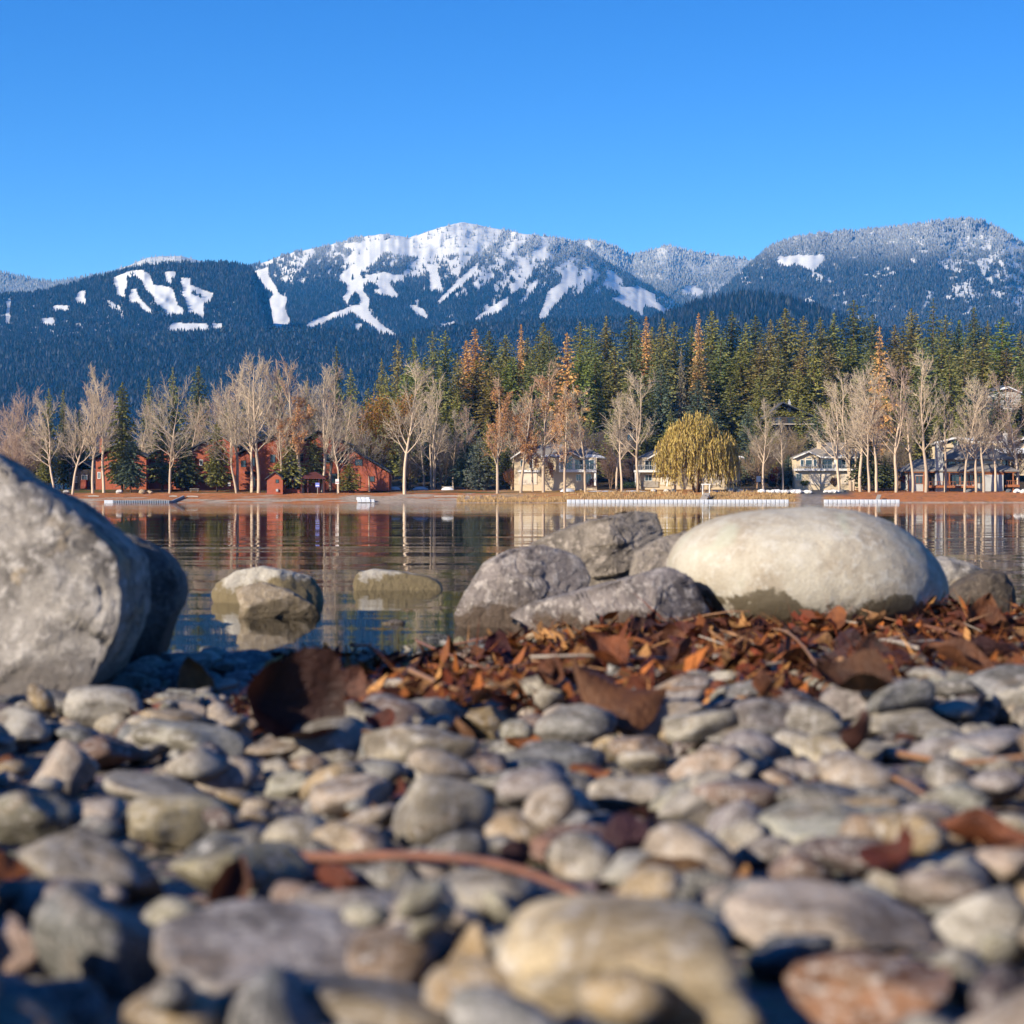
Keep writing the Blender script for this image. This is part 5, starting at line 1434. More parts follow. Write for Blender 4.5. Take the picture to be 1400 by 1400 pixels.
def boulder(name, label, d, outline, depth, mat, seed, e=0.75, cuts=(), crag=0.05, rough=0.02, sub=5, cat='boulder', group='boulders at the near waterline', soft=0.9, chips=0, chipx=1.0, strata=None, cracks=0.0, chipd=0.76, rounding=12):
    """solid rock whose side view follows the outline; depth in metres front to back"""
    cx = sum(p[0] for p in outline) / len(outline); cy = sum(p[1] for p in outline) / len(outline)
    k = d / FPX
    pol = [((x - cx) * k, (cy - y) * k) for x, y in outline]
    an = np.linspace(-np.pi, np.pi, 721); ra = np.zeros(721)
    for t_, th in enumerate(an):                 # where a ray from the middle meets the outline
        ux, uz = math.cos(th), math.sin(th)
        for (ax, az), (bx_, bz) in zip(pol, pol[1:] + pol[:1]):
            ex, ez = bx_ - ax, bz - az; dn = ux * ez - uz * ex
            if abs(dn) < 1e-9: continue
            tt = (ax * ez - az * ex) / dn; ss = (ax * uz - az * ux) / dn
            if tt > 0 and -1e-6 <= ss <= 1 + 1e-6: ra[t_] = max(ra[t_], tt)
    for _ in range(rounding):
        ra = (np.concatenate([ra[-2:-1], ra[:-1]]) + ra * 2 + np.concatenate([ra[1:], ra[1:2]])) / 4
    bm = bmesh.new(); bmesh.ops.create_icosphere(bm, subdivisions=sub, radius=1.0)
    o = Vector((seed * 3.1, seed * 1.7, seed * 0.9)); S0 = float(np.mean(ra))
    raw = []
    for v in bm.verts:
        x, y, z = v.co
        c = math.sqrt(x * x + z * z); th = math.atan2(z, x)
        r = float(np.interp(th, an, ra))
        p = Vector((r * math.cos(th) * c ** e, depth / 2 * math.copysign(abs(y) ** e, y), r * math.sin(th) * c ** e))
        for nrm, off in cuts:
            n = Vector(nrm).normalized(); q = p.dot(n) - off * S0
            if q > 0: p -= n * q * soft
        raw.append(p)
    rc = random.Random(seed * 7 + 1); arr = np.array([tuple(p) for p in raw])
    for _ in range(chips):                       # broken faces
        if rc.random() < 0.75: n = np.array([rc.uniform(-0.75, min(0.75, chipx)), -1.0, rc.uniform(-0.2, 0.75)]); lo = chipd
        else: n = np.array([rc.uniform(-0.6, min(0.6, chipx)), rc.uniform(-0.6, 0.3), 1.0]); lo = 0.90
        n /= np.linalg.norm(n)
        dt = arr @ n; off = dt.max() * rc.uniform(lo, 0.95); ex = np.maximum(dt - off, 0)
        arr -= ex[:, None] * n[None, :] * 0.95
    for v, q in zip(bm.verts, arr):
        p = Vector(q); y = v.co.y
        u = p / S0
        if strata:                               # ledges of bedded rock
            ax, kk, amp = strata
            sv = u.dot(Vector(ax).normalized()) * kk + 0.55 * mno.noise(u * 1.3 + o); hh = mno.cell(Vector((math.floor(sv) * 3.7, seed, 0.5))) - 0.5
            p.x *= 1 + amp * hh * 0.5; p.y *= 1 + amp * 2.2 * hh; p.z -= amp * 0.15 * S0 * (sv - math.floor(sv))
        if cracks:
            cn = mno.noise(u * 1.7 + o * 1.3); cn2 = mno.noise(Vector((u.x * 3.1, u.y * 3.1, u.z * 5.0)) - o)
            p -= v.co * S0 * cracks * (math.exp(-(cn / 0.05) ** 2) + 0.7 * math.exp(-(cn2 / 0.05) ** 2))
        rid = 1 - 2 * abs(mno.noise(u * 1.9 + o))
        w = min(1.0, abs(y) * 2.2 + 0.25)
        p += v.co * S0 * (crag * w * (0.6 * rid - 0.3 + 0.5 * mno.noise(u * 3.7 + o)) + rough * 0.5 * (1 - 2 * abs(mno.noise(u * 4.5 + o))) + rough * 0.6 * mno.noise(u * 13 + o) + rough * 0.5 * mno.noise(u * 27 + o))
        v.co = p
    me = bpy.data.meshes.new(name); bm.to_mesh(me); bm.free()
    me.polygons.foreach_set('use_smooth', np.ones(len(me.polygons), bool)); me.materials.append(mat)
    ob = link(name, me, None, P(cx, cy, d))
    tag(ob, label, cat, group)
    return ob


BM_GREY = boulder_mat('pale_grey_boulder', (0.33, 0.295, 0.25), (0.12, 0.105, 0.09), (0.50, 0.455, 0.395), (0.14, 0.12, 0.10), 0.09, 0.06, 7.0, 0.45, 0.7, lichen=(0.34, 0.26, 0.16))
BM_WHITE = boulder_mat('white_boulder', (0.45, 0.405, 0.315), (0.35, 0.295, 0.215), (0.50, 0.46, 0.38), (0.115, 0.092, 0.058), 0.128, 0.014, 6.0, 0.25, 0.35, lichen=(0.34, 0.335, 0.25))
BM_MAUVE = boulder_mat('mauve_grey_rock', (0.29, 0.245, 0.215), (0.12, 0.10, 0.09), (0.54, 0.475, 0.41), (0.095, 0.066, 0.045), 0.065, 0.03, 7.0, 0.45, 0.8)
BM_SLAB = boulder_mat('brown_grey_slab', (0.28, 0.235, 0.185), (0.12, 0.10, 0.08), (0.44, 0.37, 0.295), (0.17, 0.125, 0.08), 0.06, 0.05, 8.0, 0.4, 0.8)
BM_TAN = boulder_mat('tan_rock', (0.30, 0.235, 0.155), (0.20, 0.155, 0.10), (0.40, 0.33, 0.24), (0.14, 0.105, 0.06), 0.035, 0.03, 9.0, 0.4, 0.6)
BM_PALE = boulder_mat('pale_topped_rock', (0.42, 0.38, 0.31), (0.30, 0.26, 0.19), (0.50, 0.46, 0.38), (0.165, 0.125, 0.062), 0.085, 0.035, 9.0, 0.3, 0.6)

boulder('boulder', 'huge pale grey boulder filling the left edge of the beach', 4.25, [(-270, 760), (-230, 690), (-160, 640), (-90, 612), (-30, 617), (2, 636), (30, 656), (62, 674), (100, 697), (135, 724), (158, 744), (171, 762), (176, 800), (176, 838), (168, 868), (155, 900), (140, 935), (80, 965), (-50, 985), (-200, 965), (-280, 860)], 0.75, BM_GREY, 1, 0.40,
        cuts=(((-0.3, -0.9, -0.15), 0.66),  ((0.1, -0.95, 0.1), 0.80)), crag=0.025, rough=0.013, sub=6, chips=34, chipx=0.12, chipd=0.70, strata=((0.6, 0.2, 0.75), 1.6, 0.05), cracks=0.02)
BM_SHADE = boulder_mat('boulder_painted_shade', (0.20, 0.175, 0.15), (0.10, 0.09, 0.08), (0.28, 0.25, 0.21), (0.05, 0.04, 0.033), 0.14, 0.08, 8.0, 0.5, 0.8)  # shade behind the huge boulder is put into this darkened rock colour
boulder('boulder', 'dark grey boulder in shade behind the huge pale one', 4.95, [(110, 760), (140, 736), (165, 729), (190, 731), (215, 745), (235, 766), (247, 790), (250, 812), (242, 836), (230, 862), (221, 892), (208, 930), (150, 945), (90, 900), (95, 800)], 0.42, BM_SHADE, 2, 0.7,
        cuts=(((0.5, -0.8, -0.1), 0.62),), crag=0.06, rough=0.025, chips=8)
boulder('boulder', 'large smooth cream-white boulder with brown tide stain', 6.5, [(906, 765), (914, 747), (945, 723), (985, 707), (1040, 698), (1110, 694), (1165, 698), (1213, 713), (1253, 739), (1279, 768), (1294, 800), (1293, 827), (1275, 848), (1235, 864), (1180, 872), (1110, 874), (1040, 872), (960, 850), (920, 808)], 0.82, BM_WHITE, 3, 0.86,
        crag=0.012, rough=0.009, sub=6, rounding=400)
boulder('boulder', 'layered brown-grey slab rock with dark block end', 7.5, [(720, 748), (757, 726), (805, 711), (850, 700), (878, 697), (901, 697), (905, 715), (910, 733), (894, 746), (889, 765), (862, 795), (800, 812), (735, 800)], 0.5, BM_SLAB, 4, 0.42,
        cuts=(((0.62, -0.78, 0.0), 0.60), ((-0.15, -0.75, 0.65), 0.42), ((0.0, -1, -0.1), 0.50)), crag=0.02, rough=0.012, soft=0.97, chips=24, chipd=0.62, sub=6, strata=((-0.12, -0.1, 1.0), 3.4, 0.14), cracks=0.03)
boulder('boulder', 'grey rock between the layered slab and the white boulder', 7.25, [(868, 755), (900, 737), (940, 727), (968, 732), (975, 760), (960, 800), (900, 812), (860, 790)], 0.34, BM_SLAB, 5, 0.65, cuts=(((0.1, -0.8, 0.6), 0.5),), crag=0.07, rough=0.03, chips=10)
boulder('boulder', 'mauve-grey angular rock with wet dark foot', 6.85, [(617, 850), (626, 825), (642, 795), (660, 768), (690, 750), (715, 743), (745, 746), (782, 753), (803, 767), (813, 792), (806, 830), (775, 870), (700, 886), (632, 876)], 0.5, BM_MAUVE, 6, 0.45,
        cuts=(((-0.5, -0.85, 0.1), 0.55), ((0.45, -0.8, 0.35), 0.52), ((0.1, -0.85, 0.55), 0.45)), crag=0.025, rough=0.013, soft=0.96, chips=28, chipd=0.60, sub=6, strata=((0.35, -0.25, 0.9), 2.4, 0.12), cracks=0.03)
boulder('boulder', 'angular mauve-grey rock with a black crevice in front of the white boulder', 6.1, [(682, 870), (705, 838), (745, 820), (790, 808), (830, 796), (880, 781), (920, 775), (944, 777), (958, 800), (973, 830), (988, 860), (984, 885), (930, 905), (840, 905), (740, 903), (690, 895)], 0.5, BM_MAUVE, 7, 0.42,
        cuts=(((0.80, -0.6, 0.0), 0.88), ((-0.1, -0.8, 0.6), 0.34), ((-0.55, -0.8, -0.1), 0.62), ((0.25, -0.95, -0.1), 0.50)), crag=0.025, rough=0.013, soft=0.96, chips=28, chipd=0.60, sub=6, strata=((0.35, -0.25, 0.9), 2.4, 0.12), cracks=0.03)
boulder('boulder', 'pale-topped rock standing in the water', 8.5, [(286, 812), (299, 791), (325, 780), (358, 775), (395, 782), (424, 789), (438, 808), (443, 832), (420, 860), (310, 858)], 0.30, BM_PALE, 8, 0.46, cuts=(((0.5, -0.75, 0.3), 0.50), ((-0.3, -0.9, 0.2), 0.45)), crag=0.06, rough=0.03, chips=8)
boulder('boulder', 'tan wedge-shaped rock in front of the pale-topped one', 7.4, [(321, 808), (336, 799), (360, 797), (395, 808), (424, 826), (437, 838), (438, 862), (330, 866), (327, 845), (330, 828)], 0.24, BM_TAN, 9, 0.55, cuts=(((0.3, -0.9, -0.4), 0.32), ((0.0, -0.75, 0.65), 0.35)), crag=0.05, rough=0.03, soft=0.97, chips=6)
boulder('boulder', 'low flat-topped rock alone in the water', 9.7, [(483, 800), (489, 783), (510, 778), (550, 782), (585, 788), (602, 797), (606, 812), (560, 822), (490, 818)], 0.26, BM_PALE, 10, 0.42, cuts=(((0.1, -0.95, 0.3), 0.35),), crag=0.05)
boulder('boulder', 'pale low rock behind the right end of the white boulder', 7.9, [(1240, 800), (1262, 768), (1290, 761), (1320, 768), (1348, 782), (1345, 820), (1300, 850), (1250, 840)], 0.3, BM_GREY, 11, 0.65, crag=0.06)
boulder('boulder', 'dark brown wet rock at the right in the water', 7.55, [(1282, 822), (1305, 800), (1328, 788), (1350, 778), (1370, 783), (1381, 800), (1384, 835), (1370, 868), (1290, 866)], 0.26, boulder_mat('dark_wet_rock', (0.115, 0.088, 0.065), (0.07, 0.055, 0.042), (0.17, 0.135, 0.10), (0.06, 0.045, 0.03), 0.06, 0.05, 10, 0.5, 0.8), 12, 0.65, crag=0.10, rough=0.03)

# ------------------------------------------------------------------ cobbles
GX0, GX1, GY0, GY1, CELL = -2.6, 2.6, 0.5, 7.4, 0.01
gx = np.arange(GX0, GX1, CELL); gy = np.arange(GY0, GY1, CELL)
_A, _B = np.meshgrid(gx, gy)
HM = beach_z(_A, _B)


def hm_at(x, y):
    i = int(min(max((y - GY0) / CELL, 0), len(gy) - 1)); j = int(min(max((x - GX0) / CELL, 0), len(gx) - 1))
    return HM[i, j]


def drop(x, y, a, b_, c, rot, sink=0.78, fit=None):
    """lower an ellipsoid on the heap; returns its centre height and raises the heap"""
    r = max(a, b_, c) + CELL
    i0, i1 = int((y - r - GY0) / CELL), int((y + r - GY0) / CELL) + 1
    j0, j1 = int((x - r - GX0) / CELL), int((x + r - GX0) / CELL) + 1
    i0, j0 = max(i0, 0), max(j0, 0); i1, j1 = min(i1, len(gy)), min(j1, len(gx))
    if i1 <= i0 or j1 <= j0: return None
    X = _A[i0:i1, j0:j1] - x; Y = _B[i0:i1, j0:j1] - y
    M = np.array(rot.to_matrix()); A = M @ np.diag([1 / a ** 2, 1 / b_ ** 2, 1 / c ** 2]) @ M.T
    q2 = A[2, 2]; q1 = A[0, 2] * X + A[1, 2] * Y; q0 = A[0, 0] * X * X + 2 * A[0, 1] * X * Y + A[1, 1] * Y * Y - 1
    D = q1 * q1 - q2 * q0; ins = D > 0
    if not ins.any(): return None
    sq = np.sqrt(np.where(ins, D, 0)); lo = (-q1 - sq) / q2; hi = (-q1 + sq) / q2
    H = HM[i0:i1, j0:j1]
    z = float(np.quantile((H - lo)[ins], sink))
    if fit: z = fit(z)
    HM[i0:i1, j0:j1] = np.where(ins, np.maximum(H, z + hi), H)
    return z


def stone_mat(name, src):
    m, N, L, b = nodes_mat(name)
    tc_ = N.new('ShaderNodeTexCoord').outputs['Object']
    oi = N.new('ShaderNodeObjectInfo')
    ad = N.new('ShaderNodeVectorMath'); ad.operation = 'ADD'; L.new(tc_, ad.inputs[0])
    sc = N.new('ShaderNodeMath'); sc.operation = 'MULTIPLY'; sc.inputs[1].default_value = 37.0; L.new(oi.outputs['Random'], sc.inputs[0])
    cb = N.new('ShaderNodeCombineXYZ')
    for i in range(3): L.new(sc.outputs[0], cb.inputs[i])
    L.new(cb.outputs[0], ad.inputs[1])
    v = ad.outputs[0]
    if src == 'object': c = oi.outputs['Color']; k = 1.0
    else:
        at = N.new('ShaderNodeAttribute'); at.attribute_name = 'col'; c = at.outputs['Color']; k = 18.0
    f1 = noise_n(N, L, v, 1.1 * k, 5, 0.6, 0.5); f2 = noise_n(N, L, v, 4.5 * k, 6, 0.7); f3 = noise_n(N, L, v, 14 * k, 4, 0.75)
    c1 = mixc(N, L, c, mixc(N, L, c, (0.46, 0.44, 0.42), 1.0, 'MULTIPLY'), ramp_n(N, L, f1, ((0.43, 0.0), (0.60, 1.0))))
    c1 = mixc(N, L, c1, (0.28, 0.18, 0.095), ramp_n(N, L, noise_n(N, L, v, 0.8 * k, 3, 0.5, 1.0), ((0.58, 0.0), (0.75, 0.35))))
    c1 = mixc(N, L, c1, (0.42, 0.39, 0.35), ramp_n(N, L, f2, ((0.52, 0.0), (0.66, 0.75))))
    c1 = mixc(N, L, c1, ramp_n(N, L, f3, ((0.36, 0.35), (0.55, 1.0))), 0.7, 'MULTIPLY')
    wv = N.new('ShaderNodeTexWave'); wv.inputs['Scale'].default_value = 0.55 * k; wv.inputs['Distortion'].default_value = 6; wv.inputs['Detail'].default_value = 3; L.new(v, wv.inputs['Vector'])
    c1 = mixc(N, L, c1, (0.45, 0.43, 0.40), ramp_n(N, L, wv.outputs['Fac'], ((0.96, 0.0), (0.995, 0.16))))
    L.new(c1, b.inputs['Base Color']); b.inputs['Roughness'].default_value = 0.72; b.inputs['Specular IOR Level'].default_value = 0.3
    h = N.new('ShaderNodeMath'); h.operation = 'ADD'; L.new(f2, h.inputs[0]); L.new(f3, h.inputs[1])
    bump_n(N, L, h.outputs[0], 0.35, 0.05 if src == 'object' else 0.003, b)
    return m


SM_OBJ = stone_mat('cobble_stone', 'object'); SM_ATT = stone_mat('pebble_stone', 'attr')


def stone_verts(seed, sub, cuts):
    rnd = random.Random(seed); bm = bmesh.new(); bmesh.ops.create_icosphere(bm, subdivisions=sub, radius=1.0)
    pl = [(rvec(rnd), rnd.uniform(0.42, 0.82)) for _ in range(cuts)]; o = rvec(rnd) * 30
    for v in bm.verts:
        p = v.co.copy()
        for n, c in pl:
            e = p.dot(n) - c
            if e > 0: p -= n * e * 0.93
        p *= 1 + 0.16 * mno.noise(p * 1.1 + o) + 0.055 * mno.noise(p * 2.9 + o) + 0.02 * mno.noise(p * 7 + o)
        v.co = p
    ext = [max(abs(v.co[i]) for v in bm.verts) for i in range(3)]
    for v in bm.verts: v.co = Vector(v.co[i] / ext[i] for i in range(3))
    me = bpy.data.meshes.new('stone'); bm.to_mesh(me); bm.free()
    return me


STONES = []
for s_ in range(18):
    me = stone_verts(200 + s_, 4, 5 + s_ % 9); me.polygons.foreach_set('use_smooth', np.ones(len(me.polygons), bool)); me.materials.append(SM_OBJ); STONES.append(me)
PEB = []
for s_ in range(8):
    me = stone_verts(300 + s_, 2, 2 + s_ % 4); n = len(me.vertices); co = np.zeros(n * 3, np.float32); me.vertices.foreach_get('co', co)
    tri = np.zeros(len(me.polygons) * 3, np.int32); me.loops.foreach_get('vertex_index', tri); PEB.append((co.reshape(-1, 3), tri.reshape(-1, 3)))
    bpy.data.meshes.remove(me)

PAL = [((176, 166, 152), 'grey'), ((160, 152, 142), 'grey'), ((186, 176, 160), 'pale grey'), ((150, 150, 150), 'blue-grey'), ((128, 132, 138), 'dark blue-grey'), ((170, 166, 146), 'grey-green'), ((188, 168, 148), 'beige'), ((196, 176, 160), 'pinkish'), ((150, 120, 108), 'red-brown'), ((120, 98, 96), 'purple-brown'), ((188, 158, 112), 'ochre'), ((206, 196, 176), 'cream'), ((112, 108, 106), 'dark grey'), ((160, 148, 150), 'mauve-grey'), ((172, 140, 112), 'brown')]
ALB = 0.58


def alb(rgb):
    g = 0.3 * rgb[0] + 0.6 * rgb[1] + 0.1 * rgb[2]; rgb = tuple(g + (v - g) * 0.66 for v in rgb)
    return tuple(v * ALB * k for v, k in zip(lin(rgb), (1.05, 1.0, 0.88)))


def tint(rgb):
    k = rnd.uniform(0.88, 1.1)
    return tuple(min(255, v * k) for v in rgb)


pebs = []          # small stones that become one mass
def peb(x, y, a, b_, c, rot, z, rgb): pebs.append((x, y, z, a, b_, c, rot, rgb))


rnd = random.Random(12)
# first bed: small stones everywhere
for k in range(2000):
    y = 0.75 + (rnd.random() ** 0.8) * 6.3; w = 0.30 * y + 0.45; x = rnd.uniform(-w, w)
    a = rnd.uniform(0.018, 0.034) if (k > 900 or y > 4.2) else rnd.uniform(0.030, 0.052); b_ = a * rnd.uniform(0.7, 1.1); c = a * rnd.uniform(0.36, 0.58)
    rot = Euler((rnd.gauss(0, 0.3), rnd.gauss(0, 0.3), rnd.uniform(0, 6.28)))
    if hm_at(x, y) - float(beach_z(x, y)) > 0.045: continue
    z = drop(x, y, a, b_, c, rot, 0.6)
    if z is not None: peb(x, y, a, b_, c, rot, z, rnd.choice(PAL)[0])

# stones one can pick out in the photograph: pixel centre, visible width and height, colour, tilt about the view axis, label
MARK = [
    (865, 1338, 385, 215, (222, 196, 150), -4, 2, 'largest tan cobble with pale green centre at the bottom edge'), (650, 1318, 80, 125, (205, 165, 105), 10, 5, 'upright ochre stone left of the largest tan cobble'), (450, 1395, 400, 110, (160, 140, 110), 0, 1, 'broad brown-grey cobble cut by the bottom edge'),
    (395, 1310, 400, 120, (176, 168, 172), -3, 4, 'long mauve-white streaked cobble near the bottom left'), (150, 1300, 230, 150, (140, 144, 146), -28, 3, 'curved blue-grey cobble at the lower left'), (18, 1292, 80, 110, (205, 165, 150), 10, 6, 'pink stone at the lower left edge'),
    (110, 1192, 230, 115, (178, 166, 150), -30, 7, 'beige slab tilted up to the right at the left side'), (330, 1192, 200, 105, (168, 158, 120), 8, 9, 'dark-shaded stone with yellowish right face'), (480, 1258, 330, 75, (165, 155, 150), 0, 8, 'flat mauve-brown cobble above the streaked one'),
    (648, 1222, 170, 65, (198, 188, 172), 3, 10, 'flat pale cobble above the ochre stone'), (1140, 1262, 320, 95, (206, 186, 172), -8, 11, 'pinkish beige slab right of the largest tan cobble'), (1085, 1312, 160, 75, (98, 108, 122), 0, 12, 'dark slate-blue stone under the pinkish slab'),
    (1200, 1352, 255, 115, (182, 118, 78), -3, 13, 'orange-brown cobble at the bottom right'), (1352, 1262, 150, 100, (205, 200, 192), 5, 14, 'pale cobble at the right edge above the corner'), (1388, 1375, 120, 120, (98, 80, 86), 20, 15, 'dark purple stone in the bottom right corner'),
    (1185, 1185, 210, 70, (128, 104, 100), -4, 16, 'purple-brown flat stone above the pinkish slab'), (1100, 1140, 180, 72, (190, 190, 172), 0, 17, 'pale grey-green cobble in the right middle'), (600, 1118, 155, 115, (176, 164, 144), 0, 0, 'round grey-tan cobble in the middle of the beach'),
    (245, 1128, 160, 80, (198, 182, 140), -8, 2, 'yellowish pale stone above the tilted slab'), (35, 1118, 140, 90, (150, 146, 128), 10, 3, 'greenish speckled stone at the left edge'), (225, 1092, 190, 58, (180, 172, 160), -14, 4, 'long curved grey stone in the left middle'),
    (92, 1052, 105, 95, (205, 185, 172), 25, 5, 'pinkish white wedge stone at the left'), (402, 1070, 90, 55, (182, 180, 160), 0, 6, 'small pale greenish stone left of the middle'), (386, 1028, 145, 42, (170, 150, 130), -4, 7, 'flat tan stone with a dark end'),
    (550, 1030, 215, 95, (186, 172, 148), 4, 8, 'big grey-tan cobble behind the round one'), (666, 988, 90, 60, (206, 172, 112), 0, 9, 'golden tan round stone by the leaf drift'), (786, 992, 118, 58, (158, 156, 152), 5, 10, 'grey stone right of the golden one'),
    (745, 945, 105, 48, (196, 186, 166), 0, 11, 'pale flat stone in the edge of the leaf drift'), (1040, 1012, 160, 66, (164, 158, 154), -4, 12, 'smooth grey cobble below the leaf drift'), (1155, 1028, 145, 55, (206, 192, 164), -3, 13, 'cream stone with an olive left end'),
    (978, 1052, 130, 66, (188, 160, 140), 8, 14, 'pinkish brown stone left of the cream one'), (1250, 992, 170, 45, (186, 176, 158), 0, 15, 'flat beige stone along the lower edge of the drift'), (1335, 1032, 190, 66, (176, 166, 168), 5, 16, 'mauve-grey cobble at the right side'),
    (1098, 905, 92, 46, (188, 184, 176), 0, 17, 'grey stone sunk in the leaf drift before the white boulder'), (1240, 864, 56, 34, (216, 212, 206), 0, 0, 'small white stone under the right end of the white boulder'), (1386, 965, 75, 52, (206, 200, 190), 0, 1, 'pale stone at the right edge in the leaf drift'),
    (145, 970, 120, 64, (200, 194, 184), -6, 2, 'pale rounded stone behind the left orange leaf'), (262, 1012, 165, 56, (190, 186, 168), -8, 3, 'pale grey-green cobble left of the big curled leaf'), (22, 1002, 95, 66, (204, 198, 186), 0, 4, 'pale stone at the left edge below the orange leaf'),
    (135, 1030, 160, 60, (142, 104, 88), 8, 5, 'red-brown flat stone at the left'), (870, 1082, 160, 64, (206, 192, 172), -5, 6, 'pale beige stone right of the middle'), (968, 1082, 100, 56, (196, 186, 172), 0, 7, 'small pale stone between the beige and cream ones'),
    (772, 1130, 130, 60, (196, 192, 186), -5, 8, 'pale grey stone above the red-brown one'), (700, 1076, 200, 66, (160, 156, 146), 4, 9, 'grey cobble right behind the round grey-tan one'), (748, 1040, 170, 46, (152, 154, 154), 0, 10, 'flat blue-grey stone behind the grey cobble'),
    (820, 1160, 200, 52, (158, 106, 88), -4, 11, 'red-brown flat stone in the middle'), (952, 1112, 120, 58, (200, 190, 176), 6, 12, 'pale cobble right of the red-brown stone'), (480, 1150, 110, 66, (200, 176, 146), 0, 13, 'small tan stone left of the round grey-tan cobble'),
    (1300, 1102, 130, 66, (178, 178, 162), 0, 14, 'greenish stone at the right below the curved reed'), (1215, 1128, 120, 50, (172, 176, 164), -5, 15, 'grey-green flat stone right of the pale green cobble'), (1372, 1192, 140, 72, (206, 178, 160), -6, 16, 'pink cobble at the right edge'),
    (470, 1090, 130, 52, (200, 178, 160), 4, 17, 'pinkish beige stone left behind the round cobble'), (880, 1192, 150, 56, (192, 190, 182), 0, 0, 'pale grey stone below the red-brown flat one'), (962, 1222, 120, 66, (110, 112, 116), 0, 1, 'dark grey stone behind the largest tan cobble'),
    (102, 926, 86, 40, (120, 122, 128), 12, 2, 'dark wet stone at the foot of the huge boulder'), (565, 1000, 90, 50, (150, 138, 126), 0, 3, 'small brown stone behind the big grey-tan cobble'), (318, 950, 70, 40, (180, 176, 170), 0, 4, 'small grey stone beside the upright leaf'), (545, 1195, 120, 60, (140, 140, 140), 0, 5, 'dark grey stone under the red twig'),
    (740, 1218, 120, 60, (120, 124, 130), 0, 6, 'slate stone right of the flat pale cobble'), (20, 1230, 110, 70, (150, 120, 105), 0, 8, 'brown stone at the left edge below the tilted slab'), (60, 1375, 180, 90, (120, 122, 126), 0, 9, 'dark grey cobble in the bottom left corner'), (1290, 1215, 130, 60, (170, 150, 140), 0, 10, 'brown-pink stone left of the pink cobble')]
cob = []


def ground_px(px, py, lift):
    d = 3.0
    for _ in range(14):
        x = (px - 700) / FPX * d
        z = hm_at(x, d) * 0.5 + float(beach_z(x, d)) * 0.5 + lift
        d = 0.5 * d + 0.5 * (CAM_H - z) / max((py - HORIZON) / FPX, 0.02)
    return (px - 700) / FPX * d, d


keep = []
order = sorted(MARK, key=lambda q: q[1])
for px, py, w, hh, rgb, tilt, v, lb in order:
    d = 3.0
    for _ in range(6):
        c = max(hh / 2 * d / FPX * 1.0, 0.012); x, d = ground_px(px, py, c * 0.7)
    a = w / 2 * d / FPX; c = hh / 2 * d / FPX; b_ = max(c * 1.05, a * rnd.uniform(0.62, 0.85))
    c = max(c, 0.3 * a)
    rot = Euler((rnd.gauss(0.05, 0.10), R(-tilt), rnd.gauss(0, 0.25)), 'ZXY')
    i, j = int((d - GY0) / CELL), int((x - GX0) / CELL)
    zt = CAM_H - (py - HORIZON) / FPX * d
    z = drop(x, d, a, b_, c, rot, 0.55, lambda q: min(max(zt, q - 0.035), q + 0.02))
    if z is None: continue
    cob.append([x, d, z, a, b_, c, rot, rgb, STONES[v], lb, None]); keep.append((px, py, w, hh, d))
n_mark = len(cob)
# the rest of the cobbles fill in between
fill = []
tries = 0
while len(fill) < 780 and tries < 20000:
    tries += 1
    y = 0.8 + (rnd.random() ** 0.75) * 5.9; w = 0.27 * y + 0.35; x = rnd.uniform(-w, w)
    if y > shoreline(x) + 0.35: continue
    drift = y > 4.25 and x > -0.45
    a = (rnd.uniform(0.050, 0.082) if rnd.random() < 0.75 else rnd.uniform(0.078, 0.105)) * (0.5 if drift else 1.0)
    g = float(beach_z(x, y))
    if hm_at(x, y) - g > 0.062: continue
    cap = 0.088 if y < 2.5 else (0.075 if y < 3.6 else (0.058 if x > -0.1 else 0.048))
    qx = 700 + x / y * FPX; qy = HORIZON + (CAM_H - g - cap * 0.8) / y * FPX; qw = a / y * FPX
    if any(y < kd and abs(qx - kx) < 0.5 * kw + 0.5 * qw and qy - 0.5 * qw < ky + 0.30 * kh and qy > ky - kh for kx, ky, kw, kh, kd in keep): continue
    b_ = a * rnd.uniform(0.65, 1.0); c = a * rnd.uniform(0.30, 0.50)
    rot = Euler((rnd.gauss(0, 0.2), rnd.gauss(0, 0.25), rnd.gauss(0, 0.55) + rnd.choice((0, math.pi))))
    z = drop(x, y, a, b_, c, rot, 0.72, lambda q: min(q, g + cap - c))
    if z is None: continue
    rgb, nm = rnd.choice(PAL)
    fill.append([x, y, z, a, b_, c, rot, tint(rgb), rnd.choice(STONES), None, nm])


def proj(x, y, z): return 700 + x / y * FPX, HORIZON - (z - CAM_H) / y * FPX


def size_px(s_): return s_[3] / s_[1] * FPX


vis = []
for s_ in fill:
    px, py = proj(s_[0], s_[1], s_[2] + s_[5])
    s_.append((px, py)); vis.append(-40 < px < 1440 and py < 1420)
vs = sorted([s_ for s_, v in zip(fill, vis) if v], key=lambda q: -size_px(q))
single = vs[:235]; ids = {id(q) for q in single}
for s_ in fill:
    if id(s_) not in ids: peb(*s_[:2], *s_[3:6], s_[6], s_[2], s_[7])
import re


def short_name(t): return re.split(r' (?:with|at|in|near|by|cut|tilted|above|below|left|right|behind|under|between|beside|along|sunk|tucked) ', t)[0]


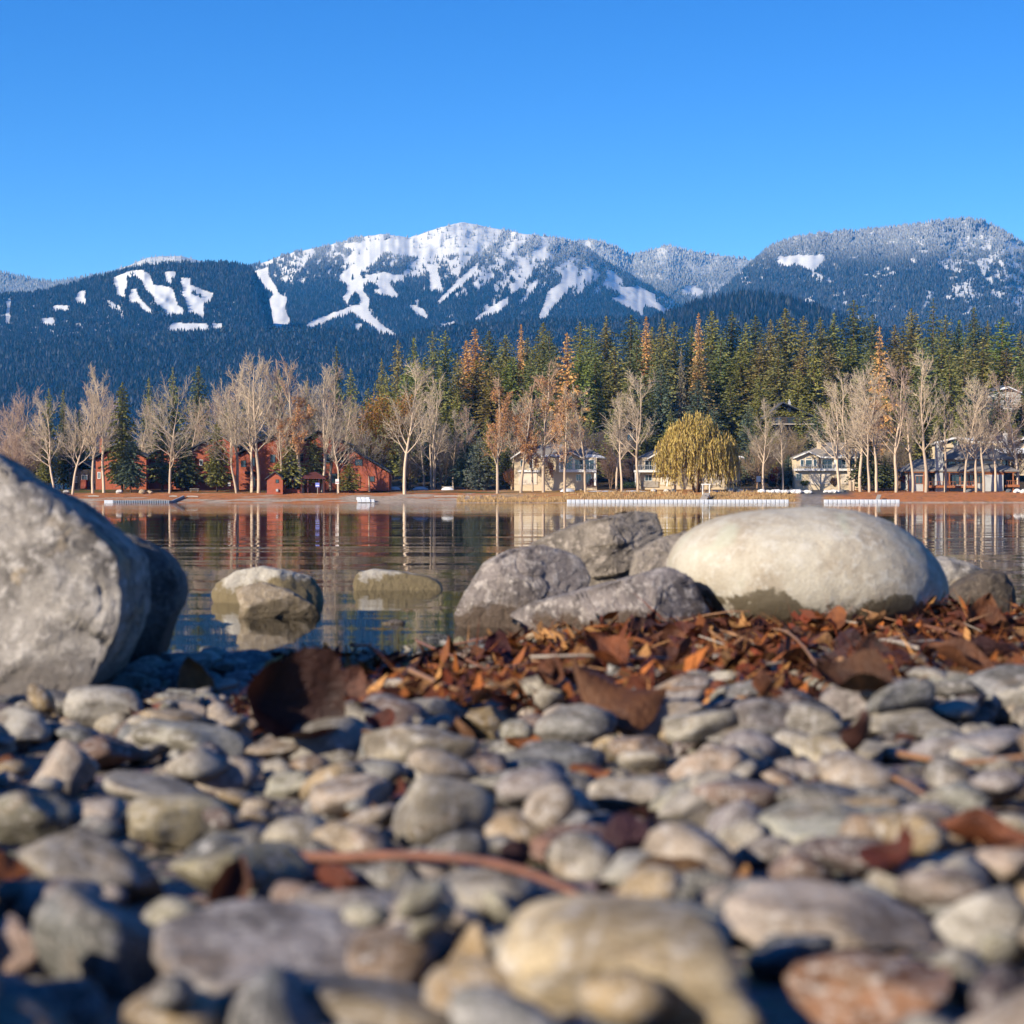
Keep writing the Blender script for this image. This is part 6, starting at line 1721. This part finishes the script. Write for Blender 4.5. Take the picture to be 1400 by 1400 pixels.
_sn = [short_name(q[9]) for q in cob]
marks_px = [(proj(q[0], q[1], q[2]), s_) for q, s_ in zip(cob, _sn) if _sn.count(s_) == 1]
used = {}
for q in single:
    (px, py) = q[11]
    best = min(marks_px, key=lambda t: math.hypot(t[0][0] - px, (t[0][1] - py) * 1.6))
    dx, dy = px - best[0][0], (py - best[0][1]) * 1.6
    rel = ('right of' if dx > 0 else 'left of') if abs(dx) > abs(dy) else ('in front of' if dy > 0 else 'behind')
    short = best[1]
    sz = 'large' if q[3] > 0.06 else ('small' if q[3] < 0.042 else 'medium')
    shp = 'flat' if q[5] < q[3] * 0.5 else ('round' if q[4] > q[3] * 0.85 else 'oblong')
    lb = '%s %s %s stone %s the %s' % (sz, q[10], shp, rel, short)
    if lb in used:
        used[lb] += 1
        lb = '%s %s %s stone farther %s the %s' % (sz, q[10], shp, rel, short) if used[lb] == 2 else '%s %s %s stone, %s one %s the %s' % (sz, q[10], shp, ORD[used[lb] - 1], rel, short)
    else: used[lb] = 1
    q[9] = lb
for x, y, z, a, b_, c, rot, rgb, me, lb, nm, *_ in cob + single:
    o = link('beach_stone', me, None, (x, y, z)); o.rotation_euler = rot; o.scale = (a, b_, c); o.color = (*alb(rgb), 1)
    tag(o, lb, 'stone', 'cobbles of the near beach')
# a few wet stones standing in the shallows
for px, py, w, hh, rgb, v, lb in [(537, 846, 34, 14, (120, 96, 62), 3, 'little brown stone breaking the water between the two rock groups'), (631, 870, 26, 18, (120, 112, 62), 4, 'round olive wet stone at the foot of the mauve rock'), (722, 876, 66, 24, (92, 84, 50), 6, 'mossy flat stone at the foot of the angular rock'), (655, 884, 50, 16, (80, 70, 50), 7, 'dark wet stone left of the mossy flat one'),
                                  (600, 868, 46, 12, (60, 62, 60), 8, 'dark stone just under the water near the mauve rock'), (690, 895, 70, 18, (110, 96, 70), 9, 'brown wet stone in the shallows before the angular rock'), (268, 925, 60, 26, (90, 92, 96), 10, 'dark wet stone at the water edge beside the shaded boulder'), (225, 930, 50, 26, (150, 120, 80), 11, 'tan wet stone at the foot of the shaded boulder'),
                                  (880, 868, 60, 26, (180, 176, 168), 12, 'pale stone below the black crevice of the angular rock'), (1180, 858, 50, 24, (170, 166, 160), 13, 'grey stone tucked under the white boulder'), (1280, 860, 50, 30, (150, 140, 130), 14, 'brown stone under the right end of the white boulder'), (1390, 860, 50, 26, (130, 130, 120), 2, 'wet stone at the right edge of the water')]:
    d = CAM_H / ((py + hh * 0.5 - HORIZON) / FPX); x = (px - 700) / FPX * d; a = w / 2 * d / FPX; c = max(hh / 2 * d / FPX, a * 0.4)
    o = link('wet_stone', STONES[v], None, (x, d, -c * 0.15 + max(0, float(beach_z(x, d))))); o.scale = (a, a * 0.8, c * 1.2); o.rotation_euler = (0, 0, px); o.color = (*alb(rgb), 1)
    tag(o, lb, 'stone', 'wet stones in the shallows')
    drop(x, d, a, a * 0.8, c, Euler((0, 0, 0)), 0.6)

V = []; F = []; C = []; nb = 0
for k, (x, y, z, a, b_, c, rot, rgb) in enumerate(pebs):
    co, tri = PEB[k % len(PEB)]
    M = np.array(rot.to_matrix()) @ np.diag([a, b_, c])
    V.append(co @ M.T + np.array([x, y, z])); F.append(tri + nb); nb += len(co); C.append(np.tile(np.array(alb(rgb)), (len(co), 1)))
o = link('pebbles', fast_mesh('pebbles', np.concatenate(V), np.concatenate(F), SM_ATT, True, np.concatenate(C)))
tag(o, 'small pebbles filling the gaps between the cobbles of the near beach', 'pebbles', kind='stuff')


# ------------------------------------------------------------------ fallen leaves, reeds and twigs
def leaf_mat():
    m, N, L, b = nodes_mat('dead_leaf')
    t = N.new('ShaderNodeTexCoord').outputs['Object']; oi = N.new('ShaderNodeObjectInfo')
    f1 = noise_n(N, L, t, 3.5, 5, 0.6); f2 = noise_n(N, L, t, 17, 4, 0.6)
    c = mixc(N, L, oi.outputs['Color'], mixc(N, L, oi.outputs['Color'], (0.35, 0.28, 0.28), 1.0, 'MULTIPLY'), ramp_n(N, L, f1, ((0.40, 0.0), (0.68, 0.9))))
    c = mixc(N, L, c, mixc(N, L, oi.outputs['Color'], (1.5, 1.4, 1.2), 1.0, 'MULTIPLY'), ramp_n(N, L, f2, ((0.5, 0.0), (0.75, 0.5))))
    L.new(c, b.inputs['Base Color']); b.inputs['Roughness'].default_value = 0.55; b.inputs['Specular IOR Level'].default_value = 0.35
    bump_n(N, L, f2, 0.4, 0.03, b)
    tl = N.new('ShaderNodeBsdfTranslucent'); L.new(c, tl.inputs['Color']); mx = N.new('ShaderNodeMixShader'); mx.inputs[0].default_value = 0.25
    L.new(b.outputs[0], mx.inputs[1]); L.new(tl.outputs[0], mx.inputs[2]); L.new(mx.outputs[0], N['Material Output'].inputs['Surface'])
    return m


def y_far(py): return 1.0 if 900 < py < 1010 else 0.2


LEAFM = leaf_mat()
STALKM = plain('leaf_stalk', (0.22, 0.12, 0.06), (0.14, 0.08, 0.04), 20)


def leaf_mesh(seed, bend=0.6, roll=0.6, twist=0.3, wide=0.75, nu=12, nv=6, wav=0.05):
    """ovate leaf of unit length, curled"""
    rnd = random.Random(seed); v = []; f = []
    for i in range(nu + 1):
        u = i / nu
        w = wide * 0.5 * (math.sin(math.pi * u ** 0.72) ** 0.9 + 0.015)
        for j in range(nv + 1):
            s = (j / nv * 2 - 1)
            x0 = s * w * (1 + 0.06 * math.sin(u * 23 + seed)); z = roll * abs(s) ** 1.6 * w + wav * math.sin(u * 9 + s * 3 + seed) * (0.3 + abs(s))
            ang = bend * (u - 0.3); ay = math.sin(ang) / max(abs(bend), 1e-3) * math.copysign(1, bend); az = (1 - math.cos(ang)) / (bend or 1e-3)
            tw = twist * (u - 0.5)
            x, zz = x0 * math.cos(tw) - z * math.sin(tw), x0 * math.sin(tw) + z * math.cos(tw)
            v.append((x, ay + 0.0, az + zz))
    for i in range(nu):
        for j in range(nv):
            k = i * (nv + 1) + j
            f.append((k, k + 1, k + nv + 2, k + nv + 1))
    me = bpy.data.meshes.new('leaf_blade'); me.from_pydata(v, [], f); me.update(); me.polygons.foreach_set('use_smooth', np.ones(len(f), bool)); me.materials.append(LEAFM)
    return me, Vector(v[nv // 2])


LEAVES = [leaf_mesh(1, 0.5, 0.5), leaf_mesh(2, 1.2, 0.8, 0.5), leaf_mesh(3, -0.8, 0.7, 0.6, 0.6), leaf_mesh(4, 1.8, 0.3, 0.8, 0.8), leaf_mesh(5, 0.3, 1.1, 0.4, 0.5), leaf_mesh(6, -1.4, 0.9, 0.9, 0.7), leaf_mesh(7, 0.8, -0.7, 0.3, 0.9), leaf_mesh(8, 2.4, 0.8, 0.2, 0.7), leaf_mesh(9, 1.7, 1.25, 0.4, 0.85)]
stalk_me = MB().tube([(0, 0.0, 0), (0.02, -0.2, 0.03), (0.0, -0.42, 0.10)], [0.016, 0.012, 0.010], 5).mesh('stalk', STALKM, True)


def leaf(label, x, y, z, ln, v, rot, rgb, group, stalk=False, name='fallen_leaf'):
    me, tip = LEAVES[v]
    o = link(name, me, None, (x, y, z)); o.scale = (ln, ln, ln); o.rotation_mode = 'ZYX' if stalk else 'XYZ'; o.rotation_euler = rot; o.color = (*[q * 0.41 for q in lin(rgb)], 1); tag(o, label, 'leaf', group)
    if stalk: link('stalk', stalk_me, o, tip)
    return o


LC = [((150, 92, 58), 'brown'), ((112, 66, 48), 'dark brown'), ((186, 112, 60), 'orange-brown'), ((96, 62, 62), 'purple-brown'), ((206, 150, 92), 'tan'), ((138, 72, 50), 'red-brown'), ((84, 52, 42), 'blackish brown')]
# leaves that stand out
for px, py, ln, v, rot, rgb, lb in [
        (425, 1000, 0.18, 8, (0.95, 0.12, 1.40), (84, 48, 36), 'big dark brown curled leaf arching over the stones left of the drift'), (455, 968, 0.14, 1, (0.9, 0.2, -0.5), (150, 100, 78), 'mottled brown leaf lying under the big curled one'), (268, 940, 0.125, 2, (1.45, 0.25, 0.2), (196, 128, 66), 'tan leaf standing upright left of the big curled one'),
        (45, 945, 0.17, 6, (0.6, 0.15, 1.45), (176, 92, 44), 'orange-brown leaf leaning below the huge boulder'), (108, 945, 0.09, 0, (0.5, 0.2, 0.6), (150, 86, 52), 'small brown leaf right of the orange-brown one'), (1340, 880, 0.165, 0, (1.25, 0.2, -0.25), (150, 92, 50), 'large brown leaf standing at the right in front of the white boulder'), (1375, 880, 0.12, 3, (1.0, 0.2, 0.5), (96, 66, 50), 'dark leaf behind the large standing one at the right'),
        (1020, 868, 0.17, 5, (0.55, 0.3, 0.9), (132, 72, 44), 'dark russet leaf heap top before the white boulder'), (1075, 862, 0.15, 6, (0.6, -0.2, 1.5), (150, 74, 46), 'russet leaf propped against the white boulder'), (1330, 940, 0.14, 4, (0.4, 0.3, 0.9), (150, 96, 62), 'speckled brown leaf below the large standing one'), (1190, 962, 0.13, 1, (0.35, -0.2, 1.2), (118, 74, 40), 'olive-brown leaf at the lower edge of the drift'),
        (680, 905, 0.09, 3, (0.8, 0.3, 0.2), (124, 62, 62), 'purple-red leaf at the water edge'), (835, 930, 0.11, 1, (0.5, 0.2, 1.0), (186, 104, 56), 'orange leaf in the drift right of the pale flat stone'), (870, 965, 0.16, 6, (0.3, 0.1, 1.4), (150, 98, 58), 'long brown leaf curling over the grey stone'), (630, 1030, 0.10, 4, (1.1, 0.1, 0.1), (150, 104, 66), 'narrow brown leaf standing before the golden stone'),
        (1170, 1085, 0.115, 6, (0.25, 0.0, 1.57), (136, 84, 48), 'brown leaf arched over stones at the right'), (720, 1012, 0.07, 0, (0.3, 0.1, 0.7), (196, 120, 66), 'small orange leaf in front of the golden stone'), (210, 975, 0.10, 1, (0.3, 0.2, 1.0), (176, 104, 78), 'pinkish brown leaf between pale stones at the left'), (930, 1190, 0.07, 2, (0.4, 0.2, 1.0), (128, 92, 48), 'curled olive-brown leaf between the pale and dark stones'), (1370, 1150, 0.09, 4, (0.3, 0.2, 1.2), (170, 100, 64), 'orange-brown leaf at the right edge above the pink cobble'),
        (880, 1160, 0.10, 5, (0.3, 0.0, 1.57), (120, 80, 84), 'purple leaf beside the red-brown flat stone'), (300, 1215, 0.07, 4, (1.2, 0.4, -0.4), (120, 74, 52), 'narrow brown leaf wedged between stones at the lower left')]:
    x, d = ground_px(px, py, 0.02)
    leaf(lb, x, d, hm_at(x, d) + 0.010 - 0.022 * (abs(rot[0]) > 0.8) * (y_far(py)), ln, v, rot, rgb, 'leaves that stand out on the beach', True)
# the drift of leaves along the waterline
rnd_seen = 0
LOOK = ['flat', 'curled', 'crumpled', 'hooked', 'narrow', 'twisted', 'cupped', 'rolled']
def mound(x, y):
    x = np.asarray(x, float); y = np.asarray(y, float)
    return 0.055 * np.exp(-((y - (shoreline(x) - 0.75)) / 0.65) ** 2) * sstep(-0.25, 0.35, x)


secs = [(-0.5, 0.25, 'by the mauve rock'), (0.25, 0.75, 'by the angular rock'), (0.75, 1.25, 'by the white boulder'), (1.25, 2.2, 'at the right side')]
cnt = {}
for k in range(350):
    y = rnd.uniform(3.7, 6.35); x = rnd.uniform(-0.28, 0.275 * y + 0.2)
    if y > shoreline(x) + 0.02 or (x < 0.1 and y < 4.5 and rnd.random() < 0.6): continue
    ln = rnd.uniform(0.05, 0.12); rgb, nm = rnd.choice(LC)
    z = hm_at(x, y) + float(mound(x, y)) * rnd.uniform(0.1, 1.0)
    rot = (rnd.gauss(0, 0.45), rnd.gauss(0, 0.45), rnd.uniform(0, 6.28))
    sec = next(s_[2] for s_ in secs if s_[0] <= x < s_[1] + 1e-6)
    v = rnd.randrange(8)
    row = 'front' if y < 4.9 else ('middle' if y < 5.6 else 'back')
    look = LOOK[v]
    leaf('%s %s %s leaf, %s of the drift %s' % ('small' if ln < 0.085 else 'broad', look, nm, row, sec), x, y, z + 0.008, ln, v, rot, rgb, 'leaves of the drift along the waterline')
    i, j = int((y - GY0) / CELL), int((x - GX0) / CELL); r = int(ln * 0.35 / CELL)
    HM[max(i - r, 0):i + r, max(j - r, 0):j + r] += 0.003
# scattered leaves among the cobbles
for k in range(34):
    y = rnd.uniform(1.6, 4.2); x = rnd.uniform(-0.25 * y, 0.25 * y); rgb, nm = rnd.choice(LC[:6]); ln = rnd.uniform(0.04, 0.075); v = rnd.randrange(8)
    px, py = proj(x, y, hm_at(x, y)); best = min(marks_px, key=lambda t: math.hypot(t[0][0] - px, (t[0][1] - py) * 1.6)); short = best[1]
    leaf('little %s %s leaf between stones near the %s' % (nm, LOOK[v], short), x, y, hm_at(x, y) + 0.004, ln, v, (rnd.gauss(0, 0.5), rnd.gauss(0, 0.5), rnd.uniform(0, 6)), rgb, 'leaves caught among the cobbles')

REED = plain('dry_reed', (0.30, 0.16, 0.075), (0.20, 0.10, 0.05), 30, 0.6); TWIGM = plain('red_brown_twig', (0.20, 0.085, 0.05), (0.13, 0.06, 0.04), 30, 0.7); STICK = plain('grey_stick', (0.40, 0.34, 0.27), (0.28, 0.22, 0.17), 25, 0.8)


def strand(name, label, pts, r, mat, cat, group, flat=1.0, lift=0.006, parts=True):
    W_ = []
    for px, py in pts:
        x, d = ground_px(px, py, 0.025); W_.append(Vector((x, d, hm_at(x, d) + lift)))
    for _ in range(2):                           # corner cutting
        n = [W_[0]]
        for a, c in zip(W_, W_[1:]): n += [a.lerp(c, 0.25), a.lerp(c, 0.75)]
        n.append(W_[-1]); W_ = n
    rr = [r * (1 - 0.5 * i / (len(W_) - 1)) for i in range(len(W_))]
    o = MB().tube([w - W_[0] for w in W_], rr, 7).build(name, mat, None, W_[0], True); tag(o, label, cat, group)
    return o


G = 'reeds and twigs on the near beach'
strand('twig', 'long red-brown twig lying across the cobbles in the middle', [(330, 1152), (430, 1168), (560, 1178), (700, 1198), (840, 1232)], 0.0062, TWIGM, 'twig', G, lift=0.02)
strand('reed', 'thick orange reed stalk at the left of the leaf drift', [(930, 905), (1000, 890), (1055, 880)], 0.008, REED, 'reed', G, lift=0.02)
strand('reed', 'short orange reed stalk beside the thick one', [(1075, 878), (1130, 882)], 0.007, REED, 'reed', G, lift=0.02)
strand('stem', 'thin brown stem slanting across the leaf drift', [(1050, 868), (1085, 905), (1135, 935), (1172, 952)], 0.0035, REED, 'stem', G, lift=0.035)
strand('stick', 'pale grey stick pointing right in front of the white boulder', [(1145, 855), (1190, 868), (1240, 895)], 0.010, STICK, 'stick', G, lift=0.03)
strand('stick', 'tan stick below the pale grey one', [(1170, 880), (1215, 895), (1255, 908)], 0.007, STICK, 'stick', G, lift=0.03)
strand('reed', 'orange reed lying level in the middle of the drift', [(1150, 932), (1200, 925), (1245, 914)], 0.007, REED, 'reed', G, lift=0.03)
strand('reed', 'pinkish curved reed arching over the stones at the right', [(1095, 1080), (1130, 1048), (1180, 1040), (1250, 1068), (1310, 1120), (1345, 1150)], 0.0042, REED, 'reed', G, lift=0.02)
strand('reed', 'pale pink reed at the right edge', [(1230, 1025), (1310, 1040), (1400, 1068)], 0.0048, REED, 'reed', G, lift=0.02)
strand('reed', 'orange reed at the right edge below the greenish stone', [(1130, 1110), (1230, 1152), (1320, 1162), (1405, 1150)], 0.0060, REED, 'reed', G, lift=0.02)
strand('twig', 'thin twig reaching over the water left of the mossy stone', [(525, 868), (570, 885), (620, 915)], 0.006, TWIGM, 'twig', G, lift=0.05)
strand('twig', 'second thin twig at the water edge', [(480, 898), (520, 884), (560, 880)], 0.005, TWIGM, 'twig', G, lift=0.04)
strand('stick', 'greenish grass stalk at the edge of the shallows', [(715, 918), (750, 895), (775, 884)], 0.005, STICK, 'stick', G, lift=0.03)
strand('reed', 'tan reed curving at the left end of the drift', [(560, 940), (610, 962), (650, 960)], 0.006, REED, 'reed', G, lift=0.02)
for k in range(90):
    y = rnd.uniform(3.9, 6.2); x = rnd.uniform(-0.25, 0.26 * y); a = rnd.gauss(0, 0.5); ln = rnd.uniform(0.08, 0.30); r0 = rnd.uniform(0.0012, 0.0036)
    if y > shoreline(x): continue
    pts = [Vector((math.cos(a) * ln * t, math.sin(a) * ln * t, 0.01 * math.sin(3 * t + k))) for t in (-0.5, -0.15, 0.2, 0.5)]
    mt = rnd.choice([REED, TWIGM, STICK, REED]); sec = next(s_[2] for s_ in secs if s_[0] <= x < s_[1] + 1e-6)
    o = MB().tube(pts, [r0, r0, r0 * 0.9, r0 * 0.6], 5).build('twig', mt, None, (x, y, hm_at(x, y) + 0.012 + float(mound(x, y)) * rnd.uniform(0.3, 1.05)), True)
    o.rotation_euler = (0, rnd.gauss(0, 0.25), 0)
    tag(o, '%s %s twig, %s of the drift %s' % ('long' if ln > 0.19 else 'short', {'dry_reed': 'tan', 'red_brown_twig': 'red-brown', 'grey_stick': 'grey'}[mt.name], 'front' if y < 4.9 else ('middle' if y < 5.6 else 'back'), sec), 'twig', 'twigs of the leaf drift')
# crumbs of litter in the drift
n = 26000
x = rng.uniform(-0.55, 1.85, n); y = rng.uniform(3.5, 6.5, n)
k = (np.abs(x) < 0.27 * y + 0.2) & (y < shoreline(x) + 0.03) & ((y > 4.3) | (rng.uniform(0, 1, n) < 0.5)); x, y = x[k], y[k]; n = len(x)
zi = HM[((y - GY0) / CELL).astype(int), ((x - GX0) / CELL).astype(int)] + rng.uniform(0.0, 0.012, n) + mound(x, y) * rng.uniform(0.0, 1.0, n)
a = rng.uniform(0, 6.28, n); ln = rng.uniform(0.010, 0.045, n); wd = np.where(rng.uniform(0, 1, n) < 0.45, 0.0015, ln * rng.uniform(0.10, 0.6, n)); ln = np.where(wd < 0.002, ln * 2.2, ln); tz = rng.normal(0, 0.5, n)
u = np.stack([np.cos(a) * ln, np.sin(a) * ln, tz * ln], -1); w = np.stack([-np.sin(a) * wd, np.cos(a) * wd, rng.normal(0, 0.4, n) * wd], -1); c0 = np.stack([x, y, zi], -1)
V = np.stack([c0 - u - w * 0.4, c0 + u * 0.2 - w, c0 + u, c0 - u * 0.1 + w], 1).reshape(-1, 3)
pal = np.array([lin(q[0]) for q in LC]); cc = pal[rng.integers(0, len(LC), n)] * rng.uniform(0.3, 0.85, (n, 1))
o = link('leaf_litter', fast_mesh('leaf_litter', V, np.arange(4 * n).reshape(n, 4), attr_mat('litter', 0.7, 0.3, 30.0), False, np.repeat(cc, 4, 0), 4))
tag(o, 'crumbled leaf litter along the near waterline', 'leaf litter', kind='stuff')

# things that would read alike are told apart by their order from the left
same = {}
for o in bpy.data.objects:
    if o.parent is None and 'label' in o and 'category' in o: same.setdefault(o['label'], []).append(o)
for lb, obs in same.items():
    if len(obs) > 1 and len(lb.split()) <= 13:
        for i, o in enumerate(sorted(obs, key=lambda q: q.location.x / max(q.location.y, 0.1))):
            o['label'] = '%s, %s from left' % (lb, ORD[i])
